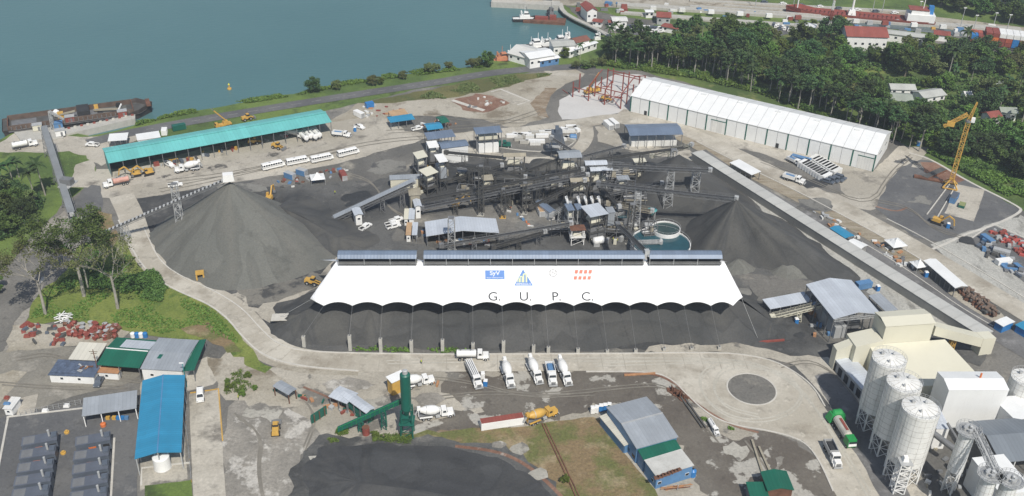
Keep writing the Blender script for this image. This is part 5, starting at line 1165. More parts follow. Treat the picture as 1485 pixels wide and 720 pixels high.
conveyor('thin dark conveyor rising from the low heap towards the pale roofed screening towers', (770,300,3), (848,262,13), 1.3, (.3,.65), DSTEEL, 1.0)
conveyor('thin dark conveyor between the slender white roofed tower and the tan screen house', (652,262,3), (728,240,9), 1.2, (.4,.75), DSTEEL, 1.0)
conveyor('grey conveyor running behind the farthest tower towards the wash building', (842,228,12), (905,212,6), 1.3, (.3,.7), STEEL, 1.0)
conveyor('grey conveyor crossing under the high truss conveyors towards the far round tank', (880,282,4), (960,266,9), 1.3, (.3,.7), STEEL, 1.0)
conveyor('short steel conveyor in front of the white cyclones', (800,312,3), (826,296,9), 1.2, (.5,), LSTEEL, .9)
conveyor('thin dark conveyor running along the black ground behind the twin conveyors', (668,280,3), (764,270,7), 1.2, (.25,.6), DSTEEL, 1.0)
for (A_, B_, C_, h_, r_, l_) in (((700,262),(716,261),(698,255),8,DUSTY,'small dusty roofed crusher house on the black ground, left one'), ((756,274),(774,273),(754,267),9,DUSTY,'small dusty roofed crusher house on the black ground, right one'), ((798,262),(812,261),(796,256),9,STEEL,'small grey roofed drive house behind the twin conveyors'), ((896,262),(914,261),(894,256),8,GALV,'grey roofed pump house right of the pale roofed screening towers'), ((920,236),(938,235),(918,231),6,CREAM,'cream roofed drive house below the wash building'), ((896,306),(910,305),(894,300),7,STEEL,'grey roofed tank house beside the far round tank'), ((664,250),(678,249),(662,244),7,STEEL,'grey roofed drive house right of the slender white roofed tower'), ((862,284),(878,283),(860,278),10,DSTEEL,'dark roofed screen house just behind the white cyclones')):
    tower(l_, A_, B_, C_, h_, r_, rise=.3, axis='mx')
# freestanding lattice masts
for (b, h, w, lab) in (((1003,306),19,3.2,'tall galvanised lattice mast standing between the dark piles'), ((972,266),16,2.6,'galvanised lattice mast behind the pointed dark pile'), ((262,326),18,2.4,'galvanised lattice mast on the left side of the tall grey cone'),
                      ((697,312),22,2.0,'dusty round mast rising through the twin long conveyors'), ((655,366),15,2.6,'square lattice mast in front of the plant office roof'), ((912,352),17,2.4,'lattice mast by the pipework left of the largest round tank'),
                      ((760,310),14,1.8,'lattice mast in the middle of the dark yard behind the twin conveyors'), ((729,316),13,1.8,'lattice mast with yellow foot in the middle of the dark yard')):
    p = P(*b, 0); t = thing('lattice_mast', lab, 'mast', (p.x, p.y, .1)); MB().lattice((0,0,0),(0,0,h),w,w*.9,int(h/2.2),.14).build('frame', LSTEEL if 'galv' in lab or 'square' in lab else DSTEEL, t)
    MB().box(0,0,h,w*.8,w*.8,.25).build('head_plate', STEEL, t); MB().box(0,0,-.05,w*1.4,w*1.4,.3).build('footing', YELLOW if 'yellow' in lab else CONCB, t)
# bucket tower beyond the crushing plant
a = P(806, 226, 0); t = thing('bin_tower', 'dark blue-grey steel bin tower with a steep chute beside the loop road', 'tower', (a.x, a.y, 0))
for x in (-2.2, 2.2):
    for y in (-2.2, 2.2): MB().box(x, y, 0, .35, .35, 12).build('column', STEEL, t)
MB().box(0,0,8,5,4.6,4).build('bin', GENS, t); MB().box(0,0,12,1.6,4.6,2).build('bin_top', GENS, t); MB().box(0,0,5,5.6,5.2,.3).build('deck', LSTEEL, t)
b = P(820, 222, 1)-a; MB().bar((1.0,0,13.5), b, 1.4).build('chute', GENS, t); MB().lattice((-4.5,0,4.5),(4.5,0,4.5),1,1,6,.12).build('beam', LSTEEL, t)
# pipework and machinery around the crusher house
for (c, r, L, az, m, lab) in (((868,350),1.5,5,.4,WHITE,'white horizontal drum lying just behind the tent gallery near the crusher'), ((866,338),1.6,4,1.4,LSTEEL,'grey bulging vessel below the broad raised platform'), ((912,326),1.0,7,.0,LSTEEL,'pale horizontal cylinder beside the green funnel and round tanks')):
    p = P(*c, 1.8); t = thing('process_vessel', lab, 'vessel', (p.x, p.y, .1), az); MB().lathe((-L/2,0,r+.6),(1,0,0),[(0,.3),(.4,r*.9),(.8,r),(L-.8,r),(L-.4,r*.9),(L,.3)],16).build('shell', m, t, smooth=True)
    for x in (-L*.3, L*.3): MB().box(x, 0, 0, .4, r*1.5, .9).build('saddle', STEEL, t)
p = P(944, 322, 0); t = thing('green_funnel', 'teal green funnel tank on a stand at the edge of the smaller white walled tank', 'funnel', (p.x, p.y, .1)); MB().lathe((0,0,0),(0,0,1),[(3,.4),(5.4,2.0),(5.6,2.0)],16).build('cone', TEAL, t)
for k in range(4): a = k*1.57+.78; MB().bar((math.cos(a)*1.7, math.sin(a)*1.7, 0), (math.cos(a)*1.7, math.sin(a)*1.7, 5.2), .2).build('leg', LSTEEL, t)
p = P(940, 336, 0); t = thing('pump_cabin', 'small white box cabin between the two nearer round tanks', 'cabin', (p.x, p.y, .1)); MB().box(0,0,0,3,3,3).build('wall', WHITE, t); MB().box(0,0,3,3.2,3.2,.15).build('roof', LSTEEL, t)
# steel frames with pipes
for (c, w, d_, h, lab) in (((745,285),8,5,7,'dark steel frame on the black ground between two small crusher houses'), ((676,290),7,5,6,'dark steel frame at the left end of the black ground'), ((836,280),8,5,11,'steel frame joining the screening towers to the cyclones'), ((920,300),8,5,7,'grey steel frame between the far round tank and the dark pile'), ((940,350),5,4,8,'small steel platform with ducts at the rim of the largest round tank'), ((812,340),7,4,5,'low steel frame left of the crusher house'), ((893,345),9,6,9,'dense steel pipe rack with grey ducts left of the largest round tank'), ((900,262),12,6,7,'low steel gantry between the high truss conveyors'), ((905,290),8,5,8,'steel platform carrying pipes beside the far round tank'), ((806,285),9,5,9,'dark steel trestle frame beneath the screening towers'), ((700,270),6,5,8,'dark steel frame under the descending conveyor'), ((885,275),7,5,12,'dark multi-level steel frame right of the screening towers')):
    p = P(*c, 0); t = thing('pipe_rack', lab, 'pipe rack', (p.x, p.y, .1), random.uniform(-.2, .2)); mb = MB()
    for x in (-w/2, 0, w/2):
        for y in (-d_/2, d_/2): mb.bar((x, y, 0), (x, y, h), .22)
    for z in (h*.45, h):
        for x in (-w/2, 0, w/2): mb.bar((x, -d_/2, z), (x, d_/2, z), .18)
        for y in (-d_/2, d_/2): mb.bar((-w/2, y, z), (w/2, y, z), .18)
    for y in (-d_/2, d_/2): mb.bar((-w/2, y, 0), (0, y, h*.45), .12); mb.bar((0, y, h*.45), (w/2, y, h), .12)
    mb.build('frame', STEEL, t); MB().box(0,0,h*.45,w*.9,d_*.8,.15).build('deck', DSTEEL, t)
    for k in range(3): MB().tube((-w*.6, -d_*.3+k*d_*.3, h*.45+.6), (w*.6, -d_*.3+k*d_*.3, h*.45+.6+k*.3), .25+.15*(k % 2), n=8).build('pipe', random.choice([LSTEEL, STEEL, DUSTY]), t)
    MB().box(w*.15, 0, h*.45+1.0, w*.3, d_*.5, 1.8, .7, .7).build('machine', random.choice([CREAM, LSTEEL, DUSTY]), t)
# ================================================================ GREEN BATCHING PLANT
p = P(591, 631, 0); t = thing('green_batch_plant', 'tall slim dark green silo on a braced frame at the head of the green conveyor', 'silo', (p.x, p.y, .1))
MB().lathe((0,0,0),(0,0,1),[(10,1.5),(22.5,1.5),(22.9,1.1)],22).build('silo_shell', GREENP, t, smooth=False); MB().lathe((0,0,0),(0,0,1),[(7.5,.4),(10,1.45)],16).build('cone', GREENP, t); MB().lathe((0,0,0),(0,0,1),[(22.9,.8),(23.9,.8),(24.1,.5)],12).build('dust_filter', LSTEEL, t)
for x in (-1.6, 1.6):
    for y in (-1.6, 1.6): MB().bar((x*1.1, y*1.1, 0), (x*.9, y*.9, 10.4), .35).build('leg', GREENP, t)
mb = MB()
for z in (2.5, 5, 7.5): mb.bar((-1.7,-1.7,z),(1.7,-1.7,z),.2).bar((-1.7,1.7,z),(1.7,1.7,z),.2).bar((-1.7,-1.7,z),(-1.7,1.7,z),.2).bar((1.7,-1.7,z),(1.7,1.7,z),.2).bar((-1.7,-1.7,z-2.5),(1.7,-1.7,z),.15).bar((1.7,-1.7,z-2.5),(1.7,1.7,z),.15)
mb.build('bracing', GREENP, t); MB().box(0,0,5.2,4.4,4.4,.2).build('platform', GREENP, t); MB().box(-.4,0,5.4,2.4,2.4,1.8,.8,.8).build('mixer_box', GREENP, t)
a, b = P(490,625,1), P(584,583,9.5); t = thing('green_conveyor', 'dark green enclosed conveyor climbing to the slim green silo', 'conveyor', (a.x, a.y, 0)); d = b-a; d2 = Vector((-d.y, d.x, 0)).normalized()*.65; O = Z*1.0
prism([O-d2, O+d-d2, O+d+d2, O+d2], [O-d2+Z*1.1, O+d-d2+Z*1.1, O+d+d2+Z*1.1, O+d2+Z*1.1]).build('casing', GREENP, t); mb = MB(); mb.bar(O-d2*1.5+Z*1.9, O+d-d2*1.5+Z*1.9, .1)
for k in range(15): q = O+d*(k/14)-d2*1.5; mb.bar(q, q+Z*1.9, .08)
mb.build('handrail', LGREEN, t)
for f in (.35, .7): q = O+d*f; MB().lattice((q.x, q.y, 0), q, 1.5, 1.2, 4, .14).build('leg', GREENP, t)
t, L, W, h = shed('aggregate_bin', 'long green walled bin row under a pale sheet roof beside the green conveyor', 'bin', (492,572), (531,600), (544,592), 4.6, GALVL, GREENP, .5, 'x', 'lr', bays=4)
MB().box(L/2, W/2, 1.0, L*.94, W*.7, 1.6).build('bin_wall', GREENP, t)
shed('aggregate_bin', 'bright pale sheet roof touching the far end of the green walled bin row', 'canopy', (476,575), (503,586), (496,561), 4.2, GALVL, None, .4, 'x', '', bays=2)
shed('feed_canopy', 'blue-grey sheet roof on rusty posts at the upper left of the green batching plant', 'canopy', (395,560), (418,573), (434,566), 4, GALV, None, .3, 'x', '', bays=1, frame_m=RUST)
shed('control_cabin', 'raised yellow cabin with a bright white roof just left of the slim green silo', 'cabin', (568,556), (590,546), (563,546), 5.5, WSHEET, YELLOW, .3, 'mx', 'fblr')
p = P(463,608,0); t = thing('retaining_wall', 'green steel wing wall at the foot of the green conveyor', 'wall', (p.x, p.y, .1), .9); MB().box(0,0,0,6,.3,3.2).build('panel', GREENP, t)
for x in (-2,0,2): MB().box(x,-.3,0,.2,.4,3).build('stiffener', RUST, t)
p = P(531, 630, 0); t = thing('red_drum', 'red upright drum standing at the foot of the green conveyor', 'drum', (p.x, p.y, .1)); MB().lathe((0,0,0),(0,0,1),[(0,1.1),(2.6,1.1)],16).build('shell', REDP, t); MB().lathe((0,0,0),(0,0,1),[(2.6,1.0),(2.7,1.0)],16).build('lid', RUST, t)
# ================================================================ TOWER CRANE
p = P(1377, 272, 0); t = thing('tower_crane', 'tall yellow lattice tower crane with its jib folded, standing on rails by the jungle edge', 'crane', (p.x, p.y, .1), R_(-20)); H = 31
mb = MB(); mb.lattice((0,0,3),(0,0,H),1.7,1.7,16,.13); mb.build('mast', YELLOW, t)
MB().bar((-3,-3,.6),(0,0,4.5),.45).bar((3,-3,.6),(0,0,4.5),.45).bar((-3,3,.6),(0,0,4.5),.45).bar((3,3,.6),(0,0,4.5),.45).bar((-3,-3,.6),(3,-3,.6),.4).bar((-3,3,.6),(3,3,.6),.4).build('undercarriage', YELLOW, t)
MB().lathe((0,0,H),(0,0,1),[(0,1.3),(.8,1.3)],14).build('slewing_ring', STEEL, t)
MB().lattice((0,0,H+.8),(1.2,0,H+9),1.3,.4,6,.15).build('head_mast', YELLOW, t)
MB().lattice((-1,-.4,H+3.5),(-9,-1.5,H-3),1.2,.9,7,.16).build('counter_jib', YELLOW, t); MB().box(-6.5,-1.2,H-2.6,3,1.4,2.0).build('counterweight', YELLOW, t); MB().box(1.6,0,H+.2,1.5,1.6,1.9).build('operator_cab', WHITE, t)
for (a, b, lab) in (((1377,268),(1344,312),'left'), ((1385,272),(1358,318),'right')):
    p, q = P(*a, 0), P(*b, 0); s = tag(MB().bar(Vector((0,0,.15)), q-p+Z*.15, .45).build('crane_rail', KERB), 'concrete crane rail running from the yellow tower crane, the %s one of the pair' % lab, 'rail'); s.location = (p.x, p.y, .08)
# ================================================================ VEHICLES
def wheels(t, xs, w=1.05, r=.5, n=12):
    for x in xs:
        for s in (-1, 1):
            o = MB().lathe((x, s*w-.18, r), (0,1,0), [(0, r*.8),(.04, r),(.32, r),(.36, r*.8)], n).build('wheel', BLACK, t); MB().lathe((x, s*(w+.0)-.20 if s < 0 else s*w+.17, r),(0,1,0),[(0,r*.45),(.03,r*.45)],8).build('hub', LSTEEL, o)
def cab(t, x, m=WHITE, hood=True):
    if hood:
        MB().box(x+1.5,0,.9,1.7,1.9,1.1,.92,.85,ox=-.05).build('hood', m, t); MB().box(x-.1,0,.9,1.6,2.3,1.9,.82,.9,ox=-.08).build('cab', m, t)
        MB().box(x+.66,0,1.95,.1,1.9,.72,.6,.9,ox=-.12).build('windscreen', GLASS, t); MB().box(x+2.36,0,.95,.06,1.2,.8).build('grille', STEEL, t)
        for s in (-1, 1): MB().box(x+2.3,s*.8,1.0,.1,.28,.28).build('headlight', LSTEEL, t); MB().box(x-.1,s*1.13,2.0,.9,.06,.55,.8,1).build('side_window', GLASS, t); MB().box(x+1.3,s*.98,.55,1.3,.4,.55,.7,1).build('fender', m, t)
        MB().box(x+2.5,0,.45,.2,2.3,.35).build('bumper', LSTEEL, t)
    else:
        MB().box(x+.6,0,.7,1.9,2.3,2.1,.88,.94).build('cab', m, t); MB().box(x+1.52,0,1.75,.1,2.0,.8,.6,.9,ox=-.07).build('windscreen', GLASS, t)
        for s in (-1, 1): MB().box(x+1.56,s*.8,.8,.06,.3,.25).build('headlight', LSTEEL, t)
def mixer(m=DRUM, mc=WHITE):
    t = thing('concrete_mixer_truck', '', 'mixer truck'); MB().box(-.6,0,.75,8.2,.9,.3).build('chassis', STEEL, t); cab(t, 2.2, mc)
    MB().lathe((-4.3,0,2.95),(1,0,-.13),[(0,.55),(.15,.62),(1.6,1.15),(3.0,1.28),(4.0,1.22),(5.0,.8),(5.3,.5)],20).build('drum', m, t, smooth=True)
    MB().lathe((-2.72,0,2.75),(1,0,-.13),[(0,1.19),(.16,1.21)],20).build('drum_band', LSTEEL, t)
    MB().box(-4.5,0,3.2,1.1,1.0,.8,.8,.8).build('hopper', mc, t); MB().bar((-4.6,-.35,1.0),(-4.6,-.35,3.2),.15).bar((-4.6,.35,1.0),(-4.6,.35,3.2),.15).build('hopper_frame', mc, t); MB().bar((-4.8,0,2.9),(-5.5,.2,1.4),.4).build('chute', LSTEEL, t)
    MB().box(1.1,0,1.1,.3,1.6,1.4).build('drum_stand', mc, t); wheels(t, (-3.4,-2.1,3.55)); 
    for s in (-1, 1): MB().box(-2.75,s*1.1,1.05,3.4,.5,.1).build('mudguard', mc, t); MB().box(.3,s*1.0,.7,1.1,.5,.6).build('fuel_tank', LSTEEL, t)
    return t
def tanker(m=WHITE, mc=WHITE, L=5.6, stripe=None):
    t = thing('tanker_truck', '', 'tanker truck'); MB().box(-.4,0,.75,8.4,.9,.3).build('chassis', STEEL, t); cab(t, 2.4, mc)
    MB().lathe((-4.4,0,2.0),(1,0,0),[(0,.7),(.2,1.05),(L-.2,1.05),(L,.7)],18).build('tank', m, t, smooth=False); MB().box(-1.6,0,3.02,L*.8,.5,.08).build('catwalk', LSTEEL, t)
    for x in (-3.2,-.4): MB().tube((x,0,3.0),(x,0,3.25),.28,n=8).build('hatch', STEEL, t)
    wheels(t, (-3.4,-2.1,3.8)); return t
def dump(mb_=LSTEEL, mc=WHITE, load=None):
    t = thing('dump_truck', '', 'dump truck'); MB().box(-.4,0,.75,7.8,.9,.3).build('chassis', STEEL, t); cab(t, 2.0, mc)
    for (cx, cy, sx, sy, sz) in ((-1.8,1.15,4.8,.12,1.3),(-1.8,-1.15,4.8,.12,1.3),(.55,0,.12,2.3,1.6),(-4.15,0,.12,2.3,1.1)): MB().box(cx,cy,1.2,sx,sy,sz).build('body_panel', mb_, t)
    MB().box(-1.8,0,1.1,4.8,2.3,.15).build('body_floor', mb_, t)
    if load: MB().box(-1.8,0,1.3,4.5,2.1,.95,.7,.6).build('load', load, t)
    wheels(t, (-3.2,-1.9,3.3)); return t
def pickup(m=WHITE, bed=True):
    t = thing('pickup_truck', '', 'pickup'); MB().box(0,0,.45,5.2,1.8,.55,.98,.96).build('body', m, t)
    MB().box(.35 if bed else -.4,0,1.0,2.3 if bed else 3.6,1.7,.75,.72,.86).build('cabin', m, t); MB().box(1.2,0,1.08,.5,1.5,.55,.2,.85,ox=-.22).build('windscreen', GLASS, t)
    for s in (-1, 1): MB().box(.3 if bed else -.4,s*.81,1.15,1.7 if bed else 2.8,.06,.42,.75,1).build('side_window', GLASS, t); MB().box(2.57,s*.65,.7,.08,.35,.18).build('headlight', LSTEEL, t)
    if bed:
        MB().box(-1.65,0,1.0,1.7,1.5,.02).build('bed_floor', BLACK, t)
        for s in (-1, 1): MB().box(-1.65,s*.84,1.0,1.8,.08,.25).build('bed_side', m, t)
    else: MB().box(-2.15,0,1.1,.1,1.3,.5,.2,.85).build('rear_window', GLASS, t)
    wheels(t, (-1.6,1.6), .82, .38, 10); return t
def bus():
    t = thing('bus', '', 'bus'); MB().box(-.6,0,.7,8.8,2.4,1.3).build('lower_body', WHITE, t); MB().box(-.6,0,2.0,8.8,2.36,.75,.99,.95).build('window_band', GLASS, t); MB().box(-.6,0,2.75,8.8,2.3,.3,.96,.75).build('roof', WHITE, t)
    MB().box(4.3,0,.7,1.2,2.0,1.1,.85,.85,ox=-.1).build('hood', WHITE, t); MB().box(3.85,0,1.95,.1,2.1,.85).build('windscreen', GLASS, t); mb = MB()
    for k in range(9):
        for s in (-1, 1): mb.box(-4.8+k*1.05,s*1.19,1.98,.22,.06,.8)
    mb.build('window_pillars', WHITE, t); MB().box(-.6,1.22,1.55,8.6,.04,.1).box(-.6,-1.22,1.55,8.6,.04,.1).build('side_stripe', BLACK, t); MB().box(-1.5,0,3.05,.8,.8,.08).build('roof_hatch', LSTEEL, t); wheels(t, (-3.2,3.3), 1.0, .48); return t
def excavator(m=YELLOW):
    t = thing('excavator', '', 'excavator')
    for s in (-1, 1): MB().box(0,s*1.1,0,3.8,.55,.8,.85,1).build('track', BLACK, t)
    MB().box(-.4,0,.95,3.0,2.3,1.1,.95,.9).build('house', m, t); MB().box(.7,.7,1.4,1.2,.9,1.6,.85,.9).build('operator_cab', m, t); MB().box(.85,.72,2.0,1.15,.95,.7,.8,.85).build('cab_glass', GLASS, t); MB().box(-1.9,0,1.0,.7,2.2,1.0).build('counterweight', STEEL, t)
    MB().bar((1.1,-.2,1.6),(3.4,-.2,4.4),.45).bar((3.4,-.2,4.4),(5.2,-.2,3.6),.4).build('boom', m, t); MB().bar((5.2,-.2,3.9),(5.8,-.2,1.4),.35).build('stick', m, t); MB().box(5.7,-.2,.5,.9,1.0,.9,.6,1).build('bucket', STEEL, t); MB().bar((1.4,-.2,1.4),(3.2,-.2,3.4),.16).build('ram', LSTEEL, t); return t
def loader(m=YELLOW):
    t = thing('wheel_loader', '', 'loader'); MB().box(-.9,0,.9,2.6,1.8,1.1,.9,.85).build('engine_cover', m, t); MB().box(.5,0,1.2,1.3,1.4,1.7,.85,.9).build('operator_cab', m, t); MB().box(.5,0,1.9,1.34,1.44,.7,.9,.92).build('cab_glass', GLASS, t)
    MB().bar((1.2,-.5,1.4),(3,-.5,.9),.25).bar((1.2,.5,1.4),(3,.5,.9),.25).build('lift_arm', m, t); MB().box(3.3,0,.2,.9,2.5,1.0,.6,1).build('bucket', STEEL, t); wheels(t, (-1.2,1.4), .95, .7); return t
def mobile_crane():
    t = thing('mobile_crane', '', 'crane'); MB().box(0,0,.8,7.5,2.3,.8).build('chassis', YELLOW, t); MB().box(3.0,0,1.5,1.4,2.2,1.1,.85,.9).build('cab', YELLOW, t); MB().box(3.5,0,1.9,.5,2.0,.5).build('windscreen', GLASS, t); MB().box(-1.2,0,1.6,2.4,2.0,1.2,.9,.9).build('turret', YELLOW, t)
    MB().bar((-1.6,0,2.8),(3.6,.4,9.0),.55).build('boom', YELLOW, t); MB().bar((3.6,.4,9.0),(4.6,.5,10.3),.35).build('boom_tip', STEEL, t); wheels(t, (-2.8,-1.4,1.6,2.9), 1.0, .5); return t
# lower yard
K = Kind(mixer(), 'white concrete mixer trucks'); 
K.px((731,534), (742,566), 'white mixer truck parked nose down alone, left of the group of three trucks')
K.px((768,530), (783,560), 'white mixer truck parked nose down, left of the white dump truck')
K.px((811,532), (825,562), 'white mixer truck parked nose down, right of the white dump truck')
K.px((609,608), (656,602), 'white mixer truck seen side on beside the slim green silo')
K.px((590,563), (622,556), 'white mixer truck half hidden behind the slim green silo')
K.px((283,247), (261,250), 'white mixer truck standing on the apron in front of the teal workshop')
K2 = Kind(dump(WHITE, WHITE, SKYB), 'white dump trucks'); K2.px((796,535), (802,561), 'white dump truck with a blue cover parked between two mixer trucks', z=.14)
K2b = Kind(dump(LSTEEL, WHITE, DARKIN)); K2b.px((1199,648), (1214,680), 'white dump truck loaded with dark gravel driving on the pale road below the silos', z=.16)
t = mixer(YELLOW, YELLOW); k = Kind(t); k.px((772,614), (799,603), 'old yellow mixer truck dumped beside the long container with the red roof')
t = thing('boom_pump_truck', 'white truck carrying folded boom pipes, parked nose down at the left of the truck row', 'pump truck'); MB().box(-.6,0,.75,9.6,.9,.3).build('chassis', STEEL, t); cab(t, 2.8); wheels(t, (-4.2,-3.0,4.1))
for k in range(4): MB().bar((-5.6,-.75+k*.5,2.4+.1*(k % 2)), (2.0,-.75+k*.5,2.7), .28).build('boom_section', WHITE, t)
MB().box(-2,0,1.1,6.4,2.1,.7).build('pump_body', LSTEEL, t); Kind(t).px((679,531), (696,568))
K3 = Kind(tanker(), 'white tanker trucks'); K3.px((671,521), (698,521), 'white tanker truck on the road just above the folded boom truck', z=.14)
K3.px((24,217), (49,212), 'white tanker truck on the dock road at the left edge')
for i, (a, b) in enumerate((((446,208),(432,196)), ((452,205),(440,193)), ((459,206),(446,194)), ((465,204),(452,191)), ((424,198),(433,200)))):
    K3.px(a, b, 'white tanker parked at the right end of the teal workshop, %s from the left' % ['second','third','fourth','fifth','first'][i])
t = tanker(paint('red_white', (.55,.30,.24), .5, .2, .5, .2), WHITE); t['label'] = 'white tanker truck with a red hose box turning left of the teal workshop'; Kind(t).px((187,266), (153,273))
t = thing('bulk_tanker', 'long grey and green bulk trailer with its green hood, standing beside the silos', 'tanker truck')
MB().box(-1,0,.8,9,.9,.3).build('chassis', STEEL, t); MB().lathe((-6.0,0,2.1),(1,0,0),[(0,.6),(.5,1.2),(7,1.2),(7.4,.6)],16).build('tank', paint('cream_tank', (.5,.48,.42), .5, .15, .5, .2), t); MB().box(-2,0,3.3,4.5,.7,.1).build('catwalk', REDP, t)
MB().box(2.6,0,.8,2.6,2.4,2.2,.85,.9).build('cab', LGREEN, t); MB().box(3.7,0,1.2,.8,2.2,1.2,.7,.9).build('nose', WHITE, t); MB().box(4.0,0,2.0,.1,2.0,.6).build('windscreen', GLASS, t); wheels(t, (-5,-3.8,-.5,3.2)); Kind(t).px((1214,620), (1236,656), z=.16)
t = thing('green_hopper', 'bright green rounded hopper truck body at the foot of the farthest fat silo', 'hopper'); MB().box(0,0,.6,5.0,2.5,2.2,.7,.75).build('body', LGREEN, t); MB().lathe((-1.4,0,2.5),(1,0,0),[(0,.7),(.4,1.1),(2.4,1.1),(2.8,.7)],14).build('cover', LGREEN, t); wheels(t, (-1.5,1.5)); Kind(t).px((1200,612), (1222,609), z=.16)
Kp = Kind(pickup(), 'white pickups')
for i, (a, b) in enumerate((((562,329),(576,325)), ((563,333),(578,329)), ((568,324),(582,320)))): Kp.px(a, b, 'white pickup beside the cabin row, %s of three parked together' % ['middle','nearest','farthest'][i])
for a, b, l in (((525,335),(535,329),'white pickup parked alone beside the small cream kiosk'), ((247,272),(262,270),'white pickup driving past the lattice mast left of the grey cone'), ((243,240),(249,243),'white pickup parked in front of the open front of the teal workshop'), ((141,213),(128,212),'white pickup on the concrete behind the left end of the teal workshop'),
                ((515,184),(528,189),'white pickup on the open yard right of the teal workshop'), ((601,190),(610,188),'white pickup near the blue roofed stalls on the perimeter road')): Kp.px(a, b, l)
t = pickup(GENS); t['label'] = 'dark grey pickup parked beside the white hut with the orange-brown roof'; Kind(t).px((149,548), (141,563))
t = pickup(WHITE, False); t.name = 'white_van'; t['category'] = 'van'; t['label'] = 'white van parked at the top of the pale concrete strip'; Kind(t).px((291,567), (291,586), z=.15, sc=1.1)
Kc = Kind(pickup(GENS, False), 'cars parked by the white containers')
for i, (x, y) in enumerate(((1195,264),(1202,262),(1209,261),(1213,258))): Kc.px((x, y), (x+9, y+3), 'car at the lower end of the packed white containers, %s of four' % ['first','second','third','fourth'][i])
Kb = Kind(bus(), 'white buses in a line on the perimeter road')
for i, (a, b) in enumerate((((382,248),(412,241)), ((417,241),(448,235)), ((453,237),(482,231)), ((491,229),(520,222)))): Kb.px(a, b, 'white bus on the perimeter road, %s from the left in the line of four' % ['first','second','third','fourth'][i], z=.1, sc=.9)
K2.px((491,198), (500,199), 'short white truck parked right of the teal workshop beside the blue box', z=.1, sc=.9)
K2.px((1141,261), (1160,267), 'white dump truck with a red load on the road between the warehouse and the gallery', z=.14)
K2.px((1148,236), (1156,240), 'white truck beside the light blue container near the warehouse', z=.1, sc=.85)
t = dump(GREENP, GREENP); t['label'] = 'green truck parked against the white walled bin house'; Kind(t).px((718,214), (732,214))
Ke = Kind(excavator(), 'yellow excavators'); Ke.px((205,254), (189,257), 'yellow excavator at the left end of the teal workshop front, left of two'); Ke.px((222,252), (209,255), 'yellow excavator at the left end of the teal workshop front, right of two')
Ke.px((388,297), (394,287), 'yellow excavator working on the crest right of the tall grey cone'); Ke.px((1352,322), (1366,327), 'yellow excavator on dark ground below the crane rails')
Ke.px((653,303), (668,300), 'low orange excavator parked between the twin conveyors and the plant office')
Kl = Kind(loader(), 'yellow loaders'); Kl.px((394,214), (410,218), 'yellow loader in front of the teal workshop, right half'); Kl.px((362,210), (374,209), 'yellow loader under the open front of the teal workshop'); Kl.px((354,176), (362,174), 'yellow loader on the grass behind the teal workshop')
Kl.px((447,412), (458,414), 'yellow loader at the left tip of the white tent'); Kl.px((872,146), (884,148), 'yellow loader beside the red steel skeleton'); Kl.px((400,634), (401,622), 'cream loader on the pale spoil ground left of the green wing wall')
Km = Kind(mobile_crane(), 'yellow mobile cranes'); Km.px((850,137), (866,134), 'yellow mobile crane standing inside the red steel skeleton'); Km.px((330,183), (318,186), 'yellow mobile crane on the grass behind the teal workshop', sc=.9)
# yellow feeder boxes on the piles
def hopperbox(c, label, rz=0.0, m=YELLOW):
    p = P(*c, 0); t = thing('tunnel_hopper', label, 'hopper', (p.x, p.y, .3), rz); MB().box(-1.2,0,0,.5,2.2,2.2).build('side_frame', m, t); MB().box(1.2,0,0,.5,2.2,2.2).build('side_frame', m, t); MB().box(0,0,2.2,2.9,2.4,.6).build('top_frame', m, t); MB().box(0,.5,0,2.0,1.0,2.2).build('opening', DARKIN, t)
hopperbox((319,395), 'small yellow framed opening at the foot of the tall grey cone'); hopperbox((1099,377), 'small yellow framed opening between the grey heaps right of the tent'); hopperbox((291,405), 'small yellow box at the kerb below the tall grey cone', .3)
def toilet(c, m, label, group=None):
    p = P(*c, 0); t = thing('portable_toilet', label, 'portable toilet', (p.x, p.y, .12), random.uniform(-.3,.3), group); MB().box(0,0,0,1.25,1.25,2.1).build('cabin', m, t); MB().box(0,0,2.1,1.35,1.35,.25,.8,.8).build('roof', WHITE, t); MB().box(0,-.65,.1,.8,.05,1.8).build('door', WHITE if m is WHITE else m, t)
for i, (x, y, m, l) in enumerate(((859,599,WHITE,'white portable toilet at the left end of the row'), (865,598,WHITE,'white portable toilet second in the row'), (871,596,BLUEP,'blue portable toilet in the middle of the row'), (877,595,BLUEP,'blue portable toilet fourth in the row'), (883,594,GREENP,'green portable toilet at the right end of the row'))): toilet((x, y), m, l+' above the grey office roof', 'portable toilets in a row')
toilet((704,560), BLUEP, 'blue portable toilet next to the folded boom truck'); toilet((700,549), WHITE, 'white portable toilet behind the blue one next to the folded boom truck'); toilet((1154,470), BLUEP, 'blue portable toilet left of the large blue-grey shed'); toilet((1374,331), BLUEP, 'blue portable toilet on dark ground below the crane rails')
toilet((1342,402), BLUEP, 'blue portable toilet left of the long bright white roof'); toilet((1272,422), BLUEP, 'blue portable toilet beside the grey gallery behind the blue-grey shed'); toilet((515,191), BLUEP, 'blue portable toilet on the open yard right of the teal workshop'); toilet((1331,212), BLUEP, 'blue portable toilet at the far right corner of the warehouse')
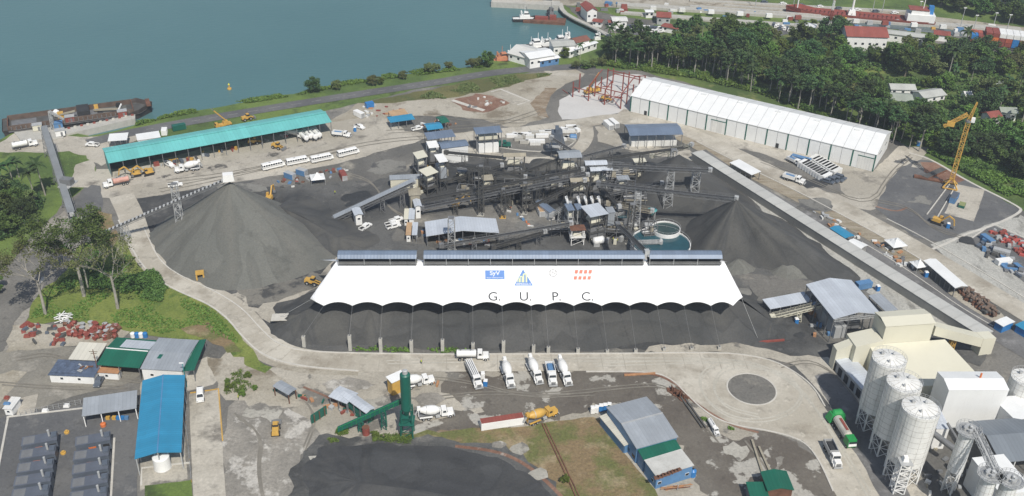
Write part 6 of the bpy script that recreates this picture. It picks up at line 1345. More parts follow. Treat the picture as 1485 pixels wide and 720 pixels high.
# ================================================================ FAR SHORE
def house(A, B, C, h, roof, label, rise=1.6, wall=WHITE, cat='house', nm='house', axis='x', st=False):
    t, L, W, hh = shed(nm, label, cat, A, B, C, h, roof, wall, rise, axis, 'fblr', inner=False, inset=.7, gable=True)
    n = max(2, int(L/4))
    for k in range(n): f = MB().box(L*(k+.5)/n, .62, h*.45, 1.4, .1, 1.2).build('window', GLASS, t)
    m = max(1, int(W/5))
    for k in range(m): MB().box(L-.58, W*(k+.5)/m, h*.45, .1, 1.4, 1.2).build('window', GLASS, t)
    return t
GROOF = paint('green_grey_roof', (.30,.33,.28), .7, .15, .2, .3); LROOF = paint('pale_grey_roof', (.42,.43,.40), .7, .12, .2, .3)
house((1292,130), (1330,131), (1287,121), 4, LROOF, 'bungalow with a pale grey-green roof, farther of two at the jungle edge')
house((1292,146), (1326,148), (1277,133), 4, GROOF, 'long bungalow with a grey-green roof just behind the treetops')
house((1340,143), (1374,138), (1334,131), 4, LROOF, 'white house with a pale hipped roof, right of the two bungalows')
house((1437,172), (1455,169), (1425,163), 6, REDROOF, 'white two storey house with a bright red roof near the tower crane', 1.8)
house((1452,164), (1478,165), (1448,155), 4.5, GROOF, 'white house with a dark grey-green roof just behind the red roofed one')
house((1121,92), (1146,93), (1124,84), 5, LROOF, 'pale roofed house among trees near the red and white mast')
house((1196,97), (1216,97), (1198,90), 5, GROOF, 'grey-green roofed house deep among the trees left of the bungalows')
house((1163,104), (1185,108), (1166,98), 4, LROOF, 'small pale roof showing between the palms')
house((1400,140), (1412,140), (1402,133), 4, OFFW, 'small white roof half hidden by trees left of the red roofed house')
house((1436,124), (1456,126), (1438,117), 4, GROOF, 'small dark roofed house in the woods near the right edge')
house((1060,70), (1078,72), (1062,64), 4, LROOF, 'small pale house at the grassy gap near the car park')
house((1221,122), (1236,123), (1222,117), 4, WSHEET, 'small white house under the coconut palms')
house((1228,53), (1290,55), (1239,40), 9, REDROOF, 'large white building with a broad dark red hipped roof behind the trees', 3.5)
house((1272,47), (1352,57), (1275,41), 5, LROOF, 'long white control building beside the lock', .8, nm='lock_building', cat='building')
house((1354,50), (1379,53), (1355,43), 4, REDROOF, 'low building with a red roof at the end of the lock', 1)
house((851,17), (868,16), (845,6), 7, REDROOF, 'white building with a big red roof at the harbour corner', 2, axis='y')
house((858,31), (873,33), (857,26), 3.5, REDROOF, 'low red roof on the quay below the harbour corner', .6)
house((888,31), (911,31), (885,24), 5, OFFW, 'white flat roofed building beside the car park', .8)
house((882,33), (895,33), (881,29), 3.5, REDROOF, 'small red roof attached to the front of the white flat roofed building', .5)
house((952,25), (974,26), (957,17), 5, REDROOF, 'grey walled building with a red roof right of the lawn', 1.6, wall=LSTEEL)
house((958,38), (984,43), (963,33), 3.5, REDROOF, 'long low flat red roof beyond the car park', .4)
house((936,18), (949,18), (937,14), 4, WSHEET, 'small white building at the edge of the lock', .4)
house((1162,38), (1183,41), (1164,32), 4, WSHEET, 'white kiosk building left of the broad dark red roof', .4)
MAR = paint('marina_roof', (.56,.56,.53), .6, .08, .1, .15)
house((735,77), (767,86), (752,62), 4.5, MAR, 'big off-white hipped boathouse roof at the waterside', 2.5)
house((768,86), (806,80), (778,71), 6, WSHEET, 'bright white roof joined to the big boathouse', 1.2)
house((783,89), (813,84), (786,83), 4, WSHEET, 'small white roof over blue walls below the boathouse', .5, wall=SKYB)
house((802,68), (836,66), (797,58), 6, LROOF, 'broad light grey roof behind the boathouse', 1.0)
house((836,63), (857,58), (831,55), 6, paint('brown_roof', (.20,.085,.06), .7, .15, .2, .2), 'brown roofed pavilion at the outer end of the marina', 1.6)
house((826,76), (868,62), (824,72), 4, WSHEET, 'long narrow white roof sloping along the marina lawn', .3)
house((1452,-2), (1470,-1), (1453,-6), 4, WSHEET, 'tiny white house far off at the upper edge')
p = P(713, 5, 0); q = P(812, 10, 0); s = tag(MB().box(0,0,-3,(q-p).length,9,4.2).build('jetty', CONCB), 'long concrete jetty at the top of the harbour basin', 'jetty'); s.location = ((p.x+q.x)/2, (p.y+q.y)/2+3, 0); s.rotation_euler = (0,0,math.atan2(q.y-p.y, q.x-p.x))
for i in range(6):
    cc = P(720+i*15, 2, 1.4); t = container(random.choice([WHITE, OFFW, YELLOW]), WHITE, 6); t.location = (cc.x, cc.y+4, 1.3); t['label'] = 'white or yellow box standing on the long concrete jetty'; t['group'] = 'boxes on the jetty'
# lock walls
scq = random.Random(8)
for i in range(70):
    x = 830+scq.random()*620; y = 6+(x-830)*.062+scq.uniform(-5, 13); p = P(x, y, .1); m_ = scq.choice([WHITE, YELLOW, OFFW, REDP, SKYB, LSTEEL, STEEL]); t = tag(MB().box(0,0,0,scq.uniform(1.5,5),scq.uniform(1.2,2.4),scq.uniform(.8,2.4),.9,.9).build('quay_equipment', m_), 'small piece of equipment standing on the quays along the lock', 'equipment', 'equipment on the lock quays'); t.location = p; t.rotation_euler = (0,0,scq.uniform(-.6,.4))
for a_, b_, w_ in (((930,24),(1120,38),2), ((1000,2),(1350,20),2.5), ((1050,9),(1300,28),1.5), ((1180,36),(1235,44),3)):
    p, q = P(*a_, 0), P(*b_, 0); s = tag(MB().box((q-p).length/2,0,0,(q-p).length,w_,1.0).build('quay_wall', CONCB), 'low concrete wall line beside the lock starting near x %s' % '' if False else 'low concrete wall line in the lock area, %s' % {930:'the one along the near lawn',1000:'the farthest one',1050:'the one beside the red ship',1180:'the short one by the control building'}[a_[0]], 'wall'); s.location = p; s.rotation_euler = (0,0,math.atan2(q.y-p.y, q.x-p.x))
for (a, b, h, w, lab) in (((895,9),(1480,46),1.6,7,'far grey lock wall'), ((900,20),(1230,44),1.2,4,'near grey lock wall'), ((1000,13),(1190,27),2.2,3,'middle grey lock wall')):
    p, q = P(*a, 0), P(*b, 0); s = tag(MB().box((q-p).length/2,0,0,(q-p).length,w,h).build('lock_wall', CONCB), lab+' running down to the right', 'lock wall'); s.location = p; s.rotation_euler = (0,0,math.atan2(q.y-p.y, q.x-p.x))
for i in range(12):
    x = 905+i*42; p = P(x, 11+(x-895)*.064, 1.6); t = tag(MB().box(0,0,0,4,2.4,2.2,.9,.9).build('lock_hut', random.choice([WHITE, OFFW, REDROOF])), 'small hut on the far grey lock wall', 'hut', 'huts on the lock wall'); t.location = p
# ships
def hull(name, L, W, H, m, parent, dm, bow=.22):
    n = 10; mb = MB(); pts = []
    for i in range(n+1):
        x = -L/2+L*i/n; f = (x+L/2)/L; w = W/2*(min(1, (1-f)/bow)**.5 if f > 1-bow else 1)*(1 if f > .06 else .85); pts.append((x, max(w, .05)))
    ring = [(x, w) for x, w in pts]+[(x, -w) for x, w in reversed(pts)]
    k = len(ring); mb.add([(x*.97, y*.8, 0) for x, y in ring]+[(x, y, H+(.35*H if x > L*.35 else 0)) for x, y in ring], [(i, (i+1) % k, k+(i+1) % k, k+i) for i in range(k)]+[tuple(range(k-1, -1, -1))])
    mb.build(name, m, parent); d = MB(); d.add([(x, y, H*.82) for x, y in ring], [tuple(range(k))]); d.build('deck', dm, parent)
def tug(c, az, label, L=16, m=WHITE, hm=BLACK):
    p = P(*c, 0); t = thing('tug_boat', label, 'boat', (p.x, p.y, -2.4), az); hull('hull', L, L*.33, 2.4, hm, t, m); MB().box(0,0,2,L*.45,L*.22,2.2,.9,.9).build('deckhouse', m, t); MB().box(L*.05,0,4.2,L*.2,L*.17,2.0,.85,.85).build('wheelhouse', m, t); MB().box(L*.06,0,4.9,L*.205,L*.175,.7,.93,.93).build('window_band', GLASS, t)
    for s in (-1, 1): MB().tube((-L*.14,s*L*.07,4.2),(-L*.14,s*L*.07,6.6),.45).build('funnel', m, t)
    MB().bar((0,0,6.2),(0,0,10),.22).build('mast', m, t); return t
tug((728,86), R_(20), 'orange and white tug moored at the left end of the marina', 17, paint('tug_orange', (.52,.22,.12), .5, .2, .5, .2)); tug((780,66), R_(200), 'large white tug behind the big boathouse roof', 21); tug((815,61), R_(195), 'white tug moored behind the broad light grey roof', 19)
tug((794,66), R_(195), 'small white workboat between the two moored tugs', 10); tug((761,26), R_(8), 'dark hulled white tug lying beside the floating work barge', 15); tug((740,84), R_(15), 'tiny white boat at the left tip of the marina', 8); tug((822,57), R_(195), 'small white boat moored near the brown roofed pavilion', 9); tug((866,58), R_(200), 'small white boat beside the end of the long narrow white roof', 9); tug((770,72), R_(200), 'small white launch tucked behind the big boathouse roof', 8)
tug((799,20), R_(100), 'dark tug at the far side of the floating work barge', 13, STEEL)
p = P(790, 27, 0); t = thing('work_barge', 'flat rusty work barge with red machinery near the harbour quay', 'barge', (p.x, p.y, -2.3), R_(-6)); MB().box(0,0,0,26,9,1.8).build('hull', RUST, t); MB().box(-2,0,1.8,8,3,1.6).build('machinery', REDP, t); MB().box(5,1,1.8,4,3,2.4).build('machinery', REDP, t); MB().bar((-9,0,1.8),(-12,0,9),.4).build('derrick', STEEL, t)
def sailb(c, az, lab): tug(c, az, lab, 9)
# moored hopper barge on the left
a, b = P(4, 186, 0), P(222, 156, 0); L = (b-a).length; an = math.atan2(b.y-a.y, b.x-a.x); c = (a+b)/2
t = thing('hopper_barge', 'long rust streaked hopper barge with open holds moored at the dock on the left', 'barge', (c.x, c.y, -2.6), an)
W = 17; hull('hull', L, W, 4.2, paint('barge_hull', (.075,.062,.055), .85, .4, .15, .6), t, DSTEEL, .13)
for s in (-1, 1): MB().box(-L*.05,s*(W/2-2.2),3.4,L*.82,.35,2.4).build('coaming', paint('barge_rust', (.12,.085,.065), .85, .4, .3, .6), t); MB().box(-L*.05,s*(W/2-1),3.5,L*.82,2.0,.15).build('side_deck', STEEL, t)
MB().box(L*.36,0,3.4,.35,W-4.4,2.4).build('coaming', RUST, t); MB().box(-L*.46,0,3.4,.35,W-4.4,2.4).build('coaming', RUST, t)
for k, m in enumerate((STEEL, DSTEEL, STEEL, SAND)): MB().box(-L*.36+k*L*.2,-.3,2.6,L*.17,W-5.2,1.4,.95,.7).build('hold_load' if k == 3 else 'hold_cover', m, t)
mb = MB()
for k in range(26): mb.box(-L*.44+k*L*.8/26, -W/2+1.8, 3.6, .3, 1.2, 1.6)
mb.build('hull_frame', STEEL, t); MB().box(L*.03,1.0,3.6,5.5,9,3.2).build('deck_grid', DARKIN, t)
MB().box(-L*.12,0,4,2.6,2.2,2.6).build('winch_house', YELLOW, t); MB().lathe((-L*.145,2.5,4),(0,0,1),[(0,1.4),(2.4,1.4),(3.2,.5)],12).build('buoy_tank', WHITE, t); MB().bar((-L*.16,0,5),(-L*.02,-3,7.5),.7).build('boom', DUSTY, t); MB().bar((L*.1,1,5),(L*.26,-3,5.5),.8).build('boom', DUSTY, t)
MB().box(L*.12,2,4,1.8,1.8,3).build('winch_house', YELLOW, t); MB().bar((L*.25,-4,4),(L*.29,-2,7.5),.5).build('derrick', WHITE, t); MB().lathe((L*.27,2,5),(0,1,0),[(0,1.3),(1.2,1.3)],14).build('hose_reel', BLACK, t); MB().box(L*.47,0,5.2,L*.03,W*.5,.6).build('anchor_deck', RUST, t)
# dock
def slabobj(nm, lab, cat, pts, z0, z1, m):
    pp = [P(x, y, z1) for x, y in pts]; o = pp[0]; mb = MB(); k = len(pp); mb.add([(p.x-o.x, p.y-o.y, z0) for p in pp]+[(p.x-o.x, p.y-o.y, z1) for p in pp], [tuple(range(k-1,-1,-1)), tuple(range(k, 2*k))]+[(i, (i+1) % k, k+(i+1) % k, k+i) for i in range(k)])
    x = mb.build(nm, m); bm = bmesh.new(); bm.from_mesh(x.data); bmesh.ops.recalc_face_normals(bm, faces=bm.faces[:]); bm.to_mesh(x.data); bm.free(); x.location = (o.x, o.y, 0); return tag(x, lab, cat)
slabobj('dock_pier', 'long concrete dock with fender blocks alongside the rusty hopper barge', 'dock', [(92,187),(196,166),(196,172),(96,195)], -3.5, .9, CONCB)
slabobj('dock_pier', 'short concrete landing at the left, where the covered conveyor starts', 'dock', [(18,189),(92,183),(92,200),(30,204)], -3.5, .7, CONCB)
for i in range(11):
    p = P(100+i*9.2, 187-i*1.9, .9); s = tag(MB().box(0,0,0,1.2,.5,.8).build('kerb_block', KERB if i % 2 else REDP), 'kerb block along the edge of the concrete dock', 'kerb block', 'kerb blocks on the dock'); s.location = p; s.rotation_euler = (0,0,an)
for c, m, l in (((55,188),CREAM,'cream machine house at the head of the covered dock conveyor'), ((85,185),SKYB,'light blue hut on the dock beside the covered conveyor'), ((88,196),WHITE,'small white hut at the landward side of the dock conveyor'), ((102,176),REDP,'red plated box on the dock beside the barge'), ((178,168),REDP,'small red hut at the outer end of the dock')):
    p = P(*c, .9); t = thing('dock_hut', l, 'hut', p, an); MB().box(0,0,0,4,3,2.6).build('wall', m, t); MB().box(0,0,2.6,4.4,3.4,.2).build('roof', LSTEEL if m is not SKYB else SKYB, t); MB().box(.6,-1.53,.02,.9,.06,1.9).build('door', STEEL, t)
p = P(78, 190, 0); t = thing('dock_derrick', 'spindly grey lattice derrick standing on the dock beside the light blue hut', 'derrick', (p.x, p.y, .8)); MB().lattice((0,0,0),(0,0,9),1.4,.8,6,.14).build('mast', LSTEEL, t); MB().lattice((0,0,9),(7,-2,6),.8,.5,6,.12).build('jib', LSTEEL, t)
p = P(332, 124, 0); t = thing('buoy', 'small yellow buoy floating alone on the lake', 'buoy', (p.x, p.y, -2.3)); MB().lathe((0,0,0),(0,0,1),[(0,1.1),(.8,1.1),(1.0,.4),(2.6,.25)],12).build('float', YELLOW, t); MB().box(0,0,2.6,.9,.9,.9,.1,.1).build('top_mark', paint('buoy_yellow', (.7,.65,.05), .5), t)
# tanker in the lock
a, b = P(1140, 21, 0), P(1357, 40, 0); L = (b-a).length; an2 = math.atan2(b.y-a.y, b.x-a.x)+math.pi; c = (a+b)/2
t = thing('lock_ship', 'red decked ship with white superstructure and blue funnel lying in the lock', 'ship', (c.x, c.y+4, -2), an2); hull('hull', L, 11, 5, REDP, t, REDP, .12)
MB().box(-L*.40,0,4.5,L*.18,10,4.5).build('superstructure', WHITE, t); MB().box(-L*.39,0,9,L*.12,8.5,2.6,.95,.95).build('bridge', WHITE, t); MB().box(-L*.38,0,11.6,L*.13,8.8,.4).build('bridge_roof', REDROOF, t); MB().box(-L*.46,0,9,L*.035,3.4,5,.9,.9).build('funnel', BLUEP, t); MB().bar((-L*.41,0,12),(-L*.41,0,20),.4).build('mast', WHITE, t)
for f in (.05, .42): MB().tube((L*f,0,4),(L*f,0,22 if f < .1 else 18),.8 if f < .1 else .4,.5,n=8).build('mast', WHITE, t)
mb = MB()
for k in range(22): mb.bar((-L*.25+k*L*.03, -3, 4.4), (-L*.25+k*L*.03, 3, 5.6), .3)
mb.build('deck_pipes', RUST, t); MB().box(L*.05,0,4.4,5,5,3,.7,.7).build('crane_pedestal', WHITE, t)
# container ship
a, b = P(1400, 62, 0), P(1560, 82, 0); L = (b-a).length; c = (a+b)/2; t = thing('container_ship', 'container ship stacked with red, orange and blue boxes at the right edge', 'ship', (c.x, c.y, -2), math.atan2(b.y-a.y, b.x-a.x)+math.pi); hull('hull', L, 13, 4, STEEL, t, STEEL, .1); random.seed(11)
ca = P(1402, 60, 0); CB = [REDP, REDP, ORANGE, BLUEP, REDP, GENS, WHITE, paint('brick_red', (.40,.10,.06), .6)]
for i in range(14):
    for j in range(2):
        for k in range(3 if i > 1 else 2):
            MB().box(L*.44-i*L*.062, (j-.5)*5.6, 4+k*2.5, L*.058, 5.3, 2.4).build('container_stack', random.choice(CB) if k < 2 else (WHITE if i > 3 else REDP), t)
# masts and lamp posts
p = P(1199, 58, 0); t = thing('radio_mast', 'red and white banded lattice mast rising from the trees near the lock', 'mast', p)
for k in range(6): MB().lattice((0,0,k*6),(0,0,k*6+6),1.5-k*.17,1.33-k*.17,3,.14).build('mast_band', REDP if k % 2 == 0 else WHITE, t)
for i, (x, y, h) in enumerate(((1392,42,13),(1411,46,10),(1458,50,12),(1278,22,14),(1265,18,10),(1150,12,14),(1095,12,12),(1440,40,9),(1330,30,12))):
    p = P(x, y, 0); t = thing('lamp_mast', 'tall thin lamp mast standing on the grass beyond the lock', 'lamp mast', p, 0, 'lamp masts beyond the lock'); MB().tube((0,0,0),(0,0,h),.25,.15,n=6).build('pole', LSTEEL, t); MB().box(0,0,h,1.8,.5,.4).build('lamp_head', WHITE, t)
# parked cars by the harbour
random.seed(5); KC = Kind(pickup(WHITE, False), 'cars in the harbour car park'); KC2 = Kind(pickup(GENS, False), 'cars in the harbour car park')
for i in range(26):
    x = 890+(i % 13)*5.6; y = 39.5+(i//13)*5+(i % 13)*.25; k = KC if random.random() < .62 else KC2
    k.put(P(x, y, .1), .3+random.random()*.2, 'white car parked in a row beside the harbour lawn' if k is KC else 'dark car parked in a row beside the harbour lawn', 'white cars in the harbour car park' if k is KC else 'dark cars in the harbour car park')
for i in range(12): (KC if i % 3 else KC2).put(P(1122+i*3.2, 37+i*.9+2*(i % 2), .1), 1.2, ('white' if i % 3 else 'dark')+' car parked in front of the trees near the lock', ('white' if i % 3 else 'dark')+' cars parked near the lock')
for i in range(9): (KC if i % 2 else KC2).put(P(1108+i*27, 5+i*2.2, .1), .4, ('white' if i % 2 else 'dark')+' car on the strip beyond the lock', ('white' if i % 2 else 'dark')+' cars beyond the lock')
# ================================================================ VEGETATION
def leaves(mb, c, r, n, s, rnd, flat=1.0):
    for _ in range(n):
        while True:
            d = Vector((rnd.uniform(-1,1), rnd.uniform(-1,1), rnd.uniform(-1,1)))
            if .25 < d.length < 1: break
        d *= .65+.35*rnd.random(); p = Vector((c[0]+d.x*r, c[1]+d.y*r, c[2]+d.z*r*flat)); q = s*rnd.uniform(.6, 1.4)
        u = Vector((rnd.gauss(0,1), rnd.gauss(0,1), rnd.gauss(0,.6))).normalized(); w = u.cross(Vector((rnd.gauss(0,.6), rnd.gauss(0,.6), 1))).normalized()
        mb.add([p-u*q-w*q*.5, p+u*q*.3-w*q*.7, p+u*q+w*q*.4, p-u*q*.2+w*q*.7], [(0,1,2,3)])
def broad(seed, h, r, lm, ncl=44, per=84, s=.40, trunk=.4, spread=.6, bark=BARK, name='broadleaf_tree', low=.30):
    rnd = random.Random(seed); t = thing(name, '', 'tree'); mb = MB(); cr = MB(); th = h*low
    mb.tube((0,0,-.2),(rnd.uniform(-.3,.3),rnd.uniform(-.3,.3),th*.55),trunk,trunk*.75,8); mb.tube((0,0,th*.5),(0,0,th),trunk*.75,trunk*.6,8)
    for i in range(ncl):
        a = rnd.uniform(0, 6.283); u = rnd.random()**.5; z = th+(h-th)*(.0+.95*rnd.random()*(1-.45*u)); x, y = math.cos(a)*u*r*(.75+.3*rnd.random()), math.sin(a)*u*r*(.75+.3*rnd.random())
        if i % 3 == 0:
            m = Vector((x*.45, y*.45, (th+z)/2)); mb.tube((0,0,th*.85), m, trunk*.4, trunk*.22, 5, False); mb.tube(m, (x, y, z), trunk*.22, trunk*.07, 5, False)
        leaves(cr, (x, y, z), r*rnd.uniform(.22, .38), per, s, rnd, .7)
    mb.build('trunk', bark, t); cr.build('crown', lm, t); return t
def palm(seed, h, s=2.6, name='palm_tree', bark=PBARK):
    rnd = random.Random(seed); t = thing(name, '', 'palm'); top = Vector((rnd.uniform(-.6,.6), rnd.uniform(-.6,.6), h)); MB().tube((0,0,-.2), top*.5, .28, .2, 7).tube(top*.5, top, .2, .17, 7).build('trunk', bark, t); cr = MB()
    for k in range(15):
        a = k*2.4+rnd.random()*.4; el = rnd.uniform(-.1, 1.1); d = Vector((math.cos(a), math.sin(a), 0)); sd = Vector((-d.y, d.x, 0)); p = top.copy(); v = d*math.cos(el)+Z*math.sin(el)
        for j in range(6):
            q = p+v*s/6*1.15; w = .55*s/2.6*(1-abs(j-2)/5)
            cr.add([p, p+sd*w-Z*.25*w, q+sd*w*.9-Z*.25*w, q], [(0,1,2,3)]); cr.add([p, q, q-sd*w*.9-Z*.25*w, p-sd*w-Z*.25*w], [(0,1,2,3)])
            v = (v-Z*.26).normalized(); p = q
    cr.build('crown', LEAFP, t); return t
protos = {'b0': broad(1, 12, 5.5, LEAF), 'b1': broad(2, 14, 7, LEAFD, 52), 'b2': broad(3, 10, 5, LEAFO, 34), 'b3': broad(4, 9, 4.8, LEAFL, 32), 'b4': broad(5, 15, 6, LEAF, 48),
          't0': broad(6, 19, 4.6, LEAFD, 24, 56, .45, .32, bark=PBARK, name='tall_tree', low=.58), 't1': broad(7, 17, 4.2, LEAF, 22, 56, .45, .3, bark=PBARK, name='tall_tree', low=.52), 'p0': palm(8, 13, 3.8), 'p1': palm(9, 9, 3.8)}
KD = {k: Kind(v) for k, v in protos.items()}
def inpoly(x, y, poly):
    c = False; j = len(poly)-1
    for i in range(len(poly)):
        (xi, yi), (xj, yj) = poly[i], poly[j]
        if (yi > y) != (yj > y) and x < (xj-xi)*(y-yi)/(yj-yi)+xi: c = not c
        j = i
    return c
rt = random.Random(21); placed = []
holes = [(1308,136,32,18),(1306,154,36,14),(1357,150,26,20),(1441,182,25,18),(1466,172,20,15),(1134,100,17,14),(1205,104,15,12),(1262,64,36,16),(1310,62,55,10),(1175,112,14,9),(1404,196,22,9),(1405,138,10,5),(1228,121,10,4),(1390,150,12,6),(1375,165,14,8),(1425,186,22,7),(1400,148,18,8),(1365,168,34,8),(1445,194,30,8),(1060,86,18,8),(1275,108,26,12),(1452,126,36,14),(1238,108,12,7),(1065,85,14,6),(1130,55,25,6),(966,25,25,6)]
def scatter(poly_px, kinds, n, dmin, smin=.8, smax=1.25, label=None, group=None, tries=60):
    poly = [tuple(P(x, y))[:2] for x, y in poly_px]; xs_ = [p[0] for p in poly]; ys_ = [p[1] for p in poly]; c = 0; k = 0
    while c < n and k < n*tries:
        k += 1; x, y = rt.uniform(min(xs_), max(xs_)), rt.uniform(min(ys_), max(ys_))
        if not inpoly(x, y, poly) or any((x-a)**2+(y-b)**2 < dmin*dmin for a, b in placed): continue
        v = RW.transposed() @ Vector((x, y, -HCAM)); px, py = CX+FPX*v.x/v.z, CY-FPX*v.y/v.z
        if any(((px-hx)/rx)**2+((py-hy)/ry)**2 < 1 for hx, hy, rx, ry in holes): continue
        placed.append((x, y)); c += 1; kk = rt.choice(kinds); lab, grp = LBL[kk[0]] if label is None else (label, group); s = rt.uniform(smin, smax)
        KD[kk].put((x, y, -.1), rt.uniform(0, 6.28), lab, grp, (s*rt.uniform(.9,1.1), s*rt.uniform(.9,1.1), s))
    print('scatter', c)
LBL = {'b': ('dense green broadleaf tree in the wood behind the white warehouse', 'broadleaf trees in the wood'), 't': ('tall tree with a bare pale trunk at the edge of the wood', 'tall pale trunked trees in the wood'), 'p': ('feathery palm rising among the broadleaf trees of the wood', 'palms in the wood')}
scatter([(884,97),(890,84),(960,90),(1040,100),(1100,122),(1180,155),(1260,180),(1330,210),(1335,222),(1260,198),(1180,168),(1090,134),(1030,116),(960,104)], ['t0','t0','t1','t0','p0'], 62, 4.2, .85, 1.15)
scatter([(884,88),(895,74),(960,70),(1040,80),(1110,95),(1200,125),(1270,158),(1350,185),(1400,215),(1395,235),(1330,215),(1260,180),(1180,150),(1100,118),(1040,98),(960,88)], ['b1','b4','b0','b2','b3','t0'], 75, 7.0, .85, 1.2)
scatter([(890,74),(930,66),(1010,60),(1060,52),(1110,62),(1190,56),(1290,66),(1400,82),(1500,90),(1620,110),(1620,250),(1480,210),(1400,190),(1270,158),(1200,125),(1110,95),(1040,80)], ['b0','b1','b2','b4','b3','b3','b0','b2','b3','p0'], 128, 7.8, .65, 1.35)
scatter([(1400,200),(1485,215),(1620,260),(1620,330),(1480,262),(1410,232)], ['b1','b4','b0'], 26, 8.5, .9, 1.2)
scatter([(1000,40),(1060,44),(1120,58),(1080,66),(1010,62)], ['b0','b2'], 14, 8, .7, 1.0)
scatter([(1320,-8),(1350,6),(1390,20),(1440,34),(1500,44),(1640,60),(1640,-20),(1500,-34),(1330,-30),(1240,-14)], ['b1','b4','b0'], 70, 11, .9, 1.3, 'dark tree in the far wood beyond the lock, at the upper right', 'trees of the far wood')
def one(k, c, label, s=1.0, group=None, rz=0.0): return KD[k].put(P(*c, -.05), rz, label, group or 'single trees and palms', s)
one('b1', (454,134), 'round dark bush-like tree alone on the lake bank', .62); one('b2', (489,130), 'small light tree right of the round dark one on the bank', .55); one('b2', (541,124), 'low spreading tree on the lake bank near the road bend', .6); one('b3', (552,123), 'pale green small tree touching the low spreading one', .5)
for i, (x, y, s) in enumerate(((585,115,.5),(622,106,.6),(632,105,.55),(650,101,.5),(683,99,.6),(694,97,.55))): one('b2', (x, y), 'small green tree in the row along the lake bank', s, 'small trees along the lake bank', i)
one('b0', (706,97), 'leafy tree at the left end of the marina', .8); one('b3', (820,84), 'pale tree in front of the marina roofs', .7); one('p0', (841,88), 'single palm on the marina lawn', .7); one('p1', (884,62), 'palm beside the harbour quay, left of two', 1.0); one('p0', (892,60), 'palm beside the harbour quay, right of two', .8); one('b0', (924,44), 'tree standing in the car park', .6)
one('b1', (1213,47), 'round tree directly right of the red and white mast', .8); one('b3', (1178,42), 'small pale tree in front of the white kiosk building', .7)
for i, (x, y) in enumerate(((860,98),(872,96),(880,90),(848,100),(835,101))): one('b2', (x, y), 'bushy tree at the left corner of the wood', .55, 'bushy trees at the left corner of the wood', i)
# left edge: palms and big trees
one('p0', (52,294), 'tall palm nearest to the covered dock conveyor, nearer of two', 1.0); one('p0', (66,284), 'tall palm just behind the covered dock conveyor post', 1.15, rz=2)
for i, (x, y, s) in enumerate(((6,270,1.0),(18,262,.9),(28,258,.85))): one('p1', (x, y), 'short palm in the dark grove at the left edge', s, 'short palms in the left grove', i)
for i, (x, y, k, s) in enumerate(((-12,300,'b1',1.0),(8,318,'b0',1.0),(22,305,'b4',.8),(38,318,'b1',.75),(-20,335,'b1',1.1),(12,340,'b0',.9),(44,300,'b2',.8),(-30,280,'b1',1.0),(0,285,'b2',.9),(-8,425,'b0',.7))): one(k, (x, y), 'dense dark tree in the grove at the left edge', s, 'dark trees in the left grove', i)
# foreground trees with bare limbs
def limb_tree(seed, h, label, c, leafm, nleaf, per, bark=PBARK, forks=3, spread=.75, s=1.0, lf=.3):
    rnd = random.Random(seed); p = P(*c, 0); t = thing('bare_tree', label, 'tree', (p.x, p.y, -.1)); tr = MB(); br = MB(); cr = MB(); tips = []
    th = h*.5; tr.tube((0,0,0),(.15,.1,th*.5),.55*s,.44*s,9).tube((.15,.1,th*.5),(0,.2,th),.44*s,.36*s,9)
    def grow(p, d, L, r, lv):
        q = p+d*L; br.tube(p, q, r, r*.68, 5, False)
        if lv == 0: tips.append(q); return
        for _ in range(forks if lv > 1 else 3):
            nd = (d+Vector((rnd.uniform(-1,1), rnd.uniform(-1,1), rnd.uniform(-.25,.6)))*spread).normalized(); grow(q, nd, L*rnd.uniform(.6,.85), r*.62, lv-1)
    for k in range(4):
        a = k*1.57+rnd.uniform(-.5,.5); grow(Vector((0,.2,th*(.82+.06*k))), Vector((math.cos(a)*.8, math.sin(a)*.8, .9)).normalized(), h*.2, .2*s, 4)
    tr.build('trunk', bark, t); br.build('limbs', bark, t); rnd.shuffle(tips)
    for q in tips[:nleaf]: leaves(cr, q, h*.06, per, lf, rnd, .8)
    cr.build('crown', leafm, t)
limb_tree(41, 27, 'sparse pale tree with half bare spreading crown, leftmost of the three by the meadow', (66,456), LEAFO, 260, 12)
limb_tree(42, 31, 'tall leafier tree with a thick pale trunk, middle of the three by the meadow', (122,430), LEAF, 330, 26, s=1.2)
limb_tree(43, 27, 'almost bare grey tree with a forked trunk, rightmost of the three by the meadow', (171,448), LEAFO, 220, 6)
limb_tree(45, 26, 'slender tree with a thin pale trunk right beside the tall leafier one', (128,420), LEAF, 140, 14, s=.6)
# bushes and ground cover nobody could count
def cover(name, polys, n, s, m, h, label, seed, clump=6, kind='stuff', cat='undergrowth', gmin=0.0):
    rnd = random.Random(seed); mb = MB()
    for poly_px in polys:
        poly = [tuple(P(x, y))[:2] for x, y in poly_px]; xs_ = [p[0] for p in poly]; ys_ = [p[1] for p in poly]; c = 0; k = 0
        while c < n and k < n*30:
            k += 1; x, y = rnd.uniform(min(xs_), max(xs_)), rnd.uniform(min(ys_), max(ys_))
            if not inpoly(x, y, poly): continue
            g = noise.noise(Vector((x*.09, y*.09, seed)))
            if g < gmin: continue
            c += 1; hh = h*(.35+max(0, g+.4)*1.2); leaves(mb, (x, y, hh*.45), hh*.75, clump, s, rnd, .55)
    o = mb.build(name, m); o['kind'] = kind; o['label'] = label; o['category'] = cat; return o
cover('undergrowth', [[(842,103),(884,92),(960,102),(1040,116),(1100,134),(1190,168),(1300,204),(1340,214),(1400,252),(1485,292),(1600,330),(1600,300),(1480,250),(1400,225),(1330,214),(1180,160),(1080,126),(980,104),(900,90),(850,97)]], 5200, .55, LEAF, 2.6, 'tangle of green undergrowth between the warehouse and the wood', 51, 10)
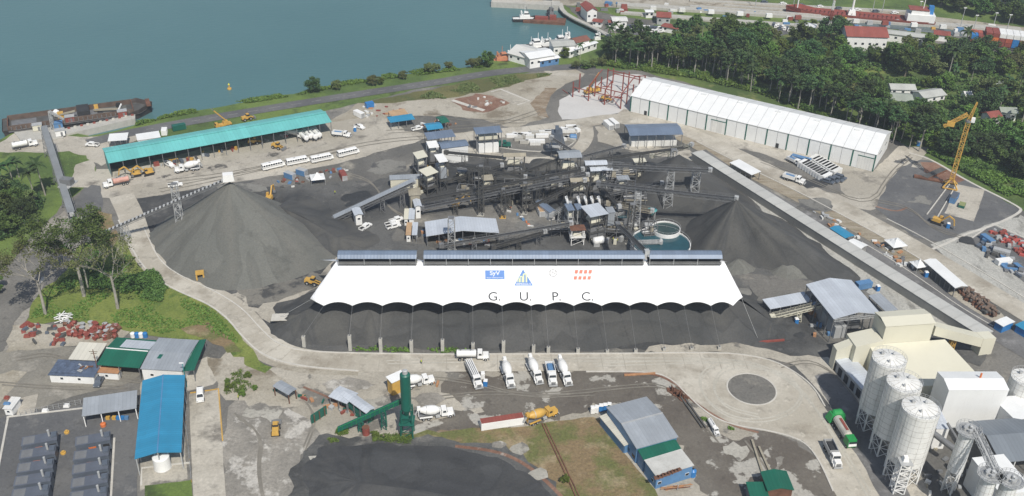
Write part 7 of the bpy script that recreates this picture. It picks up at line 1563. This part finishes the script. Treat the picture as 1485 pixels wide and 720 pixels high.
cover('undergrowth', [[(1345,222),(1400,250),(1480,296),(1620,350),(1620,300),(1485,255),(1420,232),(1360,212)]], 1500, .5, LEAFL, 2.2, 'pale green scrub on the slope beyond the tower crane', 52, 10)
cover('undergrowth', [[(1000,113),(1100,136),(1190,169),(1300,205),(1300,194),(1190,156),(1100,122),(1000,103)], [(880,96),(1000,113),(1000,103),(884,88)]], 1500, .45, LEAFL, 2.2, 'bright weedy growth along the back of the white warehouse', 62, 10, gmin=-.5)
cover('understory', [[(884,97),(890,80),(1010,66),(1110,66),(1190,62),(1290,74),(1400,88),(1620,120),(1620,320),(1480,262),(1400,230),(1330,212),(1180,160),(1060,122)]], 4200, .6, LEAF, 2.6, 'low growth filling the gaps between the trees of the wood', 60, 9, gmin=-.1)
cover('bank_growth', [[(196,184),(240,172),(330,156),(440,137),(540,118),(620,108),(690,100),(712,96),(712,92),(690,95),(620,102),(540,112),(440,131),(330,151),(240,167),(200,178)]], 1700, .35, LEAFL, 1.3, 'rough green growth on the lake bank', 53, 8)
cover('tall_grass', [[(600,144),(640,128),(700,116),(760,108),(806,107),(770,116),(700,134),(644,144)]], 1400, .3, LEAFO, .8, 'tall brownish grass between the shore road and the dirt yard', 54, 6)
cover('meadow_tufts', [[(44,462),(66,424),(100,400),(190,380),(240,420),(310,452),(350,500),(300,484),(240,486),(110,462)]], 2300, .28, LEAFL, .5, 'bright green tufts in the meadow under the three trees', 55, 5)
cover('shrubs', [[(86,400),(120,375),(160,365),(210,385),(250,420),(240,440),(190,430),(150,420),(100,420)]], 900, .35, LEAF, 2.2, 'low shrubs on the bank behind the three trees', 56, 12, gmin=.0)
cover('weeds', [[(318,545),(350,540),(372,560),(350,572),(322,572)], [(470,630),(505,624),(512,640),(480,642)], [(540,640),(560,632),(600,634),(596,644)], [(520,622),(545,622),(545,640),(522,640)]], 60, .17, LEAFL, 1.2, 'weeds growing on the rubble near the green batching plant', 57, 26)
cover('weeds', [[(444,500),(490,508),(600,512),(700,513),(700,508),(600,505),(480,503)], [(806,690),(830,686),(836,708),(812,712)], [(1016,607),(1040,612),(1064,624),(1040,618)]], 120, .28, LEAFL, .9, 'weeds along the kerb below the tent piers and on the dry grass bench', 58, 8)
cover('grove_floor', [[(-60,260),(20,262),(60,290),(60,330),(0,350),(-80,360)]], 700, .45, LEAFD, 2.4, 'dark low growth beneath the grove at the left edge', 59, 10)
for i, (x, y) in enumerate(((370,566),(360,548),(332,566),(492,627),(544,634),(819,700),(330,556),(352,575))): one('b3', (x, y), 'small light green bush on rough ground in the lower yard', .22+.05*(i % 3), 'small bushes in the lower yard', i)
# ================================================================ SMALL THINGS
random.seed(77)
def scat(nm, lab, cat, grp, quad, n, fn, zz=.12):
    A, B, C, D = [P(*q, 0) for q in quad]
    for i in range(n):
        u, v = random.random(), random.random(); p = A.lerp(B, u).lerp(D.lerp(C, u), v); o = fn(i); tag(o, lab, cat, grp); o.location = (p.x, p.y, zz); o.rotation_euler = (random.uniform(-.1,.1), random.uniform(-.1,.1), random.uniform(0, 6.28))
def drumobj(m): return lambda i: MB().lathe((0,0,.8) if i % 2 else (0,0,0), (1,0,.1) if i % 2 else (0,0,1), [(0,.9),(.2,.6),(1.2,.6),(1.4,.9)], 12).build('cable_drum', m[i % len(m)])
scat('cable_drum', 'red or grey cable drum in the scrap heap above the off-white sheet roof', 'cable drum', 'cable drums in the scrap heap', [(98,470),(178,474),(170,494),(100,490)], 60, drumobj([REDP, REDP, LSTEEL, RUST]))
scat('steel_offcut', 'dark or red steel piece at the left end of the scrap heap', 'scrap piece', 'steel pieces left of the cable drums', [(28,470),(92,476),(94,502),(34,498)], 34, lambda i: MB().box(0,0,.1,random.uniform(1.2,3),random.uniform(.6,1.6),random.uniform(.4,1),.8,.8).build('scrap_piece', [GENS, REDP, DSTEEL, REDP][i % 4]))
scat('plank', 'white plank thrown on the meadow edge above the cable drums', 'plank', 'white planks by the meadow', [(78,464),(104,456),(106,464),(86,470)], 14, lambda i: MB().box(0,0,.2+.08*i,4.2,.35,.12).build('plank', WHITE), .15)
for x, m, l in ((193,WHITE,'white tub left of the blue one behind the green roof'), (199,BLUEP,'blue barrel behind the green roof, left one'), (205,WHITE,'white tub between the two blue barrels behind the green roof'), (211,BLUEP,'blue barrel behind the green roof, right one')):
    p = P(x, 489, .1); t = tag(MB().lathe((0,0,0),(0,0,1),[(0,.8),(1.6,.8),(1.8,.5)],14).build('barrel', m), l, 'barrel'); t.location = p
scat('pipe_length', 'short brown pipe in the pile beside the road at the right', 'pipe', 'brown pipes piled by the road', [(1386,424),(1400,421),(1450,456),(1436,462)], 85, lambda i: MB().lathe((-1.2,0,.6+.5*(i % 3)),(1,random.uniform(-.2,.2),random.uniform(-.2,.3)),[(0,.5),(2.4,.5)],10).build('pipe_length', [RUST, DSTEEL, paint('brown_pipe',(.17,.12,.09),.8,.3,.5,.3)][i % 3]))
scat('formwork', 'red formwork piece on the dark storage yard at the right edge', 'formwork', 'red formwork pieces', [(1432,338),(1450,334),(1520,366),(1500,384)], 60, lambda i: MB().box(0,0,.0,random.uniform(1,2.4),random.uniform(.8,1.6),random.uniform(.5,1.6),.9,.9).build('formwork', [paint('formwork_red',(.45,.09,.07),.6,.2,.5,.2), REDP, LSTEEL][i % 3]))
scat('steel_bundle', 'grey steel bundle on the storage yard edge at the right', 'bundle', 'steel bundles on the right storage yard', [(1408,352),(1440,350),(1490,398),(1480,412)], 34, lambda i: MB().box(0,0,.0,random.uniform(2,5),random.uniform(.8,2),random.uniform(.5,1.5)).build('steel_bundle', [STEEL, GENS, LSTEEL, SKYB, DSTEEL][i % 5]))
for a, b, m, l in (((1424,346),(1438,356),SKYB,'light blue container on the right storage yard'), ((1440,366),(1462,372),LSTEEL,'grey sheet covered stack on the right storage yard'), ((1446,384),(1462,382),WHITE,'white sheet covered stack on the right storage yard edge')): cont(m, m, a, b, l, 6.1, 2.0, z=.12)
cont(SKYB, GENS, (1377,300), (1388,283), 'blue-grey machine container beside the crane rails', 7, 2.6, z=.12); cont(GREENP, paint('olive', (.25,.28,.12), .7), (1392,306), (1397,294), 'olive green box right of the blue-grey machine container', 4, 1.2, z=.12)
cont(RUST, DSTEEL, (1336,262), (1372,246), 'brown stack of long girders beside the foot of the tower crane', 15, 1.0, W=3)
cont(RUST, RUST, (1330,258), (1362,264), 'lower stack of rust brown girders left of the crane base', 12, .8, W=2.4)
PRE = [WHITE, OFFW, CONCB, LSTEEL]
for i, (x, y, L_, a) in enumerate(((742,199,5,.1),(750,198,5,-.5),(757,199,4,-.4),(763,197,5,.1),(768,200,4,.1),(774,195,5,.1),(786,199,6,.1),(790,194,6,.05),(760,208,4,.0),(776,207,9,.05),(776,210,5,.05),(752,204,4,.1),(818,190,4,-.4),(824,192,6,.1),(832,188,6,.5),(828,186,5,.1),(820,203,5,.8),(826,204,6,-.6),(836,190,4,-1),(796,193,4,.1))):
    p = P(x, y, .1); t = tag(MB().box(0,0,0,L_,1.9,1.5).build('precast_block', PRE[i % 3]), 'white precast block stored inside the loop road by the blue-grey bin tower', 'concrete block', 'precast blocks inside the loop road'); t.location = p; t.rotation_euler = (0,0,a)
p = P(832,203,.1); t = tag(MB().lathe((-2,0,1.4),(1,0,0),[(0,1.2),(.5,1.5),(3,1.5),(3.4,1.0)],16).build('tank_shell', SKYB), 'light blue and white tank lying at the bend of the loop road', 'tank'); t.location = p
def junk(quad, n, ms, lab, grp, s=(.6,2.6), hh=(.3,1.0)): nm = 'machine_piece' if 'machine' in lab else 'material_stack'; scat(nm, lab, 'machinery' if 'machine' in lab else 'stack', grp, quad, n, lambda i: MB().box(0,0,0,random.uniform(*s),random.uniform(.4,1.4),random.uniform(*hh)).build(nm, ms[i % len(ms)]))
junk([(400,262),(500,244),(508,252),(410,276)], 34, [RUST, SKYB, LSTEEL, REDP, OFFW, DSTEEL], 'odd piece of scrap lying below the row of white buses', 'scrap below the white buses')
junk([(505,160),(560,150),(600,170),(520,176)], 22, [REDP, OFFW, LSTEEL, BRICKP], 'odd stack of material on the dirt near the left blue roofed stall', 'stacks on the dirt yard')
junk([(590,185),(620,190),(668,180),(660,172)], 16, [BRICKP, RUST, OFFW], 'rusty stack beside the bright blue gabled stall', 'stacks by the gabled stall')
junk([(655,148),(700,140),(740,150),(700,164)], 10, [OFFW, CONCB, STEEL], 'pale block lying around the red soil rectangle', 'blocks by the red soil')
junk([(1255,345),(1300,362),(1340,396),(1310,392)], 26, [LSTEEL, OFFW, STEEL, BRICKP], 'small stack of goods between the covered gallery and the peaked tents', 'stacks by the peaked tents')
junk([(1170,300),(1240,330),(1252,350),(1200,332)], 18, [OFFW, BRICKP, LSTEEL], 'small stack of goods along the road near the deep blue roof', 'stacks by the deep blue roof')
junk([(180,252),(250,240),(460,192),(440,186)], 36, [DSTEEL, REDP, GENS, YELLOW, LSTEEL], 'machine part lying inside the open teal workshop', 'machine parts in the teal workshop', (1,3), (.6,1.8))
junk([(590,330),(730,352),(700,358),(600,356)], 30, [SKYB, BRICKP, OFFW, REDP, LSTEEL], 'small stack of stores around the plant office', 'stores around the plant office')
junk([(740,300),(770,330),(760,320),(735,312)], 12, [ORANGE, STEEL, SKYB, OFFW], 'small stack near the tan roofed container', 'stores near the tan roofed container')
junk([(800,250),(930,250),(940,300),(880,320)], 40, [DSTEEL, STEEL, DUSTY, CREAM, LSTEEL], 'dusty machine piece on the ground among the screening towers', 'machine pieces among the towers', (1,3.4), (.6,2.2))
junk([(860,320),(930,320),(930,360),(850,360)], 34, [LSTEEL, STEEL, CREAM, OFFW, DSTEEL], 'pale machine piece near the round tanks', 'machine pieces near the tanks', (.8,2.6), (.6,2.4))
junk([(600,240),(640,240),(640,285),(590,285)], 22, [YELLOW, DSTEEL, CREAM, STEEL], 'machine piece at the foot of the crusher stands', 'machine pieces by the crusher stands', (1,3), (.8,2.6))
junk([(1290,640),(1360,640),(1440,720),(1340,720)], 30, [LSTEEL, STEEL, DUSTY, OFFW], 'machine piece on the ground beneath the silos', 'machine pieces beneath the silos', (.8,2.4), (.4,1.6))
junk([(1166,440),(1205,440),(1230,490),(1180,490)], 16, [LSTEEL, BRICKP, STEEL, SKYB], 'crate of goods at the left side of the large blue-grey shed', 'crates by the large shed', (1,2.4), (.8,2))
junk([(380,560),(470,580),(560,620),(500,600)], 20, [BRICKP, REDP, GREENP, LSTEEL], 'odd item lying around the green batching plant', 'items around the green plant')
junk([(540,560),(640,545),(640,560),(560,575)], 8, [OFFW, BRICKP], 'pale rubble piece on the yard behind the green silo', 'rubble behind the green silo')
junk([(640,250),(810,250),(810,310),(640,300)], 40, [DSTEEL, STEEL, DARKIN, DUSTY], 'dark machine piece on the ground beneath the long conveyors', 'machine pieces beneath the long conveyors', (1,3.4), (.5,2))
def longbar(a, b, m, lab, w=.3, z=.2):
    p, q = P(*a, 0), P(*b, 0); o = tag(MB().box((q-p).length/2,0,0,(q-p).length,w,w).build('steel_beam', m), lab, 'beam'); o.location = (p.x, p.y, z); o.rotation_euler = (0,0,math.atan2(q.y-p.y, q.x-p.x)); return o
longbar((985,575),(1018,622),DSTEEL,'long dark steel beam lying left of the roundabout kerb, left of the pair',.5); longbar((990,575),(1023,622),DSTEEL,'long dark steel beam lying left of the roundabout kerb, right of the pair',.5)
longbar((905,546),(950,543),BRICKP,'orange barrier rail lying along the road above the grey office roof',.5)
longbar((786,616),(836,724),RUST,'long rusty pipe running down across the dry grass bench, left of the pair',.35); longbar((790,616),(841,724),RUST,'long rusty pipe running down across the dry grass bench, right of the pair',.3)
longbar((1090,640),(1106,690),DUSTY,'trackside beam leading to the green roofs at the bottom, left one',.6); longbar((1100,650),(1116,686),DUSTY,'trackside beam leading to the green roofs at the bottom, right one',.6)
longbar((1100,498),(1137,495),REDP,'red mesh fence strip on the ground right of the tent',.6)
for i in range(7): p = P(974+i*3.2, 566+i*2.2, .2); o = tag(MB().box(0,0,0,3,1.8,.25).box(0,0,.25,.3,1.8,1.2).build('steel_cage', RUST), 'rusty steel cage left of the roundabout', 'steel cage', 'rusty cages left of the roundabout'); o.location = p; o.rotation_euler = (0,0,i*.7)
K3.px((1030,617), (1038,630), 'white tank lying among the bars left of the roundabout', z=.1, sc=.6)
shed('track_hut', 'green gabled roof over a track pit at the bottom, right of the pair', 'shed', (1113,712), (1152,711), (1108,684), 4.5, GREEN, RUST, .9, 'y', 'fblr'); shed('track_hut', 'flat green roof cut by the bottom edge, left of the gabled green one', 'shed', (1088,722), (1116,722), (1078,700), 3.5, GREEN, STEEL, .3, 'mx', 'fblr')
# posts and signs
p = P(144, 546, 0); t = thing('utility_pole', 'wooden utility pole with crossarms beside the white cabin', 'pole', p); MB().tube((0,0,0),(0,0,10.5),.17,.12,n=8).build('pole', RUST, t); MB().box(0,0,9.6,2.6,.14,.16).build('crossarm', BARK, t); MB().box(0,0,8.9,1.8,.14,.16).build('crossarm', BARK, t)
p = P(271, 562, 0); t = thing('lamp_post', 'green steel lamp post at the corner of the blue gabled roof', 'lamp post', p); MB().tube((0,0,0),(0,0,9.5),.16,.1,n=8).build('pole', TEALD, t); MB().box(-.3,0,9.4,1.4,.4,.18).build('lamp_head', WHITE, t)
for c, l in (((97,590),'white antenna dish on the fence line, left one'), ((66,597),'small white box on the fence line at the left')): p = P(*c, .1); t = tag(MB().box(0,0,0,1.8,1.2,.9,.8,.8).build('white_box', WHITE), l, 'box'); t.location = p
for i, (x, y) in enumerate(((97,628),(92,658))): p = P(x, y, .14); t = tag(MB().lathe((0,0,0),(0,0,1),[(0,.75),(.5,.75),(.52,.4),(.9,.4)],12).build('cable_reel', YELLOW), 'yellow spool on the asphalt between the generator rows, %s one' % ['upper', 'lower'][i], 'spool'); t.location = p
p = P(150, 618, .14); t = tag(MB().lathe((0,0,0),(0,0,1),[(0,.8),(.9,.8),(1.1,.4)],14).build('orange_barrel', ORANGE), 'orange round barrel in front of the weathered grey lean-to', 'barrel'); t.location = p
for i, (x, m) in enumerate(((166,YELLOW),(172,BLUEP),(178,BLUEP),(184,SKYB),(157,YELLOW))): p = P(x, 608, .14); t = tag(MB().box(0,0,0,1.1,.9,1.0).build('waste_bin', m), 'waste bin under the weathered grey lean-to, number %s colour in the row' % ['yellow','deep blue','dark blue','light blue','first yellow'][i] if False else '%s bin under the edge of the weathered grey lean-to' % ['larger yellow','left blue','middle blue','right light blue','leftmost yellow'][i], 'bin'); t.location = p
for i, (x0, y0, x1, y1) in enumerate(((30,604,118,587),)):
    a, b = P(x0, y0, 0), P(x1, y1, 0); t = thing('wire_fence', 'wire mesh fence on posts along the top of the generator yard', 'fence', a); d = b-a; mb = MB()
    for k in range(12): q = d*(k/11); MB().bar(q, q+Z*2, .1).build('post', LSTEEL, t)
    for z in (.5,1.1,1.9): mb.bar(Z*z, d+Z*z, .04)
    mb.build('wire', LSTEEL, t)
a, b = P(266, 566, 0), P(278, 700, 0); t = thing('wire_fence', 'rail fence along the left side of the pale concrete strip', 'fence', a); d = b-a; mb = MB()
for k in range(16): q = d*(k/15); MB().bar(q, q+Z*1.2, .1).build('post', YELLOW if k % 3 == 0 else LSTEEL, t)
for z in (.6,1.15): mb.bar(Z*z, d+Z*z, .06)
mb.build('rail', LSTEEL, t)
# people
def person():
    me = bpy.data.meshes.new('person_body'); V = [(0,0,.95),(0,0,1.2),(0,0,1.42),(0,0,1.52),(0,0,1.68),(.2,0,1.4),(.27,.03,1.12),(.27,.12,.9),(-.2,0,1.4),(-.27,.03,1.12),(-.27,.12,.9),(.1,0,.88),(.12,.02,.48),(.12,0,.06),(.12,.16,.03),(-.1,0,.88),(-.12,.02,.48),(-.12,0,.06),(-.12,.16,.03)]
    Ed = [(0,1),(1,2),(2,3),(3,4),(2,5),(5,6),(6,7),(2,8),(8,9),(9,10),(0,11),(11,12),(12,13),(13,14),(0,15),(15,16),(16,17),(17,18)]
    Rr = [.15,.16,.16,.06,.11,.07,.05,.04,.07,.05,.04,.09,.065,.05,.045,.09,.065,.05,.045]
    me.from_pydata(V, Ed, []); t = thing('person', '', 'person'); o = obj('body', me, JEANS, t); md = o.modifiers.new('skin', 'SKIN'); o.modifiers.new('sub', 'SUBSURF').levels = 1
    for i, r in enumerate(Rr): me.skin_vertices[0].data[i].radius = (r, r)
    me.skin_vertices[0].data[0].use_root = True
    MB().lathe((0,0,.98),(0,0,1),[(0,.20),(.2,.20),(.42,.21),(.5,.12)],12).build('vest', VEST, t); MB().lathe((0,0,1.68),(0,0,1),[(0,.15),(.08,.14),(.14,.08)],12).build('helmet', YELLOW, t); MB().lathe((0,.0,1.53),(0,0,1),[(0,.07),(.06,.115),(.16,.115)],10).build('head_skin', FLESH, t); return t
KP = Kind(person(), 'workers in hi-vis vests')
for i, (x, y, l) in enumerate(((406,389,'person in a yellow vest standing on the yard below the grey cone, left of two'), (409,388,'person in a yellow vest standing on the yard below the grey cone, right of two'), (346,580,'person in a yellow vest near the blue-grey roof on rusty posts'), (611,528,'person in dark clothes standing at the road edge above the green silo'), (895,352,'person in a yellow vest among the pipework near the round tanks'), (889,350,'person in a yellow vest in the shadow beside the pipe rack'), (486,282,'person beside the dark yard track right of the scrap area'))): KP.put(P(x, y, .1), i*1.1, l)
# ---------------------------------------------------------------- haze: a closed body of even air round everything
mb = MB(); mb.box(0, 1400, -8, 7000, 5000, 225); hz = mb.build('haze', None, kind='stuff'); hm = bpy.data.materials.new('haze_air'); hm.use_nodes = True; ht = hm.node_tree
for n_ in list(ht.nodes): ht.nodes.remove(n_)
ho = ht.nodes.new('ShaderNodeOutputMaterial'); pv = ht.nodes.new('ShaderNodeVolumePrincipled'); pv.inputs['Color'].default_value = (.80,.88,1,1); pv.inputs['Density'].default_value = .00020; pv.inputs['Anisotropy'].default_value = .2
ht.links.new(pv.outputs[0], ho.inputs['Volume']); hz.data.materials.append(hm); hz['label'] = 'thin pale haze over the whole harbour'; hz['category'] = 'haze'
